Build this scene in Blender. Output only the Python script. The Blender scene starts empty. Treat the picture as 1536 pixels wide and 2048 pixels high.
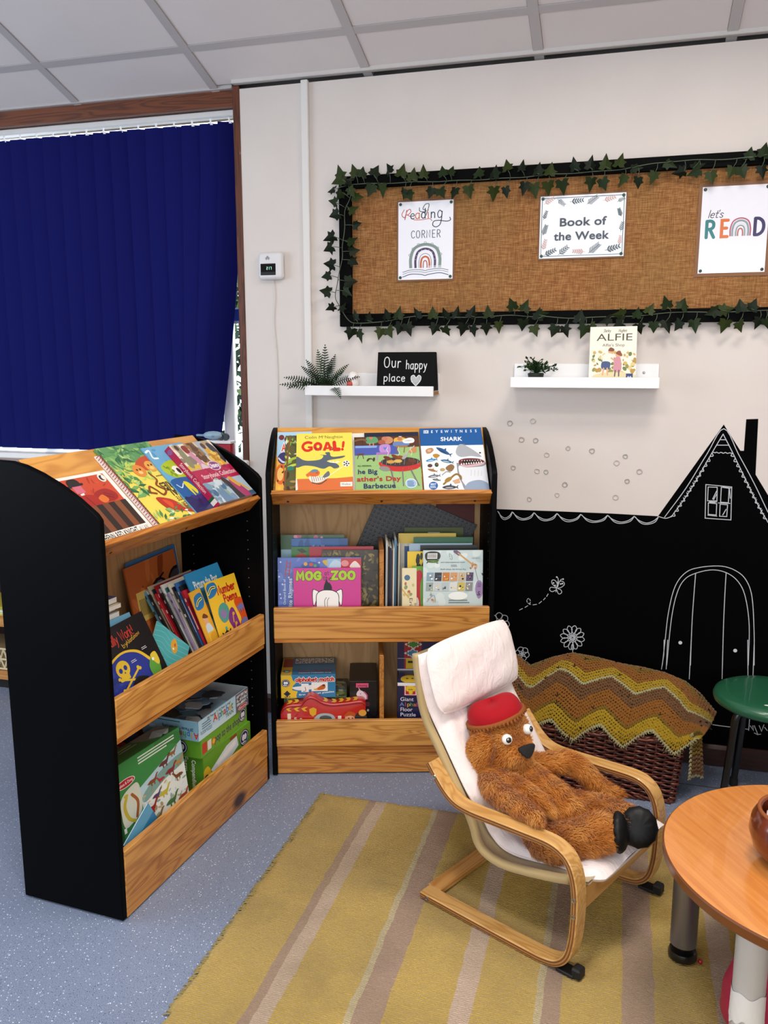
import bpy, bmesh, math, random
import numpy as np
from mathutils import Matrix, Vector
from mathutils.geometry import tessellate_polygon

# ---------------------------------------------------------------- camera
scn = bpy.context.scene
COL = scn.collection
rad = math.radians
cam_d = bpy.data.cameras.new('camera')
cam_d.sensor_fit = 'VERTICAL'
cam_d.sensor_height = 36.0
cam_d.lens = 1678.46 / 2048 * 36.0
cam_d.clip_start = 0.05
cam_o = bpy.data.objects.new('camera', cam_d)
COL.objects.link(cam_o)
cam_o.location = (0.0, -3.04672, 1.424)
cam_o.rotation_euler = (rad(90 - 9.9759), 0, rad(15.799))
scn.camera = cam_o

# ---------------------------------------------------------------- world, exposure, lights
scn.view_settings.view_transform = 'Standard'
scn.view_settings.look = 'None'
scn.view_settings.gamma = 1.0
scn.view_settings.use_curve_mapping = False
scn.view_settings.exposure = 0.10
w = bpy.data.worlds.new('overcast_daylight')
w.use_nodes = True
scn.world = w
bg = w.node_tree.nodes['Background']
bg.inputs['Color'].default_value = (0.80, 0.90, 1.0, 1)
bg.inputs['Strength'].default_value = 3.0

def area(name, loc, rot, sx, sy, power, color):
    l = bpy.data.lights.new(name, 'AREA')
    l.shape = 'RECTANGLE'
    l.size, l.size_y = sx, sy
    l.energy = power
    l.color = color
    o = bpy.data.objects.new(name, l)
    o.location = loc
    o.rotation_euler = [rad(a) for a in rot]
    COL.objects.link(o)
    return o

CEIL = rad(17.512)          # the ceiling slopes down towards the back wall
CS, SN, TN = math.cos(CEIL), math.sin(CEIL), math.tan(CEIL)
ZC = 2.44
def ceil_z(y): return ZC - TN * y
# the room's recessed ceiling panels (their fittings are built with the ceiling)
PANELS = [(0.30, -1.15, 24), (-0.55, -2.25, 36), (1.2, -3.4, 20), (-1.5, -4.4, 12)]  # the second panel is added to brighten the front floor and lower wall
for px_, py_, pw_ in PANELS:
    area('ceiling_panel_lamp', (px_, py_, ceil_z(py_) - 0.03), (-17.5, 0, 0), 0.56, 0.56, pw_, (1.0, 0.93, 0.84))
# daylight entering by the windows of the side wall and of the wall behind the camera
area('window_daylight', (-3.9, -2.6, 1.6), (0, -90, 0), 1.5, 2.6, 40, (0.62, 0.80, 1.0))
area('window_daylight', (0.4, -5.6, 1.7), (90, 0, 0), 3.0, 1.5, 46, (0.94, 0.97, 1.0))

# ---------------------------------------------------------------- materials
def lin(h):
    if not isinstance(h, str): return tuple(h)[:3]
    h = h.lstrip('#')
    if len(h) == 3: h = ''.join(c * 2 for c in h)
    r = []
    for i in (0, 2, 4):
        c = int(h[i:i + 2], 16) / 255
        r.append(c / 12.92 if c <= 0.04045 else ((c + 0.055) / 1.055) ** 2.4)
    return tuple(r)
MATS = {}
class NT:
    """small helper round a node tree"""
    def __init__(s, name):
        s.m = bpy.data.materials.new(name); s.m.use_nodes = True
        s.t = s.m.node_tree; s.b = s.t.nodes['Principled BSDF']
    def n(s, kind, **kw):
        o = s.t.nodes.new('ShaderNode' + kind)
        for k, v in kw.items():
            if k in o.inputs: o.inputs[k].default_value = v
            else: setattr(o, k, v)
        return o
    def l(s, a, b): s.t.links.new(a, b)
    def coord(s, scale=(1, 1, 1), rot=(0, 0, 0), kind='Object'):
        tc = s.n('TexCoord'); mp = s.n('Mapping')
        mp.inputs['Scale'].default_value = scale; mp.inputs['Rotation'].default_value = rot
        s.l(tc.outputs[kind], mp.inputs['Vector']); return mp.outputs['Vector']
    def noise(s, vec, scale, detail=3, rough=.5, dist=0):
        o = s.n('TexNoise'); o.inputs['Scale'].default_value = scale; o.inputs['Detail'].default_value = detail
        o.inputs['Roughness'].default_value = rough; o.inputs['Distortion'].default_value = dist
        s.l(vec, o.inputs['Vector']); return o.outputs['Fac']
    def ramp(s, fac, stops):
        o = s.n('ValToRGB'); e = o.color_ramp.elements
        while len(e) > 1: e.remove(e[-1])
        e[0].position = stops[0][0]; e[0].color = (*lin(stops[0][1]), 1)
        for p, c in stops[1:]:
            k = e.new(p); k.color = (*lin(c), 1)
        s.l(fac, o.inputs['Fac']); return o.outputs['Color']
    def mix(s, fac, a, b, mode='MIX'):
        o = s.n('Mix'); o.data_type = 'RGBA'; o.blend_type = mode
        for sock, v in ((o.inputs[0], fac), (o.inputs[6], a), (o.inputs[7], b)):
            if hasattr(v, 'is_output'): s.l(v, sock)
            elif sock == o.inputs[0]: sock.default_value = v
            else: sock.default_value = (*lin(v), 1)
        return o.outputs[2]
    def math(s, op, a, b=0.0):
        o = s.n('Math', operation=op)
        for i, v in enumerate((a, b)):
            if hasattr(v, 'is_output'): s.l(v, o.inputs[i])
            else: o.inputs[i].default_value = v
        return o.outputs[0]
    def bump(s, h, strength=.3, dist=.002):
        o = s.n('Bump'); o.inputs['Strength'].default_value = strength; o.inputs['Distance'].default_value = dist
        s.l(h, o.inputs['Height']); s.l(o.outputs['Normal'], s.b.inputs['Normal'])
    def col(s, c):
        if hasattr(c, 'is_output'): s.l(c, s.b.inputs['Base Color'])
        else: s.b.inputs['Base Color'].default_value = (*lin(c), 1)
    def set(s, rough=.5, metal=0, spec=.5, sheen=0, coat=0):
        i = s.b.inputs
        i['Roughness'].default_value = rough; i['Metallic'].default_value = metal
        i['Specular IOR Level'].default_value = spec; i['Sheen Weight'].default_value = sheen; i['Coat Weight'].default_value = coat

def mat(color, rough=.5, metal=0, bump=0, bscale=120, var=0, spec=.5, sheen=0, coat=0):
    """plain coloured material with a little procedural variation and relief"""
    key = (color if isinstance(color, str) else tuple(color), rough, metal, bump, bscale, var, spec, sheen, coat)
    if key in MATS: return MATS[key]
    k = NT('surface_%d' % len(MATS)); k.set(rough, metal, spec, sheen, coat)
    if bump or var:
        v = k.coord(); nz = k.noise(v, bscale, 4)
        if var:
            c = lin(color)
            k.col(k.mix(nz, tuple(x * (1 - var) for x in c), tuple(min(1, x * (1 + var)) for x in c)))
        else: k.col(color)
        if bump: k.bump(nz, bump, .002)
    else: k.col(color)
    MATS[key] = k.m
    return k.m

def wood(name, pale, dark, along='X', ring=9.0, rough=.42, seed=0.0, knots=0.0, fine=1.0, coat=.15, amp=.42, fs=(4, 260)):
    """long grain along the given object axis"""
    k = NT(name); k.set(rough, coat=coat)
    s = {'X': (1, ring, ring), 'Y': (ring, 1, ring), 'Z': (ring, ring, 1)}[along]
    tc = k.n('TexCoord'); mp = k.n('Mapping'); mp.inputs['Location'].default_value = (seed, seed * 1.7, seed * .6)
    k.l(tc.outputs['Object'], mp.inputs['Vector'])
    m2 = k.n('Mapping'); m2.inputs['Scale'].default_value = s; k.l(mp.outputs['Vector'], m2.inputs['Vector'])
    v = m2.outputs['Vector']
    big = k.noise(v, 1.6, 2, .5, .6)
    rings = k.math('SINE', k.math('MULTIPLY', big, 62.0))
    rings = k.math('MULTIPLY_ADD', rings, .5); rings.node.inputs[2].default_value = .5
    fa, fb = fs; s3 = {'X': (fa, fb, fb), 'Y': (fb, fa, fb), 'Z': (fb, fb, fa)}[along]
    m3 = k.n('Mapping'); m3.inputs['Scale'].default_value = s3; k.l(mp.outputs['Vector'], m3.inputs['Vector'])
    fib = k.noise(m3.outputs['Vector'], 1.0, 3)
    t = k.math('MULTIPLY_ADD', k.math('POWER', rings, 2.0), amp); k.l(k.math('MULTIPLY', fib, .5 * fine), t.node.inputs[2])
    c = k.ramp(t, [(0.08, pale), (.85, dark)])
    if knots:
        m4 = k.n('Mapping'); m4.inputs['Scale'].default_value = {'X': (.6, 1, 1), 'Y': (1, .6, 1), 'Z': (1, 1, .6)}[along]
        k.l(mp.outputs['Vector'], m4.inputs['Vector'])
        vo = k.n('TexVoronoi'); vo.inputs['Scale'].default_value = knots; k.l(m4.outputs['Vector'], vo.inputs['Vector'])
        kn = k.ramp(vo.outputs['Distance'], [(.05, '#fff'), (.11, '#000')])
        c = k.mix(kn, c, '#3a1a08')
    k.col(c); k.bump(fib, .12, .0006)
    return k.m

# ---------------------------------------------------------------- mesh helpers
def I4(): return Matrix.Identity(4)
def TR(x, y, z): return Matrix.Translation((x, y, z))
def RX(a): return Matrix.Rotation(rad(a), 4, 'X')
def RY(a): return Matrix.Rotation(rad(a), 4, 'Y')
def RZ(a): return Matrix.Rotation(rad(a), 4, 'Z')

def catmull(pts, n=8, closed=False):
    P = [np.array(p, float) for p in pts]
    if len(P) < 3 and not closed: return [tuple(p) for p in P]
    out = []
    L = len(P)
    rng = range(L) if closed else range(L - 1)
    for i in rng:
        p1, p2 = P[i % L], P[(i + 1) % L]
        p0 = P[(i - 1) % L] if (closed or i > 0) else p1 * 2 - p2
        p3 = P[(i + 2) % L] if (closed or i < L - 2) else p2 * 2 - p1
        for k in range(n):
            t = k / n
            out.append(tuple(.5 * ((2 * p1) + (-p0 + p2) * t + (2 * p0 - 5 * p1 + 4 * p2 - p3) * t * t + (-p0 + 3 * p1 - 3 * p2 + p3) * t ** 3)))
    if not closed: out.append(tuple(P[-1]))
    return out

class G:
    """collects faces, then links them as ONE mesh object"""
    def __init__(s): s.v = []; s.f = []; s.m = []
    def add(s, vs, fs, m=0, T=None):
        b = len(s.v)
        if T is not None: vs = [tuple(T @ Vector(p)) for p in vs]
        s.v += [tuple(p) for p in vs]
        for f in fs: s.f.append(tuple(b + i for i in f)); s.m.append(m)
        return s
    def box(s, x0, x1, y0, y1, z0, z1, m=0, T=None):
        v = [(x, y, z) for z in (z0, z1) for y in (y0, y1) for x in (x0, x1)]
        return s.add(v, [(0, 2, 3, 1), (4, 5, 7, 6), (0, 1, 5, 4), (2, 6, 7, 3), (0, 4, 6, 2), (1, 3, 7, 5)], m, T)
    def rbox(s, x0, x1, y0, y1, z0, z1, r=.003, seg=2, m=0, T=None):
        bm = bmesh.new(); bmesh.ops.create_cube(bm, size=1)
        for q in bm.verts:
            q.co = Vector(((x0 + x1) / 2 + q.co.x * (x1 - x0), (y0 + y1) / 2 + q.co.y * (y1 - y0), (z0 + z1) / 2 + q.co.z * (z1 - z0)))
        r = min(r, .49 * min(abs(x1 - x0), abs(y1 - y0), abs(z1 - z0)))
        bmesh.ops.bevel(bm, geom=bm.edges[:], offset=r, segments=seg, profile=.5, affect='EDGES')
        return s.bm(bm, m, T)
    def bm(s, bm, m=0, T=None):
        bm.verts.index_update()
        s.add([q.co[:] for q in bm.verts], [[q.index for q in f.verts] for f in bm.faces], m, T); bm.free(); return s
    def prism(s, poly, a, b, axis='Y', m=0, T=None, bev=0, seg=1):
        """extrude a 2D outline: axis X -> (y,z), Y -> (x,z), Z -> (x,y)"""
        put = {'X': lambda p, d: (d, p[0], p[1]), 'Y': lambda p, d: (p[0], d, p[1]), 'Z': lambda p, d: (p[0], p[1], d)}[axis]
        n = len(poly)
        vs = [put(p, a) for p in poly] + [put(p, b) for p in poly]
        fs = [tuple(range(n))[::-1], tuple(range(n, 2 * n))] + [(i, (i + 1) % n, n + (i + 1) % n, n + i) for i in range(n)]
        bm = bmesh.new(); vv = [bm.verts.new(p) for p in vs]
        for f in fs: bm.faces.new([vv[i] for i in f])
        bmesh.ops.recalc_face_normals(bm, faces=bm.faces[:])
        if bev: bmesh.ops.bevel(bm, geom=[e for e in bm.edges if len(e.link_faces) == 2 and e.calc_face_angle(0) > .6], offset=bev, segments=seg, profile=.5, affect='EDGES', clamp_overlap=True)
        return s.bm(bm, m, T)
    def tube(s, pts, r, n=8, m=0, cap=True, closed=False, T=None, flat=None):
        P = [Vector(p) for p in pts]; L = len(P)
        rr = r if hasattr(r, '__len__') else [r] * L
        vs = []; up = None
        for i in range(L):
            a = P[(i - 1) % L] if (i > 0 or closed) else P[i]
            b = P[(i + 1) % L] if (i < L - 1 or closed) else P[i]
            d = (b - a).normalized() if (b - a).length > 1e-9 else Vector((0, 0, 1))
            if up is None:
                up = Vector((0, 0, 1)) if abs(d.z) < .9 else Vector((1, 0, 0))
            u = (up - d * up.dot(d)).normalized(); up = u; q = d.cross(u)
            for k in range(n):
                t = 2 * math.pi * k / n
                vs.append(P[i] + (u * math.cos(t) * (flat or 1) + q * math.sin(t)) * rr[i])
        fs = []
        for i in range(L if closed else L - 1):
            j = (i + 1) % L
            for k in range(n): fs.append((i * n + k, i * n + (k + 1) % n, j * n + (k + 1) % n, j * n + k))
        if cap and not closed: fs += [tuple(range(n))[::-1], tuple((L - 1) * n + k for k in range(n))]
        return s.add(vs, fs, m, T)
    def lathe(s, prof, n=32, m=0, T=None):
        vs = []; fs = []; L = len(prof)
        for i, (r, z) in enumerate(prof):
            for k in range(n):
                t = 2 * math.pi * k / n; vs.append((r * math.cos(t), r * math.sin(t), z))
        for i in range(L - 1):
            for k in range(n): fs.append((i * n + k, i * n + (k + 1) % n, (i + 1) * n + (k + 1) % n, (i + 1) * n + k))
        if prof[0][0] > 1e-6: fs.append(tuple(range(n))[::-1])
        if prof[-1][0] > 1e-6: fs.append(tuple((L - 1) * n + k for k in range(n)))
        return s.add(vs, fs, m, T)
    def grid(s, fn, nu, nv, m=0, T=None, wrapu=False):
        vs = [fn(i / nu, j / nv) for j in range(nv + 1) for i in range(nu + 1)]
        fs = [(j * (nu + 1) + i, j * (nu + 1) + i + 1, (j + 1) * (nu + 1) + i + 1, (j + 1) * (nu + 1) + i) for j in range(nv) for i in range(nu)]
        return s.add(vs, fs, m, T)
    def ell(s, c, r, n=16, m=0, T=None):
        M = TR(*c) @ Matrix.Diagonal((*r, 1)); k = n // 2
        return s.lathe([(math.sin(math.pi * i / k), -math.cos(math.pi * i / k)) for i in range(k + 1)], n, m, M if T is None else T @ M)
    def obj(s, name, mats, parent=None, smooth=35):
        me = bpy.data.meshes.new(name); me.from_pydata(s.v, [], s.f)
        for q in (mats if isinstance(mats, (list, tuple)) else [mats]): me.materials.append(q)
        if any(s.m): me.polygons.foreach_set('material_index', s.m)
        if smooth:
            me.polygons.foreach_set('use_smooth', [True] * len(s.f))
            if smooth < 180: me.set_sharp_from_angle(angle=rad(smooth))
        me.validate(); me.update()
        o = bpy.data.objects.new(name, me); COL.objects.link(o)
        if parent is not None: o.parent = parent
        return o

def tag(o, label=None, cat=None, group=None, kind=None):
    for k, v in (('label', label), ('category', cat), ('group', group), ('kind', kind)):
        if v: o[k] = v
    return o
def E(name, label, cat, M=None, group=None):
    o = bpy.data.objects.new(name, None); COL.objects.link(o); o.empty_display_size = .05
    if M is not None: o.matrix_world = M
    return tag(o, label, cat, group)
def structure(o): o['kind'] = 'structure'; return o
def stuff(o): o['kind'] = 'stuff'; return o
def copy_tree(o, parent=None):
    c = o.copy(); COL.objects.link(c)
    if parent is not None: c.parent = parent
    for ch in list(o.children): copy_tree(ch, c)
    return c

# ---------------------------------------------------------------- flat print: coloured outlines laid on a surface
def print_mat(name, rough, coat=0.0):
    k = NT(name); k.set(rough, coat=coat)
    a = k.n('Attribute'); a.attribute_name = 'ink'; k.l(a.outputs['Color'], k.b.inputs['Base Color'])
    return k.m
PRINT = print_mat('printed_gloss', .32); MATTE = print_mat('printed_matte', .75); CHALK_M = print_mat('chalk_line', .9)

GLYPH = {}
def load_glyphs():
    chars = [chr(c) for c in range(33, 127)]
    tmp = []
    for b in (0, 1):
        for ch in chars + ['HH']:
            for s in ([ch, 'H' + ch + 'H'] if len(ch) == 1 else [ch]):
                cu = bpy.data.curves.new('t', 'FONT'); cu.body = s; cu.size = 1; cu.resolution_u = 4
                cu.offset = .022 * b
                o = bpy.data.objects.new('t', cu); COL.objects.link(o); tmp.append((ch, b, s, o))
    dg = bpy.context.evaluated_depsgraph_get()
    ext = {}
    for ch, b, s, o in tmp:
        e = o.evaluated_get(dg); me = e.to_mesh()
        xs = [v.co.x for v in me.vertices]
        if s == ch and len(ch) == 1:
            me.calc_loop_triangles()
            GLYPH[ch, b] = [[tuple(v.co[:2]) for v in me.vertices], [tuple(t.vertices) for t in me.loop_triangles], 0]
        ext[s, b] = (max(xs) - min(xs)) if xs else 0
        e.to_mesh_clear()
    for ch, b, s, o in tmp:
        cu = o.data; bpy.data.objects.remove(o); bpy.data.curves.remove(cu)
    for ch in chars:
        for b in (0, 1): GLYPH[ch, b][2] = ext['H' + ch + 'H', b] - ext['HH', b] + (.02 * b)
load_glyphs()
CAP = max(v[1] for v in GLYPH['H', 0][0])

# single-line letters (x across, y up from the baseline, x-height 6, capitals 10); lists of strokes, 's' first = straight
SF = {
 'a': (6, [[(5, 5), (3.4, 6), (1.4, 5.2), (.6, 3), (1.2, .8), (2.8, 0), (4.4, 1.2), (5, 3)], ['s', (5, 6), (5, 0)]]),
 'b': (6, [['s', (.8, 10), (.8, 0)], [(.8, 3), (1.6, 5.4), (3.2, 6), (5, 4.8), (5.2, 2.6), (4.2, .5), (2.4, 0), (.8, 1.2)]]),
 'c': (5.4, [[(5, 4.8), (3.6, 6), (1.6, 5.4), (.6, 3), (1.4, .8), (3.2, 0), (5, 1)]]),
 'd': (6, [[(5, 4.8), (3.4, 6), (1.4, 5.2), (.6, 3), (1.2, .8), (2.8, 0), (4.4, 1), (5, 2.6)], ['s', (5, 10), (5, 0)]]),
 'e': (5.8, [[(.8, 3.2), (3, 3.3), (5, 3.6), (4.6, 5.4), (3, 6), (1.2, 5), (.6, 3), (1.4, .8), (3.2, 0), (5, .9)]]),
 'f': (4.2, [[(4.2, 9.2), (3, 10), (2, 9), (1.8, 7), (1.8, 0)], ['s', (.4, 6), (3.8, 6)]]),
 'g': (6, [[(5, 5), (3.4, 6), (1.4, 5.2), (.6, 3.2), (1.4, 1), (3, .3), (4.6, 1.4), (5, 3)], [(5, 6), (5, 0), (4.6, -2.6), (2.8, -3.6), (.8, -2.6)]]),
 'h': (5.8, [['s', (.8, 10), (.8, 0)], [(.8, 3.4), (1.8, 5.5), (3.2, 6), (4.6, 5), (4.8, 3), (4.8, 0)]]),
 'i': (2, [['s', (1, 6), (1, 0)], ['s', (1, 8.3), (1, 8.5)]]),
 'k': (5.2, [['s', (.8, 10), (.8, 0)], ['s', (4.4, 6), (.8, 2.6)], ['s', (2.2, 3.8), (4.8, 0)]]),
 'l': (2, [['s', (1, 10), (1, 0)]]),
 'm': (8.6, [['s', (.8, 6), (.8, 0)], [(.8, 3.6), (1.6, 5.5), (2.8, 6), (4, 5), (4.2, 3), (4.2, 0)], [(4.2, 3.6), (5, 5.5), (6.2, 6), (7.4, 5), (7.6, 3), (7.6, 0)]]),
 'n': (5.8, [['s', (.8, 6), (.8, 0)], [(.8, 3.6), (1.8, 5.5), (3.2, 6), (4.6, 5), (4.8, 3), (4.8, 0)]]),
 'o': (6, [[(3, 6), (1.2, 5.1), (.6, 3), (1.2, .9), (3, 0), (4.8, .9), (5.4, 3), (4.8, 5.1), (3, 6)]]),
 'p': (6, [['s', (.8, 6), (.8, -4)], [(.8, 3), (1.6, 5.4), (3.2, 6), (5, 4.8), (5.2, 2.6), (4.2, .5), (2.4, 0), (.8, 1.2)]]),
 'r': (4.4, [['s', (.8, 6), (.8, 0)], [(.8, 3.4), (1.6, 5.2), (2.8, 6), (4, 5.6)]]),
 's': (5, [[(4.4, 5), (3, 6), (1.4, 5.6), (1, 4.4), (2.6, 3.2), (4.2, 2), (4.2, .8), (2.6, 0), (.6, .9)]]),
 't': (4.2, [[(1.8, 9), (1.8, 1.4), (2.6, .1), (4, .4)], ['s', (.3, 6), (3.8, 6)]]),
 'u': (5.8, [[(.8, 6), (.8, 2.4), (1.6, .4), (3, 0), (4.4, 1), (4.9, 3)], ['s', (4.9, 6), (4.9, 0)]]),
 'w': (8, [['s', (.5, 6), (2.2, 0), (4, 5), (5.8, 0), (7.5, 6)]]),
 'v': (5.6, [['s', (.5, 6), (2.8, 0), (5.1, 6)]]),
 'x': (5.4, [['s', (.6, 6), (4.8, 0)], ['s', (4.8, 6), (.6, 0)]]),
 'y': (5.6, [['s', (.6, 6), (2.8, .6)], [(5, 6), (3.4, 1.4), (2, -2.4), (.4, -3.6)]]),
 'z': (5.2, [['s', (.6, 6), (4.6, 6), (.6, 0), (4.8, 0)]]),
 'A': (8, [['s', (.6, 0), (4, 10), (7.4, 0)], ['s', (1.9, 3.6), (6.1, 3.6)]]),
 'B': (7, [['s', (1, 0), (1, 10)], [(1, 10), (4, 10), (5.6, 8.6), (5.2, 6.2), (3.6, 5.4), (1, 5.3)], [(3.4, 5.4), (5.6, 4.8), (6.4, 2.8), (5.4, .6), (3.4, 0), (1, 0)]]),
 'C': (7.2, [[(6.6, 8.4), (5, 9.8), (3, 9.6), (1.2, 7.6), (.8, 5), (1.4, 2), (3.2, .3), (5.2, .2), (6.8, 1.8)]]),
 'D': (7.6, [['s', (1, 0), (1, 10)], [(1, 10), (3.6, 9.8), (6, 8), (6.8, 5), (6, 2), (3.6, .2), (1, 0)]]),
 'E': (6.2, [['s', (5.6, 10), (1, 10), (1, 0), (5.6, 0)], ['s', (1, 5.2), (4.8, 5.2)]]),
 'G': (7.8, [[(6.8, 8.2), (5, 9.8), (3, 9.6), (1.2, 7.6), (.8, 5), (1.4, 2), (3.2, .3), (5.4, .4), (6.9, 2), (7, 4.4)], ['s', (4.4, 4.6), (7, 4.6)]]),
 'H': (7.4, [['s', (1, 0), (1, 10)], ['s', (6.4, 0), (6.4, 10)], ['s', (1, 5), (6.4, 5)]]),
 'L': (5.8, [['s', (1, 10), (1, 0), (5.4, 0)]]),
 'M': (9, [['s', (1, 0), (1.6, 10), (4.5, 3), (7.4, 10), (8, 0)]]),
 'N': (7.6, [['s', (1, 0), (1, 10), (6.6, 0), (6.6, 10)]]),
 'O': (8, [[(4, 10), (1.8, 8.8), (.8, 5), (1.8, 1.2), (4, 0), (6.2, 1.2), (7.2, 5), (6.2, 8.8), (4, 10)]]),
 'P': (6.6, [['s', (1, 0), (1, 10)], [(1, 10), (4, 10), (5.8, 8.8), (5.8, 6.2), (4, 5), (1, 4.9)]]),
 'R': (7, [['s', (1, 0), (1, 10)], [(1, 10), (4, 10), (5.8, 8.8), (5.8, 6.4), (4, 5.2), (1, 5)], ['s', (3.4, 5), (6.4, 0)]]),
 'S': (6.4, [[(5.6, 8.6), (4.2, 9.9), (2, 9.6), (1, 7.8), (1.8, 6), (4, 4.9), (5.6, 3.4), (5.4, 1.2), (3.4, 0), (.8, 1.2)]]),
 'W': (10.4, [['s', (.6, 10), (2.8, 0), (5.2, 8), (7.6, 0), (9.8, 10)]]),
 'Z': (7, [['s', (.8, 10), (6.2, 10), (.8, 0), (6.4, 0)]]),
 '!': (3, [['s', (1.5, 10), (1.5, 3.4)], ['s', (1.5, .2), (1.5, .4)]]), "'": (2, [['s', (1.2, 10), (.8, 8)]]), ' ': (4, []),
}

class P:
    """flat print in view units (y down); view = (x0, y0, x1, y1) maps onto a w x h metre rectangle"""
    def __init__(s, w, h, view=None, dz=1.6e-5):
        s.w, s.h, s.dz = w, h, dz
        s.view = view or (0, 0, 100, 100 * h / w)
        s.tri = []; s.k = 0; s.rnd = random.Random(7); s.T = None; s.clip = True
    def xf(s, p):
        if s.T: p = s.T(p)
        x0, y0, x1, y1 = s.view
        return ((p[0] - x0) / (x1 - x0) * s.w, (y1 - p[1]) / (y1 - y0) * s.h)
    def _tris(s, pts, tris, col):
        s.k += 1; c = lin(col); q = [s.xf(p) for p in pts]
        for t in tris: s.tri.append(([q[i] for i in t], c, s.k))
    def poly(s, pts, col):
        t = tessellate_polygon([[Vector((p[0], p[1], 0)) for p in pts]])
        s._tris(pts, t, col); return s
    def rect(s, x0, y0, x1, y1, col): return s.poly([(x0, y0), (x1, y0), (x1, y1), (x0, y1)], col)
    def fill(s, col): return s.rect(*s.view, col)
    def ell(s, cx, cy, rx, ry=None, col='#000', rot=0, n=18):
        ry = rx if ry is None else ry; a = rad(rot)
        pts = [(cx + rx * math.cos(t) * math.cos(a) - ry * math.sin(t) * math.sin(a), cy + rx * math.cos(t) * math.sin(a) + ry * math.sin(t) * math.cos(a)) for t in (2 * math.pi * i / n for i in range(n))]
        s._tris(pts, [(0, i, i + 1) for i in range(1, n - 1)], col); return s
    def blob(s, pts, col, n=5): return s.poly(catmull(pts, n, True), col)
    def line(s, pts, wd, col, smooth=True, n=6, keep=False, cap=True):
        if keep: s.k -= .7
        pts = catmull(pts, n) if smooth and len(pts) > 2 else list(pts)
        Q = [np.array(p, float) for p in pts]; Q = [q for i, q in enumerate(Q) if i == 0 or np.hypot(*(q - Q[i - 1])) > 1e-9]
        V = []; T = []; r = wd / 2; L = len(Q)
        if L < 2: return s.ell(*Q[0], r, r, col)
        shut = L > 3 and np.hypot(*(Q[0] - Q[-1])) < 1e-6
        N = []
        for i in range(L):
            a = Q[i] - Q[i - 1] if i else (Q[0] - Q[-2] if shut else None); b = Q[i + 1] - Q[i] if i < L - 1 else (Q[1] - Q[0] if shut else None)
            a = b if a is None else a; b = a if b is None else b
            a = a / np.hypot(*a); b = b / np.hypot(*b); m = a + b; m = m / np.hypot(*m) if np.hypot(*m) > .2 else a
            q = np.array((-m[1], m[0])); N.append(q * r * min(1.9, 1 / max(.3, abs(q @ np.array((-a[1], a[0]))))))
        for p, q in zip(Q, N): V += [p + q, p - q]
        for i in range(L - 1): T += [(2 * i, 2 * i + 1, 2 * i + 3), (2 * i, 2 * i + 3, 2 * i + 2)]
        if cap and not shut:
            for p, q, sg in ((Q[0], N[0], 1), (Q[-1], N[-1], -1)):
                b = len(V); d = np.array((-q[1], q[0])) * sg
                V += [p + q * math.cos(t) * 1.0 + d * math.sin(t) for t in [math.pi * i / 5 for i in range(6)]]
                T += [(b, b + i, b + i + 1) for i in range(1, 5)]
        s._tris(V, T, col); return s
    def text(s, t, x, y, size, col, bold=0, wd=None, align='c', rot=0, shear=0, stretch=1, gap=0):
        k = size / CAP; pen = 0; V = []; T = []
        for ch in t:
            if ch == ' ': pen += .3 + gap; continue
            vs, ts, ad = GLYPH[ch, bold]; b = len(V)
            V += [(pen + v[0], v[1]) for v in vs]; T += [tuple(b + i for i in q) for q in ts]; pen += ad + gap
        if not V: return s
        sx = k * stretch if wd is None else wd / max(pen, 1e-6)
        off = {'c': -pen / 2, 'l': 0, 'r': -pen}[align]; a = rad(rot); ca, sa = math.cos(a), math.sin(a)
        out = []
        for vx, vy in V:
            px, py = (vx + off) * sx + shear * vy * k, -vy * k
            out.append((x + px * ca - py * sa, y + px * sa + py * ca))
        s._tris(out, T, col); return s
    def hand(s, t, x, y, size, wd, col, align='c', shear=0, rot=0, track=1.0, stretch=1, out=None, jig=0):
        """single-line lettering, size = capital height; out = (extra width, colour) draws an outline first"""
        k = size / 10; tot = sum((SF[c][0] + track) for c in t) * k * stretch
        pen = {'c': -tot / 2, 'l': 0, 'r': -tot}[align]; a = rad(rot); ca, sa = math.cos(a), math.sin(a); strokes = []
        for ch in t:
            ad, st = SF[ch]; j = s.rnd.uniform(-jig, jig)
            for q in st:
                sm = q[0] != 's'; q = q if sm else q[1:]
                pp = [(pen + u * k * stretch + shear * v * k, -v * k + j) for u, v in q]
                strokes.append((sm, [(x + u * ca - v * sa, y + u * sa + v * ca) for u, v in pp]))
            pen += (ad + track) * k * stretch
        if out:
            for i, (sm, q) in enumerate(strokes): s.line(q, wd + out[0], out[1], sm, 4, keep=i > 0)
        for i, (sm, q) in enumerate(strokes): s.line(q, wd, col, sm, 4, keep=i > 0)
        return s
    def scatter(s, n, cols, box, size, seed=1, asp=1.0, kind='ell'):
        r = random.Random(seed); x0, y0, x1, y1 = box
        for _ in range(n):
            x, y = r.uniform(x0, x1), r.uniform(y0, y1); z = size * r.uniform(.5, 1.2); c = r.choice(cols)
            if kind == 'leaf':
                a = r.uniform(0, 6.28); d = np.array((math.cos(a), math.sin(a))); q = np.array((-d[1], d[0])); p = np.array((x, y))
                s.poly([tuple(p - d * z), tuple(p + q * z * .35), tuple(p + d * z), tuple(p - q * z * .35)], c)
            else: s.ell(x, y, z, z * asp * r.uniform(.6, 1.1), c, r.uniform(0, 180), 9)
        return s
    def lines(s, x0, y0, x1, n, step, wd, col, seed=3, frac=.7):
        """small unreadable rows of print"""
        r = random.Random(seed)
        for i in range(n): s.rect(x0, y0 + i * step, x0 + (x1 - x0) * r.uniform(frac, 1), y0 + i * step + wd, col)
        return s
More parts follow.
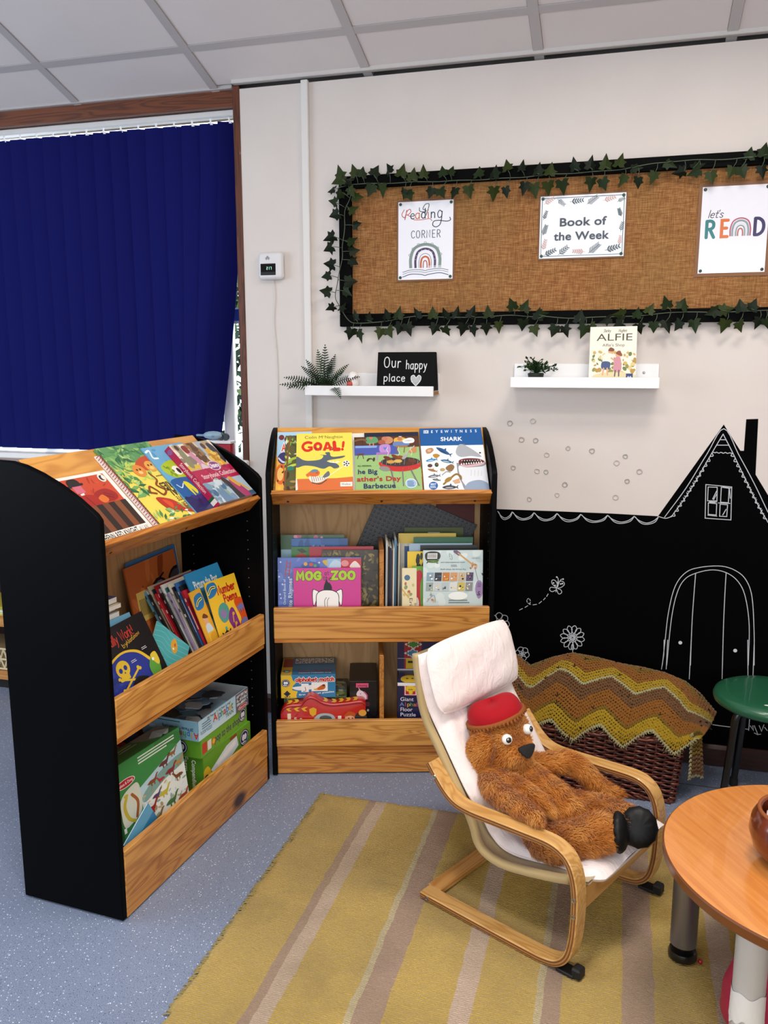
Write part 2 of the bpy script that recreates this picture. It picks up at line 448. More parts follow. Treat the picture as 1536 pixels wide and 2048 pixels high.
    def obj(s, name, parent, T=None, fn=None, material=None, label=None):
        """T takes (u, v, d) = (right, up, out of the surface) to the parent's space"""
        W, H = s.w, s.h; V = []; F = []; C = []; dz = min(s.dz, .0016 / max(1, s.k))
        for t, c, k in s.tri:
            p = t
            if s.clip and not all(-1e-9 <= q[0] <= W + 1e-9 and -1e-9 <= q[1] <= H + 1e-9 for q in t):
                for ax, lim, sg in ((0, 0, 1), (0, W, -1), (1, 0, 1), (1, H, -1)):
                    o = []
                    for i in range(len(p)):
                        a, b = p[i], p[(i + 1) % len(p)]; da, db = (a[ax] - lim) * sg, (b[ax] - lim) * sg
                        if da >= 0: o.append(a)
                        if (da >= 0) != (db >= 0):
                            f = da / (da - db); o.append((a[0] + (b[0] - a[0]) * f, a[1] + (b[1] - a[1]) * f))
                    p = o
                    if len(p) < 3: break
                if len(p) < 3: continue
            ar = sum(p[i][0] * p[(i + 1) % len(p)][1] - p[(i + 1) % len(p)][0] * p[i][1] for i in range(len(p)))
            if abs(ar) < 1e-12: continue
            if ar < 0: p = p[::-1]
            b = len(V); d = k * dz
            for q in p:
                v = (q[0], q[1], d); V.append(fn(*v) if fn else v)
            F.append(tuple(range(b, b + len(p)))); C += [(*c, 1.0)] * len(p)
        me = bpy.data.meshes.new(name); me.from_pydata(V, [], F)
        at = me.color_attributes.new('ink', 'FLOAT_COLOR', 'CORNER')
        at.data.foreach_set('color', np.array(C, np.float32).ravel())
        me.materials.append(material or PRINT)
        o = bpy.data.objects.new(name, me); COL.objects.link(o); o.parent = parent
        if T is not None: o.matrix_local = T
        if label: o['label'] = label
        return o

FRONT = Matrix(((1, 0, 0, 0), (0, 0, -1, 0), (0, 1, 0, 0), (0, 0, 0, 1)))      # u,v,d -> x,z,-y : a surface that faces -y
TOP = I4()                                                                      # a surface that faces up
MURAL_OUTLINE = [(-0.426,0.899),(-0.219,0.901),(-0.022,0.902),(0.136,0.9),(0.33,1.224),(0.388,1.137),(0.399,1.137),(0.399,1.243),(0.436,1.245),(0.441,1.058),(0.485,0.989),(0.527,0.924)]
CHALK = [ (1,[(0.136,0.9),(0.159,0.894),(0.174,0.898),(0.183,0.905)]),(1,[(0.158,0.898),(0.223,1.004),(0.283,1.123),(0.331,1.21),(0.384,1.123),(0.438,1.029),(0.489,0.931)]),(1,[(0.18,0.9),(0.236,0.995),(0.3,1.13),(0.33,1.192)]),(1,[(0.33,1.192),(0.363,1.132),(0.414,1.034),(0.461,0.946),(0.492,0.896)]),(0,[(0.321,1.173),(0.34,1.173)]),(0,[(0.312,1.154),(0.351,1.155)]),(1,[(0.302,1.13),(0.309,1.128),(0.313,1.13),(0.321,1.127),(0.327,1.13),(0.335,1.127),(0.341,1.13),(0.348,1.127),(0.354,1.129),(0.361,1.128)]),(0,[(0.286,1.018),(0.369,1.013),(0.374,0.899),(0.291,0.901),(0.286,1.018)]),(0,[(0.294,1.01),(0.323,1.01),(0.325,0.963),(0.295,0.962),(0.294,1.01)]),(0,[(0.336,1.011),(0.361,1.008),(0.362,0.958),(0.337,0.959),(0.336,1.011)]),(0,[(0.298,0.955),(0.325,0.953),(0.326,0.914),(0.3,0.915),(0.298,0.955)]),(0,[(0.336,0.952),(0.36,0.951),(0.36,0.91),(0.337,0.91),(0.336,0.952)]),(0,[(0.311,0.969),(0.322,0.997)]),(0,[(0.314,0.967),(0.324,0.989)]),(0,[(0.347,0.915),(0.356,0.935)]),(0,[(0.3,0.96),(0.325,0.959)]),(0,[(0.302,0.957),(0.32,0.957)]),(0,[(0.299,0.912),(0.328,0.91)]),(0,[(0.362,1.007),(0.367,0.974)]),(0,[(0.341,1.012),(0.366,1.009)]),(0,[(0.33,0.956),(0.367,0.956)]),(1,[(0.18,0.358),(0.184,0.442),(0.19,0.555),(0.207,0.652),(0.241,0.706),(0.289,0.727),(0.356,0.735),(0.405,0.72),(0.438,0.689),(0.46,0.631),(0.475,0.51),(0.484,0.388)]),(1,[(0.195,0.359),(0.201,0.528),(0.214,0.625),(0.236,0.678),(0.272,0.704),(0.327,0.72),(0.376,0.711),(0.414,0.681),(0.439,0.629),(0.458,0.529),(0.465,0.386)]),(1,[(0.272,0.703),(0.271,0.616),(0.271,0.513),(0.275,0.367)]),(1,[(0.371,0.713),(0.372,0.637),(0.375,0.522),(0.381,0.378)]),(1,[(-0.137,0.409),(-0.136,0.362)]),(1,[(-0.14,0.405),(-0.142,0.387),(-0.133,0.388),(-0.135,0.406)]),(1,[(-0.426,0.891),(-0.415,0.876),(-0.399,0.867),(-0.383,0.876),(-0.373,0.891)]),(1,[(-0.422,0.888),(-0.412,0.868),(-0.399,0.861),(-0.38,0.872),(-0.373,0.89)]),(1,[(-0.373,0.891),(-0.357,0.877),(-0.333,0.868),(-0.309,0.876),(-0.294,0.892)]),(1,[(-0.369,0.889),(-0.353,0.869),(-0.333,0.863),(-0.305,0.872),(-0.294,0.891)]),(1,[(-0.294,0.892),(-0.277,0.878),(-0.252,0.869),(-0.228,0.877),(-0.212,0.893)]),(1,[(-0.29,0.89),(-0.273,0.87),(-0.252,0.864),(-0.224,0.873),(-0.212,0.892)]),(1,[(-0.212,0.893),(-0.195,0.879),(-0.169,0.871),(-0.144,0.878),(-0.128,0.894)]),(1,[(-0.208,0.891),(-0.19,0.871),(-0.169,0.865),(-0.14,0.875),(-0.128,0.893)]),(1,[(-0.128,0.894),(-0.109,0.88),(-0.08,0.872),(-0.053,0.879),(-0.035,0.895)]),(1,[(-0.124,0.892),(-0.104,0.872),(-0.08,0.867),(-0.048,0.876),(-0.035,0.894)]),(1,[(-0.035,0.895),(-0.016,0.881),(0.012,0.873),(0.039,0.881),(0.056,0.896)]),(1,[(-0.031,0.893),(-0.011,0.873),(0.012,0.868),(0.043,0.877),(0.056,0.895)]),(1,[(0.056,0.896),(0.073,0.882),(0.098,0.874),(0.121,0.882),(0.137,0.897)]),(1,[(0.06,0.894),(0.077,0.875),(0.098,0.869),(0.126,0.878),(0.137,0.896)]),(1,[(0.299,1.127),(0.303,1.117),(0.293,1.115)]),(1,[(0.29,1.11),(0.294,1.099),(0.284,1.098)]),(1,[(0.281,1.093),(0.285,1.082),(0.275,1.08)]),(1,[(0.272,1.075),(0.276,1.064),(0.265,1.063)]),(1,[(0.263,1.058),(0.267,1.047),(0.256,1.045)]),(1,[(0.253,1.04),(0.258,1.029),(0.247,1.028)]),(1,[(0.244,1.023),(0.248,1.012),(0.238,1.01)]),(1,[(0.235,1.005),(0.239,0.994),(0.228,0.992)]),(1,[(0.226,0.987),(0.23,0.976),(0.219,0.975)]),(1,[(0.216,0.969),(0.221,0.958),(0.21,0.957)]),(1,[(0.207,0.951),(0.211,0.94),(0.2,0.939)]),(1,[(0.198,0.933),(0.202,0.922),(0.191,0.921)]),(1,[(0.188,0.915),(0.192,0.904),(0.182,0.903)]),(1,[(0.364,1.129),(0.36,1.119),(0.371,1.117)]),(1,[(0.374,1.112),(0.37,1.101),(0.38,1.099)]),(1,[(0.383,1.094),(0.38,1.084),(0.39,1.082)]),(1,[(0.393,1.077),(0.389,1.067),(0.4,1.065)]),(1,[(0.402,1.06),(0.399,1.049),(0.409,1.047)]),(1,[(0.412,1.042),(0.408,1.032),(0.419,1.03)]),(1,[(0.422,1.025),(0.418,1.014),(0.428,1.013)]),(1,[(0.431,1.007),(0.428,0.997),(0.438,0.995)]),(1,[(0.441,0.99),(0.437,0.98),(0.448,0.978)]),(1,[(0.45,0.973),(0.447,0.962),(0.457,0.96)]),(1,[(0.46,0.955),(0.456,0.945),(0.467,0.943)]),(1,[(0.47,0.938),(0.466,0.927),(0.476,0.926)]),(1,[(0.479,0.92),(0.476,0.91),(0.486,0.908)]),(1,[(-0.127,0.43),(-0.111,0.418),(-0.096,0.427),(-0.108,0.438),(-0.127,0.43)]),(1,[(-0.13,0.424),(-0.121,0.404),(-0.105,0.404),(-0.11,0.42),(-0.13,0.424)]),(1,[(-0.135,0.42),(-0.137,0.398),(-0.124,0.389),(-0.12,0.406),(-0.135,0.42)]),(1,[(-0.141,0.419),(-0.153,0.4),(-0.146,0.385),(-0.135,0.398),(-0.141,0.419)]),(1,[(-0.147,0.421),(-0.166,0.411),(-0.167,0.394),(-0.152,0.4),(-0.147,0.421)]),(1,[(-0.151,0.427),(-0.171,0.428),(-0.181,0.413),(-0.165,0.41),(-0.151,0.427)]),(1,[(-0.152,0.433),(-0.168,0.445),(-0.183,0.437),(-0.171,0.426),(-0.152,0.433)]),(1,[(-0.149,0.44),(-0.157,0.459),(-0.173,0.46),(-0.169,0.444),(-0.149,0.44)]),(1,[(-0.144,0.444),(-0.142,0.466),(-0.155,0.475),(-0.159,0.458),(-0.144,0.444)]),(1,[(-0.137,0.445),(-0.125,0.463),(-0.132,0.478),(-0.144,0.466),(-0.137,0.445)]),(1,[(-0.132,0.442),(-0.113,0.452),(-0.112,0.469),(-0.127,0.464),(-0.132,0.442)]),(1,[(-0.128,0.437),(-0.108,0.436),(-0.099,0.451),(-0.114,0.454),(-0.128,0.437)]),(1,[(-0.4,0.463),(-0.386,0.447),(-0.372,0.46),(-0.381,0.475),(-0.4,0.463)]),(1,[(-0.405,0.455),(-0.409,0.433),(-0.392,0.43),(-0.385,0.448),(-0.405,0.455)]),(1,[(-0.414,0.454),(-0.433,0.443),(-0.425,0.426),(-0.408,0.433),(-0.414,0.454)]),(1,[(-0.421,0.461),(-0.44,0.469),(-0.448,0.451),(-0.433,0.442),(-0.421,0.461)]),(1,[(-0.419,0.471),(-0.424,0.492),(-0.442,0.486),(-0.44,0.468),(-0.419,0.471)]),(1,[(-0.411,0.476),(-0.398,0.494),(-0.412,0.505),(-0.425,0.491),(-0.411,0.476)]),(1,[(-0.402,0.473),(-0.381,0.475),(-0.381,0.493),(-0.399,0.495),(-0.402,0.473)]),(1,[(-0.314,0.35),(-0.305,0.338),(-0.295,0.348),(-0.301,0.36),(-0.314,0.35)]),(1,[(-0.319,0.344),(-0.325,0.329),(-0.312,0.326),(-0.305,0.338),(-0.319,0.344)]),(1,[(-0.326,0.345),(-0.342,0.342),(-0.338,0.329),(-0.325,0.329),(-0.326,0.345)]),(1,[(-0.329,0.352),(-0.338,0.365),(-0.348,0.354),(-0.342,0.342),(-0.329,0.352)]),(1,[(-0.324,0.359),(-0.318,0.374),(-0.331,0.377),(-0.338,0.365),(-0.324,0.359)]),(1,[(-0.317,0.358),(-0.301,0.36),(-0.304,0.374),(-0.318,0.374),(-0.317,0.358)]),(1,[(-0.129,0.433),(-0.133,0.424),(-0.141,0.421),(-0.148,0.426),(-0.149,0.436),(-0.142,0.442),(-0.133,0.441),(-0.129,0.433)]),(1,[(-0.132,0.433),(-0.135,0.426),(-0.141,0.424),(-0.146,0.428),(-0.146,0.435),(-0.141,0.439),(-0.135,0.438),(-0.132,0.433)]),(1,[(-0.135,0.432),(-0.137,0.429),(-0.14,0.428),(-0.143,0.43),(-0.143,0.433),(-0.14,0.436),(-0.137,0.436),(-0.135,0.432)]),(1,[(-0.403,0.465),(-0.406,0.459),(-0.412,0.457),(-0.417,0.461),(-0.417,0.467),(-0.412,0.472),(-0.406,0.471),(-0.403,0.465)]),(1,[(-0.405,0.465),(-0.407,0.461),(-0.411,0.46),(-0.415,0.462),(-0.415,0.467),(-0.411,0.47),(-0.407,0.469),(-0.405,0.465)]),(1,[(-0.407,0.465),(-0.408,0.463),(-0.411,0.462),(-0.413,0.463),(-0.413,0.466),(-0.411,0.468),(-0.409,0.467),(-0.407,0.465)]),(1,[(-0.316,0.352),(-0.318,0.347),(-0.322,0.345),(-0.326,0.348),(-0.326,0.353),(-0.323,0.357),(-0.318,0.356),(-0.316,0.352)]),(1,[(-0.317,0.352),(-0.319,0.348),(-0.322,0.347),(-0.325,0.349),(-0.325,0.353),(-0.322,0.355),(-0.319,0.355),(-0.317,0.352)]),(1,[(-0.319,0.352),(-0.32,0.35),(-0.322,0.349),(-0.323,0.35),(-0.323,0.352),(-0.322,0.354),(-0.32,0.353),(-0.319,0.352)]),(1,[(-0.202,0.615),(-0.22,0.631),(-0.22,0.644),(-0.21,0.644),(-0.202,0.633),(-0.2,0.619)]),(1,[(-0.2,0.619),(-0.193,0.641),(-0.18,0.641),(-0.176,0.631),(-0.186,0.62),(-0.199,0.615)]),(1,[(-0.202,0.615),(-0.223,0.617),(-0.228,0.607),(-0.219,0.601),(-0.205,0.608)]),(1,[(-0.199,0.614),(-0.187,0.609),(-0.185,0.599),(-0.195,0.594),(-0.202,0.608)]),(1,[(-0.2,0.64),(-0.205,0.601)]),(1,[(-0.198,0.633),(-0.199,0.651),(-0.204,0.657)]),(1,[(-0.196,0.635),(-0.189,0.648),(-0.181,0.651)]),(0,[(-0.336,0.521),(-0.325,0.528)]),(0,[(-0.316,0.533),(-0.306,0.54)]),(0,[(-0.3,0.546),(-0.297,0.554)]),(0,[(-0.297,0.56),(-0.3,0.566)]),(0,[(-0.304,0.568),(-0.308,0.565)]),(0,[(-0.31,0.561),(-0.309,0.554)]),(0,[(-0.305,0.55),(-0.296,0.546)]),(0,[(-0.287,0.545),(-0.274,0.548)]),(0,[(-0.265,0.552),(-0.256,0.561)]),(0,[(-0.249,0.567),(-0.243,0.575)]),(0,[(-0.238,0.581),(-0.233,0.591)]),(0,[(0.465,0.209),(0.468,0.148)]),(0,[(0.483,0.208),(0.483,0.145)]),(0,[(0.34,0.153),(0.386,0.151),(0.483,0.149)]),(0,[(0.487,0.163),(0.499,0.146),(0.495,0.164)]),(0,[(0.5,0.165),(0.513,0.136)]),(0,[(0.516,0.167),(0.525,0.147),(0.531,0.172)]),(0,[(0.502,0.138),(0.513,0.133),(0.523,0.136)]),(0,[(0.534,0.163),(0.543,0.152)]),(0,[(0.181,0.452),(0.183,0.397),(0.178,0.342)]),(0,[(0.193,0.453),(0.194,0.344)]),(0,[(0.272,0.46),(0.274,0.315)]),(0,[(0.377,0.47),(0.383,0.327)]),(0,[(0.457,0.477),(0.467,0.342)]),(0,[(0.478,0.479),(0.483,0.343)]) ]
DOTS = [(0.236,0.447),(0.419,0.435),(-0.204,0.657),(-0.181,0.651),(-0.215,0.634),(-0.209,0.625),(-0.189,0.632),(-0.183,0.634)]
RINGS = [(-0.39,1.215),(-0.308,1.224),(-0.346,1.157),(-0.296,1.155),(-0.255,1.105),(-0.181,1.13),(-0.098,1.123),(-0.287,1.045),(-0.255,1.043),(-0.187,0.999),(-0.213,0.961),(-0.312,0.941),(0.016,1.107),(-0.012,1.083),(0.066,1.055),(0.026,1.02),(-0.01,0.961),(-0.373,1.054)]
IVY = [(-1.011,2.093,100),(-0.959,2.1,110),(-0.929,2.094,80),(-0.881,2.095,60),(-0.833,2.099,110),(-0.784,2.089,75),(-0.744,2.073,80),(-0.705,2.08,95),(-0.639,2.08,100),(-0.609,2.081,70),(-0.512,2.07,90),(-0.46,2.067,80),(-0.416,2.085,100),(-0.367,2.082,80),(-0.312,2.067,80),(-1.017,2.071,200),(-0.984,2.071,160),(-1.042,2.04,190),(-1.015,2.023,230),(-1.037,1.999,160),(-0.951,2.015,350),(-0.97,2.031,300),(-1.032,1.954,190),(-0.965,1.971,20),(-0.955,1.92,10),(-1.053,1.878,200),(-1.056,1.84,200),(-0.972,1.865,30),(-0.963,1.829,10),(-0.966,1.791,330),(-1.054,1.783,170),(-1.065,1.742,190),(-0.978,1.722,0),(-1.069,1.689,170),(-0.992,1.683,330),(-1.05,1.628,200),(-1.009,1.631,60),(-0.897,2.034,250),(-0.856,2.035,270),(-0.779,2.017,255),(-0.758,2.01,300),(-0.68,2.016,250),(-0.642,2.012,300),(-0.598,2.011,250),(-0.545,2.013,280),(-0.459,2.003,260),(-0.418,2.002,280),(-0.358,2.014,260),(-0.322,2.006,280),(-0.959,1.599,100),(-0.909,1.593,70),(-0.842,1.6,100),(-0.793,1.604,80),(-0.728,1.601,110),(-0.669,1.602,90),(-0.626,1.599,100),(-0.581,1.601,80),(-0.526,1.603,70),(-0.469,1.603,100),(-0.387,1.628,110),(-0.342,1.622,70),(-0.296,1.592,80),(-0.977,1.537,250),(-0.943,1.528,290),(-0.862,1.538,260),(-0.83,1.541,300),(-0.79,1.553,250),(-0.757,1.552,290),(-0.66,1.549,250),(-0.62,1.541,300),(-0.558,1.548,250),(-0.524,1.542,290),(-0.477,1.549,270),(-0.431,1.556,270),(-0.348,1.561,260),(-0.307,1.542,290),(-0.272,2.064,80),(-0.194,2.074,100),(-0.139,2.075,80),(-0.092,2.075,90),(-0.048,2.077,70),(0.109,2.058,330),(0.346,2.076,80),(0.389,2.082,80),(-0.276,2.01,270),(-0.229,2.01,280),(-0.137,2.014,260),(-0.097,2.012,290),(-0.036,2.021,240),(0.012,2.009,270),(0.06,2.025,250),(0.186,2.032,200),(0.237,2.015,280),(0.295,2.026,250),(0.327,2.024,290),(0.386,2.023,280),(0.004,2.055,0),(0.192,2.048,20),(0.142,2.032,190),(-0.282,1.594,10),(-0.157,1.582,80),(-0.07,1.573,200),(-0.025,1.588,180),(0.03,1.592,80),(0.071,1.604,60),(0.122,1.623,110),(0.173,1.619,70),(0.268,1.595,200),(0.305,1.6,10),(0.351,1.609,100),(0.388,1.611,70),(-0.24,1.54,250),(-0.203,1.539,290),(-0.142,1.539,250),(-0.114,1.545,300),(-0.026,1.552,200),(0.04,1.544,290),(0.086,1.548,270),(0.128,1.553,290),(0.162,1.552,240),(0.214,1.552,280),(0.306,1.55,250),(0.352,1.547,290),(0.408,1.557,250),(0.432,1.554,290),(0.444,2.083,90),(0.463,1.595,80),(0.476,1.551,280),(0.475,2.031,270)]
VINE = [ [(-0.986,2.06),(-0.909,2.057),(-0.828,2.055),(-0.711,2.053),(-0.607,2.05),(-0.505,2.049),(-0.43,2.048),(-0.356,2.049),(-0.308,2.051),(-0.196,2.052),(-0.076,2.053),(0.011,2.061),(0.083,2.068),(0.154,2.07),(0.247,2.067),(0.339,2.067),(0.4,2.07),(0.473,2.069)],[(-0.986,2.055),(-0.978,2.02),(-1,1.971),(-1.001,1.91),(-1.01,1.849),(-1.01,1.808),(-1.022,1.757),(-1.029,1.716),(-1.037,1.669),(-1.023,1.637),(-0.989,1.584),(-0.95,1.573),(-0.86,1.577),(-0.783,1.589),(-0.697,1.596),(-0.622,1.589),(-0.496,1.588),(-0.393,1.593),(-0.322,1.587),(-0.293,1.589),(-0.193,1.58),(-0.075,1.583),(0.035,1.584),(0.124,1.593),(0.206,1.594),(0.301,1.592),(0.395,1.595),(0.509,1.599)] ]
# ================================================================ the room
WX0, WX1, YF = -4.3, 2.4, -6.0          # left wall, right wall, wall behind the camera

def floor_mat():
    k = NT('speckled_blue_vinyl'); k.set(.38, spec=.4)
    v = k.coord()
    base = k.mix(k.noise(v, 2.2, 3), '#7a859c', '#8f9bb4')
    g = k.noise(v, 520, 2)
    c = k.mix(k.ramp(g, [(.36, '#fff'), (.46, '#000')]), base, '#4a5262')
    vo = k.n('TexVoronoi'); vo.inputs['Scale'].default_value = 125; k.l(v, vo.inputs['Vector'])
    rare = k.ramp(vo.outputs['Color'], [(.46, '#000'), (.50, '#fff')])
    near = k.ramp(vo.outputs['Distance'], [(.13, '#fff'), (.24, '#000')])
    c = k.mix(k.mix(1.0, rare, near, 'MULTIPLY'), c, '#e4e9f2')
    vo2 = k.n('TexVoronoi'); vo2.inputs['Scale'].default_value = 170; k.l(v, vo2.inputs['Vector'])
    d = k.ramp(vo2.outputs['Distance'], [(.14, '#fff'), (.22, '#000')])
    r2 = k.ramp(vo2.outputs['Color'], [(.5, '#000'), (.54, '#fff')])
    c = k.mix(k.mix(1.0, r2, d, 'MULTIPLY'), c, '#262b36')
    k.col(c); k.bump(g, .05, .0005)
    return k.m
FLOOR_M = floor_mat()
fl = G().box(WX0, WX1, YF, .3, -.06, 0).obj('floor', FLOOR_M, smooth=0); structure(fl)
# welded joint of the vinyl sheets near the basket
G().box(.20, 2.3, -.182, -.179, 0, .0006).obj('floor_joint', mat('#39404d', .6), fl, 0)

def plaster():
    k = NT('cream_painted_wall'); k.set(.62, spec=.3)
    v = k.coord(); c = k.mix(k.noise(v, 3.5, 4), '#d0c6bf', '#dbd2cb')
    m = k.noise(v, 26, 5, .6)
    c = k.mix(k.ramp(m, [(.66, '#000'), (.78, '#333')]), c, '#b9aa9c')
    k.col(c); k.bump(k.noise(v, 55, 4), .12, .003)
    return k.m
WALL_M = plaster()
WHITE_M = mat('#e4e2de', .45, var=.03, bscale=30, bump=.05)
DARKWOOD = wood('dark_stained_hardwood', '#7a3f1e', '#43200e', 'X', 14, .4, 3)
DARKWOOD_V = wood('dark_stained_hardwood_upright', '#6b3519', '#381a0b', 'Z', 14, .4, 5)
GAP_SHADE = mat('#0a0a0b', .9)
wall = structure(G().box(-1.4165, WX1, 0, .2, 0, 2.424).obj('wall_back', WALL_M, smooth=0))
structure(G().box(WX0, -1.4165, .24, .32, 0, 1.03).obj('wall_below_window', WALL_M, smooth=0))
structure(G().box(WX0, WX1, .08, .12, 2.424, 2.6).obj('gap_shade_board', GAP_SHADE, smooth=0))  # dark board added above the wall: paints the gap's shade, blocks light leaking in
sw = G(); sw.box(WX0 - .1, WX0, YF, -3.9, 0, 4.7); sw.box(WX0 - .1, WX0, -3.9, -1.3, 0, .85); sw.box(WX0 - .1, WX0, -3.9, -1.3, 2.35, 4.7); sw.box(WX0 - .1, WX0, -1.3, .3, 0, 4.7)
structure(sw.obj('wall_left', WALL_M, smooth=0))
structure(G().box(WX1, WX1 + .1, YF, .3, 0, 4.7).obj('wall_right', WALL_M, smooth=0))
fw = G(); fw.box(WX0, -1.1, YF - .1, YF, 0, 4.7); fw.box(1.9, WX1, YF - .1, YF, 0, 4.7); fw.box(-1.1, 1.9, YF - .1, YF, 0, .95); fw.box(-1.1, 1.9, YF - .1, YF, 2.45, 4.7)
structure(fw.obj('wall_front', WALL_M, smooth=0))

# skirting board
sk = G(); sk.prism([(-.016, .004), (0, .004), (0, .078), (-.006, .078), (-.016, .066)], -1.41, WX1, 'X')
structure(sk.obj('baseboard_back', wood('dark_skirting_wood', '#3c1a0e', '#220e07', 'X', 14, .4, 8), smooth=0))

# ---------------------------------------------------------------- ceiling: sloping grid of tiles
def tile_mat(a, b, nm):
    k = NT(nm); k.set(.8, spec=.2); v = k.coord()
    c = k.mix(k.noise(v, 4, 3), a, b)
    vo = k.n('TexVoronoi'); vo.inputs['Scale'].default_value = 9; k.l(v, vo.inputs['Vector'])
    c = k.mix(k.ramp(vo.outputs['Distance'], [(.018, '#fff'), (.03, '#000')]), c, '#4a4442')
    k.col(c); k.bump(k.noise(v, 240, 3), .1, .001); return k.m
TILE_M = tile_mat('#d8cfcd', '#e0d9d6', 'ceiling_tile_white')
BAR_M = mat('#b9b3b2', .5, spec=.3)
cg = G().box(WX0, WX1, -6.45, .14, .03, .07)
ceil = structure(cg.obj('ceiling', mat('#8b8785', .9), smooth=0))
ceil.matrix_world = TR(0, 0, ZC) @ RX(-math.degrees(CEIL))      # local -y runs up the slope away from the wall
tg = None
X_T = [-2.1254 + .6 * i for i in range(-4, 9)]
Y_T = [0.135, -.208] + [-.208 - .6 * i for i in range(1, 11)]
cache = {}
for i in range(len(X_T) - 1):
    for j in range(len(Y_T) - 1):
        x0, x1 = max(X_T[i] + .016, WX0 + .01), min(X_T[i + 1] - .016, WX1 - .01)
        y1, y0 = Y_T[j] - .016, Y_T[j + 1] + .016
        if x1 - x0 < .05: continue
        if j == 0: y1 = .0 if X_T[i] > -1.6 else .03
        cx, cy = (x0 + x1) / 2, (y0 + y1) / 2
        if any(abs(cx - a) < .33 and abs(-cy * CS + b) < .33 for a, b, _ in PANELS): 
            pass
        key = (round(x1 - x0, 3), round(y1 - y0, 3))
        if key not in cache:
            g = G(); g.rbox(-key[0] / 2, key[0] / 2, -key[1] / 2, key[1] / 2, .004, .02, .002, 1)
            t = g.obj('ceiling_tile', TILE_M, ceil, 0); cache[key] = t
        else:
            t = cache[key].copy(); COL.objects.link(t)
        t.location = (cx, cy, 0)
bar0 = {}
for x in X_T:
    if WX0 < x < WX1:
        if 'v' not in bar0: bar0['v'] = G().box(-.016, .016, -6.4, .03, 0, .03).obj('grid_bar', BAR_M, ceil, 0); b = bar0['v']
        else: b = bar0['v'].copy(); COL.objects.link(b)
        b.location = (x, 0, 0)
for y in Y_T[1:]:
    if 'h' not in bar0: bar0['h'] = G().box(WX0, WX1, -.016, .016, .001, .03).obj('grid_bar', BAR_M, ceil, 0); b = bar0['h']
    else: b = bar0['h'].copy(); COL.objects.link(b)
    b.location = (0, y, 0)
# perimeter angle along the wall and, a little deeper, above the window
TRIM_M = mat('#c9c4c0', .45)
structure(G().rbox(-1.44, WX1, -.022, .004, 2.438, 2.458, .002, 1).obj('trim_1', TRIM_M, smooth=0))
tg_ = G(); tg_.rbox(WX0, -1.452, .012, .04, 2.4335, 2.452, .002, 1)
structure(tg_.obj('trim_2', mat('#b7b2b0', .45), smooth=0))
# the lit panels, recessed in the grid beyond the picture
for n, (a, b, _) in enumerate(PANELS):
    M = TR(a, b, ceil_z(b)) @ RX(-math.degrees(CEIL))
    e = E('ceiling_light', ['square ceiling light panel above the armchair, nearest the notice board', 'added ceiling light panel brightening the bare floor beside the black bookcase end', 'square ceiling light panel behind the viewer, on the round table\'s side', 'square ceiling light panel behind the viewer, on the side windows\' side'][n], 'ceiling light', M)
    f = G()
    for s in (-1, 1):
        f.box(-.3, .3, s * .29 - .01, s * .29 + .01, -.008, .02); f.box(s * .29 - .01, s * .29 + .01, -.3, .3, -.008, .02)
    f.obj('light_frame', WHITE_M, e, 0)
    k = NT('lit_diffuser_%d' % n); k.col('#ffffff'); k.b.inputs['Emission Color'].default_value = (1, .93, .84, 1); k.b.inputs['Emission Strength'].default_value = 2.0
    G().box(-.28, .28, -.28, .28, .0, .006).obj('diffuser', k.m, e, 0)

# ---------------------------------------------------------------- window, blind, sill, garden
win = structure(G().box(WX0, -1.43, .03, .2, 2.376, 2.4335).obj('window_1', DARKWOOD, smooth=0))
jm = G(); jm.rbox(-1.4445, -1.417, -.004, .2, 1.0, 2.436, .003, 1); jm.obj('window_jamb', DARKWOOD_V, win, 0)
BLUEF = mat('#3f62b8', .4)
f = G(); f.rbox(WX0, -1.445, .205, .235, 1.598, 1.652, .004, 1); f.obj('window_transom', BLUEF, win, 0)
f = G(); f.box(WX0, -1.445, .202, .206, 1.590, 1.598); f.obj('window_bead', WHITE_M, win, 0)
f = G()
for x in (-1.60, -2.5, -3.4): f.rbox(x - .026, x + .026, .205, .235, 1.04, 1.598, .004, 1)
f.obj('window_mullion', mat('#f2f2f0', .35), win, 0)
k = NT('window_glass'); k.b.inputs['Transmission Weight'].default_value = 1; k.set(.0); k.b.inputs['IOR'].default_value = 1.0; k.col('#ffffff')
GLASS = k.m
G().box(WX0, -1.445, .218, .221, 1.04, 2.376).obj('window_pane', GLASS, win, 0)
structure(G().rbox(WX0, -1.4175, -.02, .26, 1.025, 1.05, .004, 1).obj('window_sill', mat('#e6e4e0', .4), smooth=0))

def blind_mat():
    k = NT('royal_blue_blind_cloth'); k.set(.8, spec=.15); v = k.coord()
    n = k.noise(k.coord((900, 900, 240)), 1, 2)
    c = k.mix(n, '#070b4c', '#0d1366'); k.col(c)
    tr = k.n('BsdfTranslucent'); tr.inputs['Color'].default_value = (*lin('#1626b0'), 1)
    mx = k.n('MixShader'); mx.inputs['Fac'].default_value = .12
    k.l(k.b.outputs[0], mx.inputs[1]); k.l(tr.outputs[0], mx.inputs[2]); k.l(mx.outputs[0], k.t.nodes['Material Output'].inputs['Surface'])
    k.bump(n, .1, .0005); return k.m
BL_M = blind_mat()
bl = E('vertical_blind', 'royal blue vertical blind hanging closed across the tall window', 'blind', TR(0, .075, 0))
r = G(); r.rbox(-4.2, -1.452, -.018, .022, 2.352, 2.374, .003, 1); r.obj('headrail', mat('#dedcda', .35), bl)
rnd = random.Random(4)
N = 34
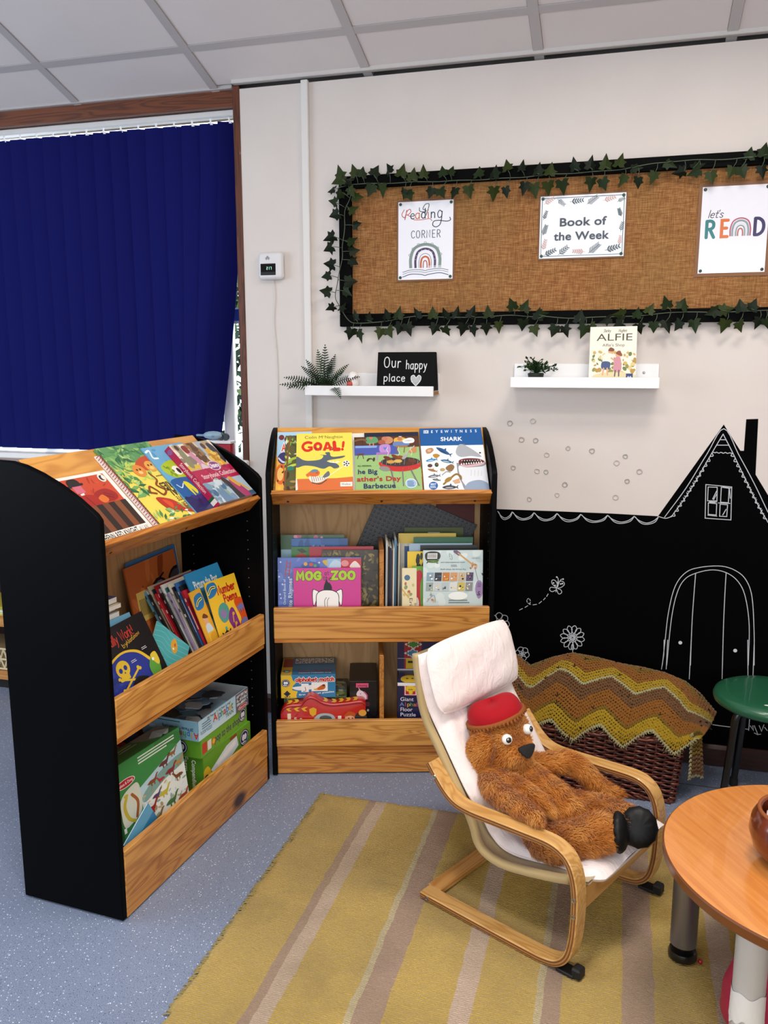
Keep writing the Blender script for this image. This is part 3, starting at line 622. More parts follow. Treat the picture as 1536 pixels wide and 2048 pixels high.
for i in range(N):
    x = -1.497 - i * .0785
    ang = 15 + rnd.uniform(-5, 5); sh = 0.0; tw = 0
    if i == 0: ang, sh, tw = 30, -.125, 40
    elif i == 1: ang, sh, tw = 14, -.085, 16
    elif i == 2: ang, sh = 14, -.045
    def fn(u, v, ang=ang, sh=sh, tw=tw):
        z = 2.334 - v * (2.334 - 1.062); a = rad(ang + tw * v * v); s = (u - .5) * .089
        b = .006 * math.sin(math.pi * u)
        return (x + s * math.cos(a) + sh * v ** 1.6 - b * math.sin(a), s * math.sin(a) + .003 * math.sin(v * 5 + i) - b * math.cos(a), z)
    g = G(); g.grid(fn, 6, 22)
    g.grid(lambda u, v: tuple(np.array(fn(1 - u, v)) + (0, .0008, 0)), 6, 22)
    s_ = g.obj('blind_slat', BL_M, bl)
    h = G(); h.box(x - .003, x + .003, -.002, .002, 2.33, 2.352); h.box(x - .01, x + .01, -.003, .003, 2.329, 2.337); h.obj('slat_hook', mat('#f4f4f4', .3), bl, 0)
# greenery and ground outside
structure(G().box(-8, 4, .32, 12, -.3, -.2).obj('ground_outside', mat('#cfcfca', .9, var=.1, bscale=3), smooth=0))
def leafcloud(name, label, box, n, cols, size, seed):
    r = np.random.default_rng(seed); V = []; F = []; Mi = []
    for i in range(n):
        t, p = r.uniform(0, 6.28), math.acos(r.uniform(-1, 1)); q = r.uniform(.82, 1.0)
        c = np.array([box[0] + box[3] * q * math.sin(p) * math.cos(t), box[1] + box[4] * q * math.sin(p) * math.sin(t), box[2] + box[5] * q * math.cos(p)])
        a, b = r.normal(size=3), r.normal(size=3); a /= np.linalg.norm(a); b -= a * (a @ b); b /= np.linalg.norm(b); s = size * r.uniform(.6, 1.3)
        k = len(V); V += [c - a * s, c + b * s * .45, c + a * s, c - b * s * .45]; F.append((k, k + 1, k + 2, k + 3)); Mi.append(r.integers(0, len(cols)))
    g = G(); g.v = [tuple(v) for v in V]; g.f = F; g.m = [int(m) for m in Mi]
    o = g.obj(name, [mat(c, .6) for c in cols], smooth=0); tag(o, label, 'hedge', kind='stuff'); return o
leafcloud('hedge', 'leafy green garden hedge seen through the window gap', (-3.2, 2.6, .9, 1.1, .55, 1.35), 9000, ['#1d3a22', '#2c5230', '#496a3c', '#6e8a58', '#16281b'], .045, 3)

# red case and toy on the sill
e = E('red_case', 'red case with a white lid on the window sill behind the bookcases', 'case', TR(-1.69, -.016, 1.0505))
g = G(); g.rbox(0, .2, .0, .046, 0, .062, .006, 2); g.obj('case_body', mat('#a01428', .4), e)
g = G(); g.rbox(-.002, .202, -.002, .048, .062, .074, .004, 2); g.obj('case_lid', mat('#e8e4e6', .4), e)
e = E('toy_plane', 'small grey blue toy plane sitting on the red case', 'toy', TR(-1.575, .006, 1.1252))
g = G(); g.ell((0, 0, .019), (.045, .02, .017), 14); g.obj('toy_body', mat('#8fa9bb', .4), e)
g = G(); g.rbox(-.075, -.04, -.006, .006, .014, .022, .003, 1); g.rbox(.0, .012, -.024, .024, .014, .02, .003, 1); g.obj('toy_wing', mat('#7f9bb0', .4), e)
for x in (.035, .055): 
    g = G(); g.lathe([(.0, -.006), (.014, -.006), (.015, 0), (.014, .006), (0, .006)], 14, T=TR(x, 0, .014) @ RX(90)); g.obj('toy_wheel', mat('#2a3038', .5), e)

# low unit glimpsed past the black bookcase
PINE_LOW = wood('low_unit_pine', '#d39a56', '#a8692c', 'X', 12, .45, 21)
e = E('low_shelf_unit', 'low pine shelf unit under the blue blind, glimpsed beside the black bookcase end', 'shelf unit', TR(-3.3, -.1, 0))
g = G(); g.box(0, 1.6, .02, .28, 0, .045); g.obj('plinth', mat('#16120f', .7), e, 0)
for z in (.045, .29, .62): g = G(); g.rbox(0, 1.6, 0, .3, z, z + .04, .002, 1); g.obj('shelf', PINE_LOW, e, 0)
for x in (0, 1.582): g = G(); g.rbox(x, x + .018, 0, .3, .085, .62, .002, 1); g.obj('side_panel', PINE_LOW, e, 0)
g = G(); g.box(.018, 1.582, .285, .298, .085, .62); g.obj('back_panel', mat('#2a1208', .7), e, 0)
e = E('lattice_basket', 'cream plastic lattice basket on the bottom shelf of the low unit', 'basket', TR(-2.83, -.09, .0865))
g = G()
for i in range(9):
    x = i * .035
    for a, b in ((0, 1), (1, 0)): g.tube([(x + a * .035, 0, .008), (x + b * .035, 0, .095)], .004, 5)
for z in (.006, .05, .098): g.rbox(-.002, .318, -.004, .004, z - .004, z + .004, .002, 1)
g.obj('lattice', mat('#d8c8a4', .6), e); g = G(); g.box(0, .316, .006, .2, 0, .09); g.obj('liner', mat('#8d7a58', .8), e, 0)
e = E('paper_stack', 'stack of pale papers on the upper shelf of the low unit', 'paper', TR(-2.8, -.08, .3312))
r_ = random.Random(1)
for i in range(5): g = G(); g.box(-.01 * r_.random(), .25, .01 * r_.random(), .2, i * .009, i * .009 + .008); g.obj('sheet', mat(['#e3d26a', '#c9d79a', '#dfe0d4', '#c8c24a', '#b7a83a'][i], .7), e, 0)

# ---------------------------------------------------------------- things on the back wall
g = G(); g.rbox(-1.170, -1.143, -.016, 0, 0, 2.43, .002, 1); structure(g.obj('trim_3', mat('#dcd8d3', .45, bump=.08, bscale=40), smooth=0))
# chalkboard paint, with the drawings on it
mur = P(1, 1, (0, 1, 1, 0)); mur.clip = False; mur.dz = 3e-5
MUR_M = mat('#030303', .7, spec=.03, bump=.05, bscale=60)
pp = [(-1.12, .9), (-.6, .9)] + MURAL_OUTLINE + [(.62, .905), (2.38, .9), (2.38, .0785), (-1.12, .0785)]
mur.poly([(a, b) for a, b in pp], '#050506')
m_ = mur.obj('chalkboard_paint', wall, FRONT @ TR(0, 0, .0012), material=MUR_M)
ch = P(1, 1, (0, 1, 1, 0)); ch.clip = False; ch.dz = 4e-6
for s, q in CHALK: ch.line(q, .0027, '#b9bdc2', bool(s), 5, keep=True)
for x, z in DOTS[:2]: ch.ell(x, z, .0065, .0065, '#c9cdd2')
for x, z in DOTS[2:]: ch.ell(x, z, .003, .003, '#c9cdd2')
ch.obj('chalk_drawing', wall, FRONT @ TR(0, 0, .002), material=CHALK_M)
g = G(); r_ = random.Random(6)
for i, (x, z) in enumerate(RINGS):
    g = G(); R = r_.uniform(.0068, .009)
    g.tube([(x + R * math.cos(t) * r_.uniform(.9, 1.1), -.0016, z + R * math.sin(t) * r_.uniform(.85, 1.1)) for t in [k * 2 * math.pi / 12 for k in range(12)]], .0019, 5, closed=True)
    g.obj('glue_ring', mat(['#a9a39d', '#c4bdb5', '#b5afa8'][i % 3], .4), wall)

# notice board
nb = E('notice_board', 'wide hessian notice board in a black frame on the cream wall', 'notice board', TR(0, 0, 0))
BX0, BX1, BZ0, BZ1 = -1.026, 1.02, 1.562, 2.090
FR_M = mat('#030303', .6, spec=.06)
for nm, q in (('frame_rail', (BX0, BX1, BZ0, 1.607)), ('frame_rail', (BX0, BX1, 2.046, BZ1)), ('frame_rail', (BX0, -.979, 1.607, 2.046)), ('frame_rail', (.973, BX1, 1.607, 2.046))):
    g = G(); g.rbox(q[0], q[1], -.024, 0, q[2], q[3], .002, 1); g.obj(nm, FR_M, nb, 0)
def hessian():
    k = NT('hessian_weave'); k.set(.9, spec=.1); v = k.coord()
    a = k.noise(k.coord((30, 30, 520)), 1, 3, .6); b = k.noise(k.coord((520, 30, 30)), 1, 3, .6)
    w1 = k.n('TexWave'); w1.wave_type = 'BANDS'; w1.bands_direction = 'X'; w1.inputs['Scale'].default_value = 105; w1.inputs['Distortion'].default_value = 1.2; w1.inputs['Detail Scale'].default_value = .6; k.l(v, w1.inputs['Vector'])
    w2 = k.n('TexWave'); w2.wave_type = 'BANDS'; w2.bands_direction = 'Z'; w2.inputs['Scale'].default_value = 105; w2.inputs['Distortion'].default_value = 1.2; w2.inputs['Detail Scale'].default_value = .6; k.l(v, w2.inputs['Vector'])
    wv = k.math('MULTIPLY', w1.outputs['Fac'], w2.outputs['Fac'])
    t = k.math('ADD', k.math('MULTIPLY', a, .55), k.math('MULTIPLY', b, .45))
    c = k.ramp(t, [(.34, '#6a4326'), (.5, '#9c6a40'), (.66, '#c69462')])
    c = k.mix(k.ramp(k.noise(v, 5, 4), [(.40, '#000'), (.7, '#888')]), c, '#8a7a48')
    c = k.mix(k.math('MULTIPLY', k.math('SUBTRACT', .5, wv), .35), c, '#4a2810')
    k.col(c); k.bump(k.math('ADD', wv, k.math('MULTIPLY', k.noise(v, 4, 2), 2.0)), .5, .003); return k.m
def hf(u, v):
    x, z = -.979 + u * 1.952, 1.607 + v * .439
    s = .0025 * math.sin(x * 9 + z * 14) * math.exp(-(z - 1.6) * 9) + .0015 * math.sin(x * 21 - z * 17) * math.exp(-(z - 1.6) * 6)
    return (x, -.010 - s, z)
g = G(); g.grid(hf, 120, 30); g.box(-.979, .973, -.006, 0, 1.607, 2.046); g.obj('hessian', hessian(), nb, 180)

PIN_M = mat('#12402c', .35); PIN_K = mat('#1b2420', .35)
def poster(name, label, x0, x1, z0, z1, mount, mcol, art, pins, tilt=0, gloss=PRINT):
    """a laminated sheet on a coloured paper mount, pinned at its corners; placed by its lower left corner"""
    e = E(name, label, 'poster', TR(x0, -.0135, z0) @ RY(tilt))
    w_, h_ = x1 - x0, z1 - z0
    g = G(); g.box(-mount, w_ + mount, 0, .001, -mount, h_ + mount); g.obj('paper_mount', mat(mcol, .7), e, 0)
    g = G(); g.box(0, w_, -.0012, 0, 0, h_); g.obj('sheet', mat('#e9e9ee', .3), e, 0)
    p = art(w_, h_); p.obj('printed_sheet', e, FRONT @ TR(0, 0, .0013), material=gloss)
    for (px, pz), pm in zip(((.008, .008), (w_ - .008, .008), (.008, h_ - .008), (w_ - .008, h_ - .008)), pins):
        g = G(); g.lathe([(0, -.002), (.0052, -.002), (.0052, .0015), (.004, .003), (0, .0036)], 14, T=TR(px, -.002, pz) @ RX(90)); g.obj('drawing_pin', pm, e)
    return e
def art_reading(w_, h_):
    p = P(w_, h_, (532, 400, 905, 955)); p.fill('#ececf2'); R, D, O = '#b8503f', '#39404c', '#c8714a'
    p.line([(572, 455), (556, 490), (575, 510), (590, 470), (610, 452), (618, 470), (600, 490), (585, 492)], 5, R); p.line([(590, 460), (577, 525)], 6, R); p.line([(590, 490), (615, 505), (640, 528), (700, 530), (745, 525), (762, 540)], 4.5, R)
    p.hand('e', 632, 522, 62, 6, D, stretch=.9); p.hand('a', 667, 522, 66, 7, O, stretch=.9); p.hand('d', 707, 520, 68, 7, D, stretch=.85)
    p.line([(722, 500), (740, 440), (738, 420), (715, 425), (700, 455), (720, 465), (715, 475), (680, 470), (676, 445)], 5, D)
    p.hand('i', 740, 520, 66, 7, O); p.hand('n', 772, 520, 66, 7, D, stretch=.9)
    p.line([(828, 480), (812, 470), (800, 495), (808, 520), (826, 512), (830, 475), (826, 530), (815, 570), (790, 585), (768, 572), (775, 545), (810, 540), (860, 548), (886, 540), (882, 522)], 6, D)
    for t, x in zip('CORNER', (633, 668, 704, 738, 774, 808)): p.hand(t, x, 658, 52, 5, '#5a626c', stretch=.72, track=0)
    cx, by = 718, 872
    def arch(r, hgt, wd, col):
        p.line([(cx - r, by), (cx - r, by - hgt * .45), (cx - r * .72, by - hgt * .85), (cx, by - hgt), (cx + r * .72, by - hgt * .85), (cx + r, by - hgt * .45), (cx + r, by)], wd, col, cap=False)
    for i in range(7): a = math.pi * (i + .5) / 7; p.ell(cx - 108 * math.cos(a), by - 70 - 108 * math.sin(a), 9, 9, '#7a847c'); p.ell(cx - 108 * math.cos(a), by - 70 - 108 * math.sin(a), 6, 6, '#ececf2')
    arch(99, 167, 20, '#7f9089'); arch(66, 136, 15, '#4a3a5c'); arch(42, 102, 3, '#3a4a60'); arch(29, 80, 12, '#c0623c'); arch(13, 52, 6, '#a84a3a')
    for i in range(9): a = math.pi * i / 8; p.ell(cx - 66 * math.cos(a), by - 60 - 66 * math.sin(a) * 1.1, 2.2, 2.2, '#ddd')
    for y in (858, 866): p.rect(736, y, 832, y + 3, '#ececf2')
    for dy, c, t in ((0, '#6a7078', 4), (15, '#7a8088', 3), (34, '#4a5a7c', 5)):
        p.line([(564, 900 + dy), (620, 885 + dy * .9), (690, 885 + dy), (718, 893 + dy), (746, 885 + dy), (820, 880 + dy * .9), (876, 892 + dy)], t, c)
    return p
def sprig(p, x, y, ang, L, col, kind=0):
    a = rad(ang); d = (math.cos(a), math.sin(a)); q = (-d[1], d[0])
    p.line([(x, y), (x + d[0] * L, y + d[1] * L)], 2.2, col)
    n = 5 if kind < 2 else 9
    for i in range(1, n + 1):
        t = i / n * L; r = L * (.30 if kind == 0 else .36 if kind == 1 else .30) * (1 - .35 * i / n)
        for s in (-1, 1):
            bx, by = x + d[0] * t * .9, y + d[1] * t * .9
            ex, ey = bx + (d[0] * .75 + q[0] * s * .8) * r, by + (d[1] * .75 + q[1] * s * .8) * r
            if kind == 2: p.line([(bx, by), (ex, ey)], 3, col)
            else:
                mx, my = (bx + ex) / 2, (by + ey) / 2; p.ell(mx, my, r * .55, r * (.2 if kind == 0 else .13), col, math.degrees(math.atan2(ey - by, ex - bx)), 10)
def art_week(w_, h_):
    p = P(w_, h_, (0, 0, 545, 400)); p.fill('#eef1f6'); D, PK = '#47565c', '#c9a29c'
    q = [(25, 14), (520, 14), (534, 28), (534, 372), (520, 386), (25, 386), (11, 372), (11, 28), (25, 14)]
    p.line(q, 4.5, '#53656e', False)
    for a in ((22, 50, -30, 75, PK, 0), (110, 22, 40, 60, D, 1), (190, 42, -5, 85, D, 0), (300, 62, -35, 80, D, 2), (400, 45, -15, 80, PK, 0), (490, 55, -25, 50, D, 1),
              (22, 150, -70, 60, D, 0), (20, 250, -70, 70, D, 2), (22, 350, -75, 75, PK, 0), (520, 150, -110, 55, D, 2), (520, 245, -80, 60, D, 1), (515, 330, -85, 60, PK, 0),
              (30, 380, -25, 85, D, 0), (125, 380, -40, 80, D, 1), (300, 365, 185, 80, PK, 0), (320, 375, -40, 90, D, 2), (425, 360, -15, 95, D, 0)): sprig(p, *a)
    p.text('Book of', 275, 195, 50, '#3a4250', 1, wd=300); p.text('the Week', 270, 285, 50, '#3a4250', 1, wd=350)
    return p
def art_lets(w_, h_):
    p = P(w_, h_, (0, 0, 420, 575)); p.fill('#e7e6ee')
    p.hand('let', 75, 205, 50, 5, '#33343c', shear=.25, track=.4); p.hand("'s", 120, 205, 50, 5, '#33343c', shear=.25, track=.4)
    p.hand('R', 66, 335, 108, 21, '#2f7a7c', stretch=.8); p.hand('E', 156, 333, 108, 21, '#d2703a', stretch=.75); p.hand('D', 372, 328, 108, 21, '#37325c', stretch=.85)
    cx, by = 252, 332
    for r, hh, wd, c in ((62, 118, 9, '#b0566c'), (49, 102, 13, '#8a99a0'), (36, 84, 9, '#d8dade'), (27, 70, 9, '#8a99a0'), (15, 50, 9, '#b0665c')):
        p.line([(cx - r, by), (cx - r, by - hh * .45), (cx - r * .72, by - hh * .85), (cx, by - hh), (cx + r * .72, by - hh * .85), (cx + r, by - hh * .45), (cx + r, by)], wd, c, cap=False)
    return p
k = NT('laminated_print'); k.set(.12, coat=.6); a_ = k.n('Attribute'); a_.attribute_name = 'ink'; k.l(a_.outputs['Color'], k.b.inputs['Base Color']); LAMI = k.m
poster('reading_corner_poster', 'upright white poster lettered Reading Corner over a rainbow and open book', -.8045, -.605, 1.7245, 1.9925, .006, '#7a5338', art_reading, (PIN_M,) * 4)
poster('book_of_the_week_sign', 'wide white sign lettered Book of the Week inside a leaf border', -.303, -.0225, 1.7825, 1.986, .005, '#7a5338', art_week, (PIN_M,) * 4)
poster('lets_read_poster', 'glossy white poster with let\'s READ in coloured letters at the board\'s far end', .2155, .4185, 1.7185, 1.989, .011, '#80583a', art_lets, (PIN_M, PIN_K, PIN_K, PIN_K), gloss=LAMI)

# ivy garland
iv = E('ivy_garland', 'artificial dark green ivy garland strung round the notice board', 'garland', TR(0, 0, 0))
rv = random.Random(11)
vg = G()
for q in VINE: vg.tube([(x, -.036 - .006 * math.sin(40 * x), z) for x, z in catmull(q, 4)], .0016, 5)
allv = [p for q in VINE for p in catmull(q, 6)]
LEAF = [(0, -.12), (.20, -.30), (.55, -.22), (.42, .05), (.62, .30), (.30, .38), (0, 1.0), (-.30, .38), (-.62, .30), (-.42, .05), (-.55, -.22), (-.20, -.30)]
def ivy_leaf_mesh(seed):
    r = random.Random(seed); g = G(); f = r.uniform(.10, .32)
    vs = [(0, .2, 0.0)] + [(x * r.uniform(.9, 1.1), y * r.uniform(.92, 1.08), -f * abs(x) - .12 * y * y * r.uniform(-.4, 1.2)) for x, y in LEAF]
    g.add(vs, [(0, i, i % 12 + 1) for i in range(1, 13)])
    return g
LM = [mat(c, .5, var=.3, bscale=60, spec=.16) for c in ('#141f0e', '#1c2a10', '#0f180b', '#2a3512')]
protos = []
for i in range(8):
    o = ivy_leaf_mesh(i).obj('leaf', LM[i % 4], iv, 0); protos.append(o)
used = set()
for n, (x, z, d) in enumerate(IVY):
    i = rv.randrange(8)
    if i in used: o = protos[i].copy(); COL.objects.link(o)
    else: o = protos[i]; used.add(i)
    y = -.040 - rv.uniform(0, .012); s = .037 * rv.uniform(.88, 1.12)
    o.matrix_local = TR(x, y, z) @ RX(90) @ RZ(d - 90) @ RX(rv.uniform(-28, 18)) @ RY(rv.uniform(-35, 35)) @ TR(0, -.25 * s, 0) @ Matrix.Scale(s, 4)
    bx, bz = min(allv, key=lambda p: (p[0] - x - .01) ** 2 + (p[1] - z) ** 2)
    a = rad(d); sx, sz = x - math.cos(a) * .012, z - math.sin(a) * .012
    vg.tube([(sx, y, sz), ((sx + bx) / 2 + .003, y - .002, (sz + bz) / 2), (bx, -.037, bz)], .0011, 4)
for i in range(8):
    if i not in used: bpy.data.objects.remove(protos[i])
vg.obj('vine', mat('#4c5844', .6), iv, 180)

# climate monitor with its lead
e = E('climate_monitor', 'white square wall monitor with a small lit number display', 'monitor', TR(-1.348, 0, 1.738))
g = G(); g.rbox(0, .1, -.03, 0, 0, .1, .014, 4); g.obj('case', mat('#d9d6d6', .4), e)
g = G(); g.rbox(.012, .073, -.0312, -.028, .016, .058, .001, 1); g.obj('display_window', mat('#030405', .12), e, 0)
g = G(); g.rbox(.012, .073, -.0316, -.03, .016, .028, .001, 1); g.obj('button_strip', mat('#1c1e20', .3), e, 0)
SEG = {'2': 'abged', '1': 'bc', '7': 'abc'}
k = NT('lit_digits'); k.col('#000'); k.b.inputs['Emission Color'].default_value = (.45, 1, .75, 1); k.b.inputs['Emission Strength'].default_value = 1.6
g = G()
for n, c in enumerate('217'):
    x, y, a, b = .037 + n * .0068 + (.0016 if n == 2 else 0), .036, .0045, .010
    for s_ in SEG[c]:
        q = {'a': (0, b - .001, a, b), 'd': (0, 0, a, .001), 'g': (0, b / 2 - .0005, a, b / 2 + .0005), 'b': (a - .001, b / 2, a, b), 'c': (a - .001, 0, a, b / 2), 'e': (0, 0, .001, b / 2), 'f': (0, b / 2, .001, b)}[s_]
        g.box(x + q[0], x + q[2], -.0319, -.0312, y + q[1], y + q[3])
g.obj('digits', k.m, e, 0)
p = P(.1, .1, (0, 0, 100, 100)); G_ = '#8f8d90'
p.poly([(30, 24), (41, 13), (52, 24), (48, 24), (48, 29), (43, 29), (43, 25), (39, 25), (39, 29), (34, 29), (34, 24)], G_)
p.obj('house_symbol', e, FRONT @ TR(0, 0, .0302), material=MATTE)
p = P(.03, .1, (0, 0, 30, 100))
for i in range(12): p.ell(15, 18 + i * 5.2, 1.2, 1.2, '#55555a')
p.obj('vent_dots', e, Matrix(((0, 0, 1, .1001), (1, 0, 0, -.03), (0, 1, 0, 0), (0, 0, 0, 1))), material=MATTE)
g = G(); g.tube(catmull([(.052, -.004, .002), (.056, -.004, -.06), (.050, -.003, -.16), (.058, -.003, -.27), (.060, -.003, -.40), (.056, -.003, -.52), (.059, -.003, -.64), (.064, -.003, -.80)], 6), .0019, 6); g.obj('cord', mat('#d3cfc9', .5), e)

# picture ledges
def ledge(label, x0, x1, z, end):
    e = E('picture_ledge', label, 'ledge', TR(x0, 0, z)); L = x1 - x0
    W_ = mat('#e9e8e8', .35)
    g = G(); g.rbox(0, L, -.1, 0, 0, .012, .0015, 1); g.obj('ledge_base', W_, e, 0)
    g = G(); g.rbox(0, L, -.112, -.1, -.006, .03, .0015, 1); g.obj('front_lip', W_, e, 0)
    g = G(); g.rbox(0, L, -.012, 0, .012, .075, .0015, 1); g.obj('back_rail', W_, e, 0)
    if end: g = G(); g.box(L - .0005, L + .0006, -.1, -.02, -.0002, .0118); g.obj('raw_edge', mat('#9a6a3c', .8), e, 0)
    for x in (L * .12, L * .9):
        g = G(); g.lathe([(0, 0), (.005, 0), (.004, .002), (0, .0025)], 12, T=TR(x, -.012, .045) @ RX(90)); g.obj('screw', mat('#8c8c90', .3, 1), e)
    return e
ledge('white picture ledge holding the fern and the chalk sign', -1.135, -.650, 1.317, True)
ledge('white picture ledge holding the small bushy plant and a picture book', -.378, .112, 1.351, False)

# fern
e = E('potted_fern', 'artificial fern with arching feathery fronds on the picture ledge', 'plant', TR(-1.075, -.065, 1.33))
FN = [mat(c, .55, var=.2, spec=.15) for c in ('#16280f', '#1e3414', '#10200c')]
def frond(az, el, L, droop, seed, sx=1):
    r = random.Random(seed); g = G(); az, el = rad(az), rad(el); n = 17
    d0 = np.array((math.cos(az) * math.cos(el), math.sin(az) * math.cos(el) , math.sin(el)))
    pts = [np.array((0., 0., 0.))]; d = d0.copy()
    for i in range(n):
        pts.append(pts[-1] + d * L / n); d = d + np.array((0, 0, -droop / n)); d /= np.linalg.norm(d)
    g.tube([tuple(q) for q in pts], [.0016 * (1 - .6 * i / n) for i in range(n + 1)], 5)
    for i in range(2, n + 1):
        t = i / n; l = min(L, .15) * .17 * math.sin(math.pi * min(1, (t * .90 + .08))) ** .7 * (1.15 - .35 * t)
        dd = pts[i] - pts[i - 1]; dd /= np.linalg.norm(dd)
        side = np.cross(dd, (0, -.75, .65)); side /= np.linalg.norm(side) or 1
        up = np.cross(side, dd)
        for s in (-1, 1):
            o = side * s * .95 + dd * .32 - up * .12; o /= np.linalg.norm(o); b = pts[i]; wv = dd * .0019
            g.add([b - wv, b + o * l * .5 - wv * 1.25 , b + o * l, b + o * l * .5 + wv * 1.25, b + wv], [(0, 1, 2, 3, 4)])
    return g
for i, (az, el, L, dr) in enumerate([(95, 84, .165, .1), (150, 78, .15, .25), (178, 62, .13, .35), (182, 30, .165, .55), (188, 16, .17, .35), (215, 40, .15, 1.5), (60, 70, .14, .3), (20, 55, .13, .5), (-4, 34, .15, .6), (-8, 52, .11, .6), (-40, 35, .135, 1.9), (200, 55, .12, .5), (250, 60, .12, 1.2), (300, 55, .13, 1.6), (-20, 75, .12, .4)]):
    frond(az, el, L, dr, i).obj('frond', FN[i % 3], e, 0)
g = G(); g.lathe([(.0, 0), (.022, 0), (.026, .02), (.02, .022), (0, .02)], 16); g.obj('pot', mat('#20281c', .7), e)
e = E('shell_ornament', 'small white and red ornament half hidden behind the fern', 'ornament', TR(-.965, -.055, 1.329))
g = G(); g.ell((0, 0, .035), (.024, .02, .035), 16); g.obj('shell', mat('#e8e0dc', .4), e)
g = G(); g.ell((-.008, -.016, .024), (.012, .01, .014), 14); g.obj('red_patch', mat('#b84a3c', .5), e)
# chalk sign
e = E('chalk_sign', 'black folding chalk sign lettered Our happy place on the white ledge', 'sign', TR(-.8665, -.086, 1.3305))
g = G(); g.rbox(0, .216, 0, .004, 0, .139, .001, 1, T=RX(-9)); g.obj('front_board', mat('#050506', .6, bump=.1, bscale=80, spec=.12), e, 0)
g = G(); g.rbox(0, .216, 0, .004, 0, .139, .001, 1, T=TR(0, .062, 0) @ RX(14)); g.obj('rear_board', mat('#0a0a0b', .6), e, 0)
p = P(.216, .139, (385, 125, 615, 268)); C_ = '#d8d8d8'
p.hand('Our', 447, 182, 38, 3.4, C_, stretch=.86, track=1.5, jig=1); p.hand('happy', 542, 188, 32, 3.2, C_, stretch=.76, track=1.2, jig=1); p.hand('place', 457, 234, 28, 3.2, C_, stretch=1.0, track=1.4, jig=1)
p.blob([(541, 250), (524, 232), (522, 216), (532, 211), (541, 220), (551, 211), (560, 217), (557, 232)], '#a8a8a8'); p.line([(541, 250), (524, 232), (522, 216), (532, 211), (541, 220), (551, 211), (560, 217), (557, 232), (541, 250)], 3, C_)
for i in range(6): p.line([(527 + i * 5, 218), (523 + i * 6, 236)], 1.2, '#cfcfcf')
p.obj('chalk_lettering', e, RX(-9) @ FRONT @ TR(0, 0, .0006), material=CHALK_M)
# small bushy plant
e = E('bushy_plant', 'small bushy artificial plant with glossy oval leaves on the ledge', 'plant', TR(-.297, -.06, 1.363))
g = G(); g.lathe([(0, 0), (.024, 0), (.028, .03), (.024, .032), (0, .03)], 16); g.obj('pot', mat('#1c2418', .7), e)
r_ = random.Random(3)
for i in range(34):
    az, el = r_.uniform(0, 360), r_.uniform(5, 85); L = r_.uniform(.04, .075) * (1.25 if el < 30 else .95); g = G()
    d = Vector((math.cos(rad(az)) * math.cos(rad(el)), math.sin(rad(az)) * math.cos(rad(el)) * .75, math.sin(rad(el)) * .8)) * L; b = Vector((0, 0, .03))
    g.tube([b, b + d * .6 + Vector((0, 0, .008)), b + d], .0011, 4)
    for k_ in range(6):
        c = b + d * (.45 + .11 * k_); a = Vector((r_.gauss(0, 1), r_.gauss(0, 1), r_.gauss(.4, .7))).normalized(); a = (a + d.normalized() * .8).normalized(); q = a.cross(Vector((r_.gauss(0, 1), r_.gauss(0, 1), 1))).normalized(); s = r_.uniform(.010, .015)
        g.add([c, c + a * s * .5 + q * s * .36, c + a * s * 1.1, c + a * s * .5 - q * s * .36], [(0, 1, 2, 3)])
    g.obj('sprig', mat(['#14300f', '#1e3f16', '#0f260f', '#2a4a1e'][i % 4], .42, spec=.25), e, 0)
# ================================================================ the two display bookcases
BLACK_M = mat('#030304', .5, spec=.06, bump=.04, bscale=300)
PINES = [wood('honey_pine_%d' % i, a, b, 'X', 10, .36, 3.1 * i + 1, kn, 1.0, .25) for i, (a, b, kn) in enumerate([('#dca052', '#9c5c22', 4.6), ('#d18a38', '#954f18', 0), ('#dfa454', '#a0622a', 3.9), ('#d2923f', '#975520', 3.3)])]
PINE_Y = wood('honey_pine_divider', '#c98a3e', '#8a4c18', 'Y', 10, .4, 2)
PLY_M = wood('pale_ply_back', '#c99f6e', '#ab8250', 'Z', 7, .6, 4, 0, .8, 0)
BOARD_M = wood('display_board_veneer', '#dfa24c', '#b8742a', 'X', 6, .35, 9, 0, .7, .3)
LBM = TR(-1.181, -1.349, 0) @ RZ(85.8)
RBM = TR(-1.122, -.516, 0) @ RZ(17.2)
SL = 44.5
def slab_m(M): return M @ TR(0, .032, .984 if M is LBM else .9928) @ RX(SL if M is LBM else SL + .23)          # x across, y up the sloping display board, z out of it

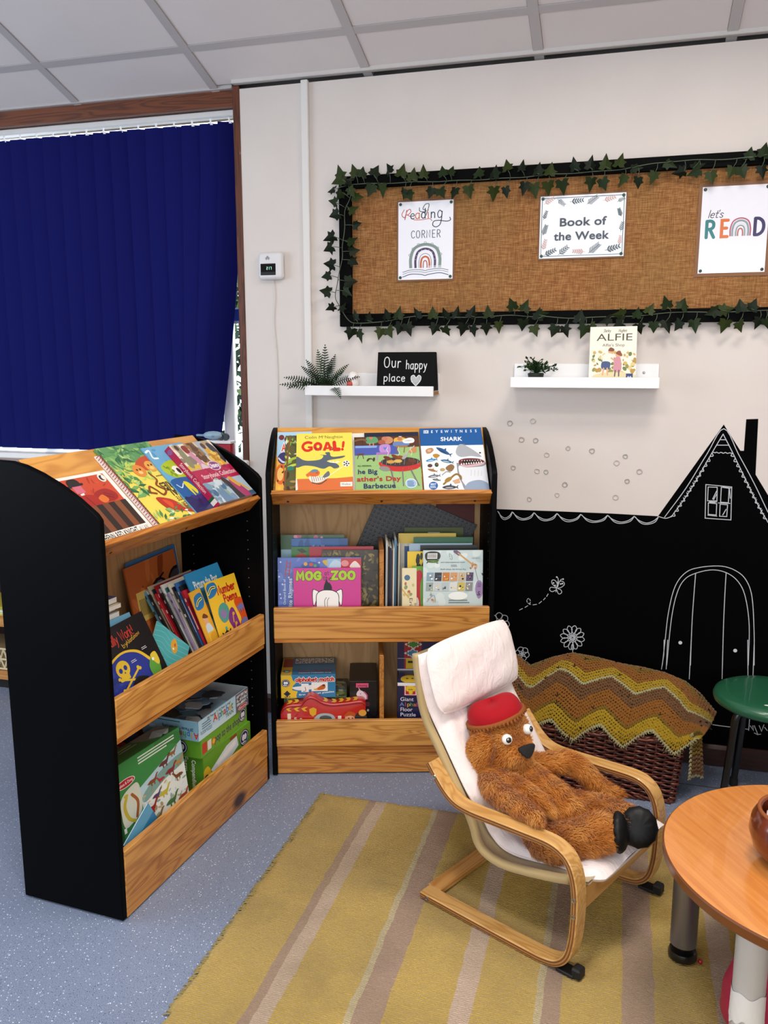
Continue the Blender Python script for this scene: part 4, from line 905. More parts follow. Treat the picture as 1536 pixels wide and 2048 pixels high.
def bookcase(label, M, W, D, q, divider):
    e = E('display_bookcase', label, 'bookcase', M)
    arc = [(0, .004), (0, 1.058), (.012, 1.073), (.06, 1.108), (.11, 1.138), (.165, 1.164), (.215, 1.182), (.255, 1.190), (D, 1.192), (D, .004)]
    for x in (0, W - .018):
        g = G(); g.prism(arc, x, x + .018, 'X', bev=.0025, seg=1); g.obj('side_panel', BLACK_M, e, 30)
        s = 1 if x == 0 else -1; xs = .0182 if x == 0 else W - .0182
        g = G()
        for z in [.66 + .032 * i for i in range(9)] + [.24 + .032 * i for i in range(7)]:
            for y in (.05, D - .06): g.lathe([(0, 0), (.0022, 0), (.0022, .0004), (0, .0004)], 8, T=TR(xs, y, z) @ RY(90 * s))
        g.obj('peg_hole', mat('#55565a', .5), e, 0)
    a, b = .0185, W - .0185
    g = G(); g.box(a, b, D - .012, D - .004, .03, 1.15); g.obj('back_panel', PLY_M, e, 0)
    S = TR(0, .032, .984) @ RX(SL)
    g = G(); g.rbox(a, b, -.014, .300, -.014, 0, .002, 1, T=S); g.obj('display_board', BOARD_M, e, 0)
    g = G(); g.rbox(a - .004, b + .004, -.016, 0, -.031, .031, .002, 1, T=S); g.obj('display_lip', PINES[1], e, 0)
    for x in (.07, W / 2, W - .07):
        g = G(); g.lathe([(.0018, .0008), (.004, .0008), (.0045, 0)], 10, T=S @ TR(x, -.0162, -.012) @ RX(90)); g.obj('screw_hole', mat('#1a120a', .6), e, 0)
    for nm, y0, y1, z0, z1, m in q:
        g = G(); g.rbox(a - .002, b + .002, y0, y1 if y1 else D - .012, z0, z1, .0018, 1); g.obj(nm, PINES[m], e, 0)
    if divider:
        for z0, z1 in ((.500, .80), (.112, .43)):
            g = G(); g.rbox(divider, divider + .016, .022, D - .042, z0, z1, .002, 1); g.obj('divider', PINE_Y, e, 0)
    return e
bookcase('black ended pine bookcase standing side on nearest the viewer', LBM, .81, .32,
         [('shelf', .0, None, .484, .4985, 1), ('front_rail', -.003, .015, .4985, .603, 2), ('shelf', .016, None, .094, .110, 1), ('front_rail', -.003, .015, .096, .192, 0), ('plinth_board', -.001, .016, .004, .0955, 3)], None)
bookcase('black ended pine bookcase facing out by the white conduit and chalk wall', RBM @ Matrix.Diagonal((1, 1, 1.008, 1)), .767, .275,
         [('shelf', .0, None, .484, .4985, 1), ('front_rail', -.003, .015, .4985, .607, 0), ('shelf', .004, None, .0945, .1092, 1), ('front_rail', -.003, .015, .110, .204, 2), ('shelf_edge', .008, .024, .0785, .0938, 1), ('plinth_board', .012, .028, .004, .0778, 3)], .375)
# putty and paper scraps left stuck on the rails
# ---------------------------------------------------------------- books
PAGE_M = [mat(c, .8, bump=.3, bscale=900) for c in ('#e4ddcb', '#eceae4', '#d8ccb0')]
def book(label, M, w_, h_, t, col, art=None, spine='L', hard=False, group=None, name='picture_book', pg=0, sp_col=None, sp_art=None, cat='book', rough=.35):
    """x across the cover, y through the thickness (0 = front cover), z up"""
    e = E(name, label, cat, M, group)
    c = .0022 if hard else .0007; o = .003 if hard else .0
    cm = mat(col, rough, coat=.2); sm = mat(sp_col, rough, coat=.2) if sp_col else cm
    g = G(); g.box(0, w_, 0, c, 0, h_); g.box(0, w_, t - c, t, 0, h_); g.obj('cover', cm, e, 0)
    x0, x1 = (0, c) if spine == 'L' else (w_ - c, w_)
    g = G(); g.box(x0 - .0002, x1 + .0002, .0001, t - .0001, .0001, h_ - .0001); g.obj('spine', sm, e, 0)
    g = G()
    if spine == 'L': g.box(c, w_ - o - .0008, c, t - c, o + .0004, h_ - o - .0008)
    else: g.box(o + .0008, w_ - c, c, t - c, o + .0004, h_ - o - .0008)
    g.obj('pages', PAGE_M[pg], e, 0)
    if art:
        p = art(w_, h_); p.obj('cover_print', e, FRONT @ TR(0, 0, .0002))
    if sp_art:
        p = sp_art(t, h_)
        X = Matrix(((0, 0, -1, -.0004), (-1, 0, 0, t), (0, 1, 0, 0), (0, 0, 0, 1))) if spine == 'L' else Matrix(((0, 0, 1, w_ + .0004), (1, 0, 0, 0), (0, 1, 0, 0), (0, 0, 0, 1)))
        p.obj('spine_print', e, X)
    return e
def on_slab(MB, x, w_, h_, t, rot=0, lift=0, v=.0014):
    if rot < 0: v += w_ * math.sin(rad(-rot))
    return slab_m(MB) @ TR(x, v, t + lift + .0006) @ RZ(rot) @ RX(-90)
def in_bin(MB, x, y, z=.4995, lean=8, yaw=0, roll=0):
    return MB @ TR(x, y, z + .009 * math.sin(rad(lean)) + .24 * max(0, math.sin(rad(roll)))) @ RZ(yaw) @ RX(-lean) @ RY(roll)

# --- sloping top of the facing bookcase
def art_goal(w_, h_):
    p = P(w_, h_, (228, 112, 585, 478)); p.fill('#f6dd58'); p.rect(228, 405, 585, 500, '#d9713c')
    p.poly([(228, 405), (400, 412), (480, 405), (585, 398), (585, 420), (228, 430)], '#d9713c')
    p.text('Colin M', 338, 148, 19, '#3a3428', 0, wd=118); p.text('c', 404, 138, 12, '#3a3428'); p.text('Naughton', 468, 148, 19, '#3a3428', 0, wd=118)
    R = '#d8301c'
    p.line([(322, 176), (300, 172), (276, 182), (268, 203), (282, 222), (304, 226), (322, 218)], 17, R); p.line([(326, 219), (326, 205), (306, 204)], 13, R, False)
    p.ell(365, 200, 29, 29, R); p.ell(366, 200, 10, 11, '#f6dd58', -15); p.poly([(396, 228), (416, 172), (436, 172), (460, 226), (440, 230), (436, 218), (418, 220), (414, 230)], R); p.poly([(422, 208), (428, 190), (433, 207)], '#f6dd58')
    p.line([(470, 176), (474, 222), (500, 222)], 24, R, False); p.line([(530, 176), (526, 205)], 16, R, False); p.ell(522, 222, 9, 9, R)
    for x in (345, 376, 452): p.line([(x, 205), (x + 8, 215), (x + 7, 226)], 4, '#3a3a5a')
    S = '#56626e'
    p.blob([(228, 264), (270, 285), (310, 292), (380, 285), (400, 262), (376, 254), (420, 256), (410, 242), (440, 240), (446, 262), (470, 270), (536, 264), (520, 278), (440, 290), (425, 300), (480, 312), (500, 335), (470, 345), (440, 330), (400, 345), (340, 328), (280, 322), (228, 332)], S, 4)
    p.poly([(424, 290), (436, 302), (444, 292), (454, 306), (462, 294), (474, 308), (484, 296), (510, 300), (485, 312), (440, 306)], '#efe8d0')
    p.ell(545, 315, 23, 20, '#f4f2ea')
    for a in range(5): p.ell(545 + 15 * math.cos(a * 1.257), 315 + 13 * math.sin(a * 1.257), 5.5, 5, '#3a4048')
    p.ell(545, 315, 6, 5.5, '#3a4048'); p.line([(520, 335), (450, 380), (395, 410)], 5, '#f8f0c0')
    p.blob([(310, 400), (335, 385), (380, 392), (430, 375), (440, 390), (400, 420), (360, 432), (325, 425)], '#efe6d8')
    for i in range(7): p.line([(325 + i * 13, 392 + (i % 2) * 3), (332 + i * 13, 425 - i * 2)], 3, '#6a5a4a')
    p.blob([(300, 378), (320, 358), (360, 352), (378, 368), (366, 388), (330, 392)], '#dd6f38'); p.blob([(318, 358), (340, 347), (366, 352), (360, 362), (330, 366)], '#5f8aa8'); p.ell(360, 370, 9, 7, '#c85a30')
    p.blob([(395, 395), (430, 360), (440, 385), (415, 400)], '#6a7076'); p.blob([(290, 380), (305, 372), (312, 388), (300, 394)], '#dd6f38')
    p.line([(330, 430), (380, 438), (420, 415)], 6, '#5a4a48')
    p.rect(505, 431, 580, 458, '#efe9e0'); p.text('Walker', 542, 450, 12, '#444', 0, wd=60); p.poly([(228, 405), (236, 405), (242, 470), (228, 480)], '#f4ece0')
    return p
def art_jungle(w_, h_):
    p = P(w_, h_, (0, 0, 100, 120)); p.fill('#5c5a34')
    p.scatter(120, ['#8fae4a', '#e8e8d8', '#4d4a2a', '#3f5b30', '#b9c75c', '#6b5230'], (0, 0, 100, 60), 7, 2, kind='leaf'); p.line([(0, 62), (12, 52), (40, 44)], 5, '#a6c23a'); p.line([(0, 74), (15, 65), (40, 62)], 5, '#c3d24e')
    p.ell(10, 72, 6, 5, '#2f7c6a'); p.scatter(50, ['#6a4c2a', '#8a6a3a', '#4a341c', '#3a2a1a', '#a8904e'], (0, 80, 100, 120), 8, 4, .4); p.line([(8, 0), (4, 60), (0, 120)], 3, '#7a5a30'); return p
def art_abc(w_, h_):
    p = P(w_, h_, (0, 0, 100, 130)); p.fill('#f0b24a'); p.rect(0, 0, 100, 55, '#a9cfe8'); p.ell(12, 12, 8, 6, '#7a3030'); p.ell(26, 16, 6, 5, '#7a3030')
    p.hand('A', 20, 42, 14, 3.6, '#e0502c', out=(3, '#fff')); p.ell(20, 58, 17, 13, '#3c3566'); p.line([(6, 58), (18, 66), (30, 66)], 4, '#cfd0ec'); p.ell(28, 54, 5, 4, '#dcdcf0')
    p.ell(14, 92, 16, 22, '#e06a28'); p.ell(12, 92, 9, 14, '#f0c070'); p.scatter(14, ['#6a3a1e', '#f3c040', '#3a2a2a'], (0, 75, 40, 125), 4, 5); return p
def art_bbq(w_, h_):
    p = P(w_, h_, (595, 134, 1005, 480)); p.fill('#98bd78'); p.rect(595, 134, 1005, 205, '#5a3424')
    for i in range(9): p.rect(600 + i * 46, 134, 603 + i * 46, 205, '#3c2218')
    p.poly([(595, 190), (860, 190), (875, 250), (595, 255)], '#4a5aa8'); p.poly([(600, 192), (740, 192), (735, 206), (600, 206)], '#8aa8d8')
    p.blob([(672, 140), (700, 128), (740, 140), (742, 172), (676, 178)], '#5f9a6a'); p.ell(703, 140, 12, 12, '#c47a5a'); p.line([(694, 176), (692, 192)], 7, '#c98a68'); p.line([(716, 176), (716, 192)], 7, '#c98a68')
    p.ell(808, 158, 36, 25, '#c58a66'); p.ell(790, 148, 20, 14, '#c47a5a'); p.ell(770, 170, 24, 15, '#a85a48'); p.blob([(850, 150), (900, 140), (935, 160), (930, 190), (860, 195)], '#e0b040'); p.blob([(850, 170), (930, 175), (940, 195), (850, 200)], '#6a84b4'); p.ell(886, 152, 16, 12, '#c47a5a')
    p.blob([(905, 160), (950, 145), (978, 155), (970, 178), (915, 180)], '#f3f2ea'); p.text('London!', 940, 168, 9, '#444', 0, wd=44); p.ell(890, 127, 15, 12, '#f0f0e8')
    p.line([(595, 160), (640, 150), (672, 158)], 12, '#7a5a3c'); p.poly([(610, 245), (655, 240), (652, 250), (612, 254)], '#6a4426'); p.line([(620, 250), (612, 275)], 5, '#6a4426'); p.line([(645, 250), (650, 275)], 5, '#6a4426')
    V = '#b98ac8'; p.blob([(755, 195), (790, 184), (820, 192), (818, 240), (760, 238)], V); p.poly([(733, 236), (820, 238), (822, 252), (730, 252)], '#a474b8'); p.line([(738, 250), (735, 285)], 7, V); p.line([(806, 250), (805, 275)], 7, V); p.blob([(789, 222), (778, 210), (783, 202), (789, 208), (796, 202), (802, 209)], '#6a7ac8')
    for x in (870, 915): p.line([(x, 200), (x - 8, 240)], 6, '#8a5a2c')
    p.poly([(855, 196), (935, 198), (930, 208), (860, 206)], '#a8743a'); p.scatter(6, ['#5a4638', '#4a3a30'], (676, 262, 720, 290), 12, 3, .6)
    p.ell(880, 318, 132, 44, '#c23030'); p.rect(745, 300, 1005, 318, '#c23030'); p.ell(880, 300, 124, 30, '#3b3434')
    for i in range(9): p.line([(770 + i * 28, 282), (762 + i * 28, 318)], 2.5, '#8d8680')
    for x, y, a, c in ((800, 275, 20, '#6a3420'), (850, 268, 30, '#7a3c22'), (885, 272, 15, '#8a4a2a'), (820, 300, 0, '#c99a4a'), (866, 296, 0, '#d4ae5a'), (935, 310, 0, '#5a3020'), (955, 296, 10, '#6a3a24')): p.ell(x, y, 26, 11, c, a)
    p.line([(895, 275), (940, 230), (975, 200)], 6, '#b8b4b0'); p.ell(910, 270, 22, 10, '#a8a4a0', -40); p.blob([(935, 235), (985, 205), (985, 240), (950, 245)], '#c58a56')
    for x in (800, 870, 950): p.line([(x, 262), (x + 8, 240), (x - 2, 222), (x + 6, 205)], 2.5, '#e6eadc')
    p.ell(780, 342, 34, 15, '#8d8a86', 10); p.line([(820, 358), (838, 460)], 9, '#77736e'); p.line([(945, 358), (985, 450)], 9, '#77736e'); p.line([(890, 362), (890, 450)], 8, '#77736e')
    for i in range(40): x = p.rnd.uniform(600, 1000); y = p.rnd.uniform(300, 470); p.line([(x, y), (x + 3, y - 8)], 1.5, '#6f9a58')
    p.text('he Big', 672, 372, 27, '#2c2c5c', 1, wd=122, align='c'); p.text('ather\'s Day', 740, 418, 27, '#b5232c', 1, wd=272); p.text('Barbecue', 742, 462, 28, '#2c2c5c', 1, wd=200)
    p.text('ALL ORIGINAL', 655, 326, 8, '#2a3a2a', 1, wd=88); p.ell(938, 438, 36, 30, '#dce8f0'); p.ell(938, 438, 32, 26, '#9fbcd6'); p.lines(915, 424, 962, 4, 9, 4, '#3a5a8a')
    return p
def art_shark(w_, h_):
    p = P(w_, h_, (1000, 70, 1410, 477)); T = '#1a5a9c'
    p.T = lambda q: (q[0] - (q[1] - 70) * .075 + 2, q[1])
    p.rect(960, 60, 1480, 520, '#f2f2f2'); p.rect(960, 60, 1480, 186, T)
    p.rect(1026, 83, 1058, 103, '#e8eef4'); p.text('DK', 1042, 100, 13, T, 1, wd=26)
    for i, c in enumerate('EYEWITNESS'): p.text(c, 1081 + i * 32.4, 101, 17, '#e6edf4', 1)
    p.text('SHARK', 1208, 156, 25, '#f4f6f8', 1, wd=142)
    p.blob([(1238, 178), (1262, 166), (1310, 178), (1370, 220), (1420, 270), (1440, 300), (1440, 300), (1440, 480), (1300, 480), (1262, 420), (1242, 370), (1236, 300), (1226, 230)], '#8b8f96', 6)
    p.blob([(1250, 320), (1300, 330), (1400, 325), (1440, 318), (1440, 480), (1320, 480), (1285, 440), (1258, 390)], '#dfe1e6', 6); p.blob([(1300, 430), (1380, 410), (1440, 440), (1440, 490), (1290, 490)], '#8f9fb6', 6)
    p.blob([(1234, 230), (1262, 180), (1320, 200), (1400, 262), (1330, 258), (1262, 262)], '#a9acb2', 6); p.ell(1392, 238, 7, 5, '#1a1a1e'); p.ell(1290, 180, 10, 3, '#6a6e76')
    p.blob([(1252, 286), (1300, 272), (1380, 276), (1418, 296), (1380, 312), (1300, 318), (1262, 318)], '#6a2a32', 6); p.blob([(1270, 290), (1320, 284), (1390, 290), (1370, 302), (1300, 306)], '#1c0c10', 6); p.blob([(1258, 312), (1300, 316), (1380, 306), (1416, 298), (1400, 316), (1300, 328)], '#d8b0b4', 5)
    for i in range(9): x = 1268 + i * 16; y = 314 - i * 1.2; p.poly([(x - 6, y), (x + 6, y), (x, y - 14)], '#f6f2ee')
    for i in range(8): x = 1272 + i * 17; p.poly([(x - 4, 284), (x + 4, 284), (x, 292)], '#efe6e2')
    for i in range(4): p.line([(1330 + i * 22, 345 + i * 3), (1326 + i * 22, 385)], 2, '#b0b6c0')
    def fish(x, y, L, a, c, c2=None):
        r_ = rad(a); k = lambda u, v: (x + u * math.cos(r_) - v * math.sin(r_), y + u * math.sin(r_) + v * math.cos(r_))
        p.blob([k(-L, 0), k(-L * .3, -L * .24), k(L * .5, -L * .16), k(L * .8, 0), k(L * .5, L * .16), k(-L * .3, L * .22)], c, 4); p.poly([k(L * .7, 0), k(L * 1.1, -L * .3), k(L * .95, 0), k(L * 1.1, L * .25)], c); p.poly([k(-L * .1, -L * .2), k(L * .1, -L * .5), k(L * .25, -L * .15)], c)
        if c2: p.ell(*k(-.1 * L, L * .06), L * .5, L * .08, c2, a)
    p.blob([(1040, 212), (1075, 200), (1090, 215), (1070, 235), (1045, 236)], '#b98a66'); p.ell(1062, 218, 12, 8, '#d8b090')
    fish(1155, 225, 55, 28, '#2a5a8c', '#1a3a60'); fish(1075, 280, 38, -8, '#3a86b8', '#b8d4e8'); fish(1175, 290, 42, 12, '#3a6a8c', '#c0cad2'); p.blob([(1085, 245), (1110, 240), (1130, 252), (1105, 268), (1090, 258)], '#b8862e')
    p.ell(1065, 315, 16, 11, '#5a3a34'); p.ell(1108, 310, 13, 14, '#3c4a34'); p.ell(1112, 306, 7, 7, '#7a5a2c'); fish(1080, 345, 32, 15, '#a4744a'); p.blob([(1165, 330), (1200, 308), (1222, 325), (1205, 352), (1180, 350)], '#8a6a44'); p.ell(1145, 342, 17, 10, '#b89a6a')
    p.line([(1142, 375), (1170, 355), (1195, 360)], 6, '#9aa0a4'); fish(1090, 382, 40, -6, '#6a7076', '#c8ccd0'); p.line([(1150, 432), (1190, 400), (1230, 372), (1258, 385), (1262, 402)], 11, '#8a6a2c'); p.ell(1180, 405, 26, 13, '#a07a34', -28)
    fish(1105, 405, 26, 8, '#4a5056', '#9aa'); p.poly([(1205, 412), (1250, 398), (1256, 425), (1222, 432)], '#d0a27a'); p.ell(1085, 440, 29, 24, '#2a62a4'); p.text('BEST', 1085, 436, 9, '#fff', 1, wd=36); p.lines(1064, 442, 1108, 2, 8, 4, '#cfe0f0'); fish(1190, 452, 50, 0, '#3c444c', '#aab')
    return p
def art_rainbow(w_, h_):
    p = P(w_, h_, (0, 0, 100, 130)); 
    for i, c in enumerate(['#232638', '#31406e', '#6a3a8c', '#24406e', '#3a8a4a', '#d9b53c', '#c8401e', '#a8203a']): p.rect(0, i * 16.5, 100, i * 16.5 + 17, c)
    return p
flat = lambda *cols: (lambda w_, h_: (lambda p: ([p.rect(0, i * 100 / len(cols), 100, (i + 1) * 100 / len(cols), c) for i, c in enumerate(cols)], p)[1])(P(w_, h_, (0, 0, 100, 100))))
r4 = 1.5
book('yellow topped book mostly hidden behind the GOAL cover', on_slab(RBM, .042, .215, .262, .003, r4, .0), .215, .262, .003, '#ead21e', flat('#efd820'))
book('dark spined alphabet book at the end of the facing top shelf', on_slab(RBM, .029, .12, .264, .009, r4, .0036), .12, .264, .009, '#1d2030', art_abc, sp_col='#15161e')
book('jungle patterned brown and green book tucked behind GOAL', on_slab(RBM, .058, .20, .245, .003, r4, .0132), .20, .245, .003, '#5c5a34', art_jungle)
book('yellow GOAL picture book with a grey wolf shadow', on_slab(RBM, .097, .192, .250, .003, r4, .0182), .192, .250, .003, '#f0d550', art_goal)
book('plain white topped book behind the barbecue book', on_slab(RBM, .265, .23, .265, .004, r4, .0), .23, .265, .004, '#e9e6dc', None)
book('rainbow striped book showing as a strip beside the shark book', on_slab(RBM, .333, .19, .262, .006, r4, .0046), .19, .262, .006, '#232638', art_rainbow)
book('picture book about a barbecue with a red grill on its cover', on_slab(RBM, .297, .224, .238, .004, r4, .0112), .224, .238, .004, '#98bd78', art_bbq)
book('blue and white shark encyclopedia with a gaping shark', on_slab(RBM, .527, .219, .280, .012, 1.2, .0006), .219, .280, .012, '#1a5a9c', art_shark, hard=True)

# --- sloping top of the side-on bookcase
def art_red(w_, h_):
    p = P(w_, h_, (0, 0, 100, 92)); p.fill('#ece9e2'); p.rect(4, 4, 93, 44, '#c5482a'); p.scatter(40, ['#b83c20', '#d25a34', '#a83018'], (6, 6, 90, 42), 5, 3, .3)
    p.blob([(30, 14), (31, 6), (44, 5), (47, 13)], '#231d1c'); p.line([(25, 15), (50, 13)], 3, '#231d1c'); p.rect(32, 15, 46, 25, '#cf6a80'); p.poly([(35, 26), (42, 25), (41, 29), (36, 29)], '#f0e8e0')
    p.blob([(26, 32), (38, 28), (52, 30), (58, 36), (60, 44), (24, 44)], '#a8261f'); p.blob([(54, 30), (62, 26), (78, 25), (88, 33), (84, 41), (66, 42), (60, 36)], '#9c2420'); p.blob([(56, 36), (66, 32), (70, 40), (60, 43)], '#d8702e')
    for a, b in (((70, 30), (82, 36)), ((68, 33), (80, 39)), ((40, 30), (44, 43))): p.line([a, b], .9, '#5a1210')
    p.ell(86, 10, 6, 6, '#efe9de'); p.ell(86, 10, 4, 4, '#3a2c28'); p.ell(88, 10, 2, 3, '#efe9de')
    for i, c in enumerate(['#3a241c', '#7a4226', '#33221c', '#80482a', '#2e201c', '#74402a', '#30221e', '#844c2c', '#32231d']): p.rect(4 + i * 10, 44, 4 + (i + 1) * 10, 81, c)
    p.rect(4, 81, 93, 92, '#f0ede6'); p.text('HENN RED KNIGHT', 46, 90, 7.6, '#17130f', 1, wd=58); p.text('ALLAN', 84, 90, 7.2, '#5a5048', 0, wd=16, shear=.3); return p
def art_animal(w_, h_):
    p = P(w_, h_, (0, 0, 100, 128)); p.fill('#ead65a'); G1 = ['#4f8a50', '#6fa45c', '#3c7a48', '#8fb86a', '#2f6a40', '#a9c978']
    p.rect(0, 0, 100, 30, '#5a9258'); p.scatter(90, G1, (0, 0, 100, 36), 9, 1, kind='leaf'); p.scatter(40, G1, (0, 30, 26, 80), 9, 2, kind='leaf'); p.scatter(24, ['#b8cc5a', '#7fae55', '#d8d85e'], (10, 30, 60, 60), 8, 9, kind='leaf')
    p.blob([(40, 36), (60, 24), (90, 24), (96, 36), (80, 44), (56, 46)], '#c04a22')
    for x, y, r, c in ((40, 44, 11, '#dd8a34'), (66, 40, 10, '#e0a040'), (84, 46, 10, '#d98838'), (78, 26, 8, '#c83a2a')): p.ell(x, y, r, r * .9, c); p.ell(x - 3, y - 2, 1.6, 1.6, '#2a1a10'); p.ell(x + 3, y - 2, 1.6, 1.6, '#2a1a10'); p.ell(x, y + 3, 4, 2.6, '#efc880')
    p.line([(52, 50), (56, 62), (48, 70), (56, 80), (46, 86), (40, 76), (34, 70), (28, 78), (36, 82)], 3, '#8a3c1c')
    p.hand('OR', 84, 73, 11, 1.5, '#4a2a18', rot=180); p.text('STORIES', 76, 68, 11, '#4a2a18', 1, wd=46, rot=180); p.text('ANIMAL', 82, 80, 11, '#4a2a18', 1, wd=48, rot=180); p.text('FIVE-MINUTE', 84, 93, 7, '#7a3a1c', 0, wd=44, rot=180); p.text('BEST-EVER', 84, 103, 7, '#7a3a1c', 0, wd=40, rot=180); p.lines(60, 56, 96, 1, 4, 1.4, '#8a6a3c')
    p.blob([(28, 88), (50, 94), (66, 108), (90, 116), (84, 124), (56, 116), (34, 108)], '#b8321e'); p.blob([(36, 92), (48, 100), (42, 108)], '#d8502a'); p.scatter(40, G1 + ['#e8eee0'], (0, 104, 100, 130), 7, 5, kind='leaf'); p.line([(72, 112), (92, 100), (100, 90)], 5, '#4a8a3c'); return p
def art_fish(w_, h_):
    p = P(w_, h_, (0, 0, 100, 116)); p.fill('#68a8d0'); p.scatter(14, ['#8cc4e4', '#a8d8f0', '#5090c0'], (0, 0, 100, 34), 8, 2, .5); p.line([(2, 8), (12, 6), (8, 18), (18, 20)], 3, '#e8f2f4')
    p.blob([(8, 34), (40, 26), (60, 40), (58, 56), (30, 58), (10, 48)], '#a9c02c'); p.ell(36, 44, 10, 8, '#f0f2e4'); p.ell(39, 45, 4, 5, '#16202a'); p.scatter(10, ['#7a9a20', '#5a7a1c'], (10, 32, 30, 54), 3, 4)
    p.blob([(0, 60), (30, 56), (56, 62), (52, 84), (24, 96), (0, 86)], '#1c5a9c'); p.blob([(26, 64), (36, 66), (42, 80), (36, 86), (32, 76), (30, 90), (26, 78)], '#d8d02c'); p.line([(8, 66), (14, 72), (24, 66)], 1.6, '#d8e8f0'); p.rect(0, 88, 100, 116, '#26245e'); p.scatter(20, ['#34327a', '#1e1c50'], (0, 88, 100, 116), 7, 8, .5); return p
def art_story(w_, h_):
    p = P(w_, h_, (0, 0, 100, 112)); p.fill('#c9b49c'); M_ = '#b01e4c'
    p.rect(0, 0, 100, 46, '#d8c8b0'); p.scatter(30, ['#e8dcc8', '#b09a80', '#8a7a6a', '#c8b8a0'], (0, 0, 100, 40), 9, 2, 1.6); p.poly([(38, 0), (56, 0), (62, 40), (46, 40)], '#7a5230'); p.scatter(20, ['#5a3a20', '#9a7040'], (40, 2, 58, 38), 4, 4, 2.2); p.poly([(60, 0), (76, 0), (80, 30), (66, 34)], '#a8b4c0'); p.rect(0, 40, 70, 48, '#d8b440')
    p.blob([(10, 6), (18, 4), (20, 20), (16, 44), (6, 40)], '#8a8468'); p.ell(12, 6, 4, 5, '#4a2a1a')
    p.blob([(24, 14), (34, 10), (38, 24), (44, 44), (46, 54), (28, 54), (30, 36)], '#c88aa4'); p.blob([(22, 6), (32, 4), (34, 16), (24, 18)], '#8a2a1c'); p.blob([(36, 40), (46, 50), (40, 56), (28, 54)], '#d8c0d0')
    p.blob([(84, 8), (96, 10), (100, 40), (88, 44)], '#2c2a3c'); p.blob([(70, 18), (80, 14), (88, 34), (92, 48), (72, 50)], '#d9a42c'); p.scatter(18, ['#e8c050', '#b8821c'], (72, 26, 90, 48), 4, 7, 2); p.ell(74, 10, 5, 6, '#5a3420')
    p.rect(0, 50, 100, 74, M_); p.scatter(30, ['#c02c5c', '#a01844'], (0, 50, 100, 74), 5, 6, .5); p.ell(60, 48, 15, 9, '#d8c8d8'); p.ell(60, 48, 13.5, 7.6, '#8a3a7a'); p.hand('Dis', 54, 51, 8, 1.5, '#f0e8f0', track=.4); p.hand('ney', 65, 51, 8, 1.5, '#f0e8f0', track=.4)
    p.text('Storybook Collection', 55, 67, 7.6, '#e8c8cc', 1, wd=86)
    p.rect(0, 74, 100, 112, '#a8bccc'); p.scatter(40, ['#7a94b0', '#5a7a9a', '#c8d4dc', '#88a890', '#4a6a8a'], (0, 76, 60, 112), 6, 9, 1.4); p.poly([(16, 112), (18, 90), (22, 84), (26, 92), (30, 82), (34, 94), (40, 112)], '#6a88a8')
    p.blob([(50, 76), (60, 78), (66, 96), (70, 112), (54, 112), (52, 92)], '#2e2a2c'); p.ell(52, 76, 5, 6, '#4a2c1c'); p.blob([(62, 80), (74, 80), (84, 98), (88, 112), (70, 112)], '#a83a6a'); p.blob([(64, 74), (74, 74), (80, 90), (74, 92)], '#d8a040'); p.line([(82, 88), (98, 110)], 4, '#d8a848'); p.rect(86, 104, 100, 112, '#3a5a7a'); return p
def sp_story(t, h_):
    p = P(t, h_, (0, 0, 10, 10 * h_ / t)); H = 10 * h_ / t; p.fill('#b01e4c'); p.text('Storybook Collection', 3.2, H * .52, 5, '#f0dce4', 0, wd=H * .5, rot=90); p.rect(0, H * .9, 10, H * .96, '#e8e4e0'); p.rect(0, H * .86, 10, H * .9, '#1c5a34'); p.ell(5, H * .07, 4, 4, '#8a5a8a'); return p
book('orange and brown striped picture book with a man in a bowler hat', on_slab(LBM, .021, .235, .217, .006, 0, .0), .235, .217, .006, '#ece9e2', art_red)
eb = book('upside down animal stories book with jungle cover and red wire spine', on_slab(LBM, .286, .24, .290, .009, 0, .0), .24, .290, .009, '#5a9258', art_animal, hard=True)
g = G(); g.box(-.019, 0, .005, .0085, .002, .268); g.obj('binding_strip', mat('#e9e6e2', .5), eb, 0)
for i in range(30):
    z = .006 + i * .0088; g = G() if i == 0 else g
    g.tube([(-.010 + .008 * math.cos(a), .002 + .0062 * math.sin(a), z) for a in [k * 6.283 / 9 for k in range(9)]], .0012, 5, closed=True)
g.obj('wire_spine', mat('#b02438', .4), eb)
book('blue and lime fish picture book half under the magenta storybook', on_slab(LBM, .460, .21, .264, .004, 0, .0106), .21, .264, .004, '#68a8d0', art_fish, pg=1)
book('pale blue book peeping out above the magenta storybook', on_slab(LBM, .575, .18, .258, .004, 0, .0), .18, .258, .004, '#7fb0d6', None)
book('white and red edged book behind the magenta storybook', on_slab(LBM, .602, .18, .254, .0036, 0, .0048), .18, .254, .004, '#ece6dc', flat('#ece6dc', '#c8402c'))
book('thick magenta storybook collection with ballgowns on its cover', on_slab(LBM, .552, .224, .240, .022, 0, .0160), .224, .240, .022, '#b01e4c', art_story, hard=True, sp_col='#b01e4c', sp_art=sp_story)

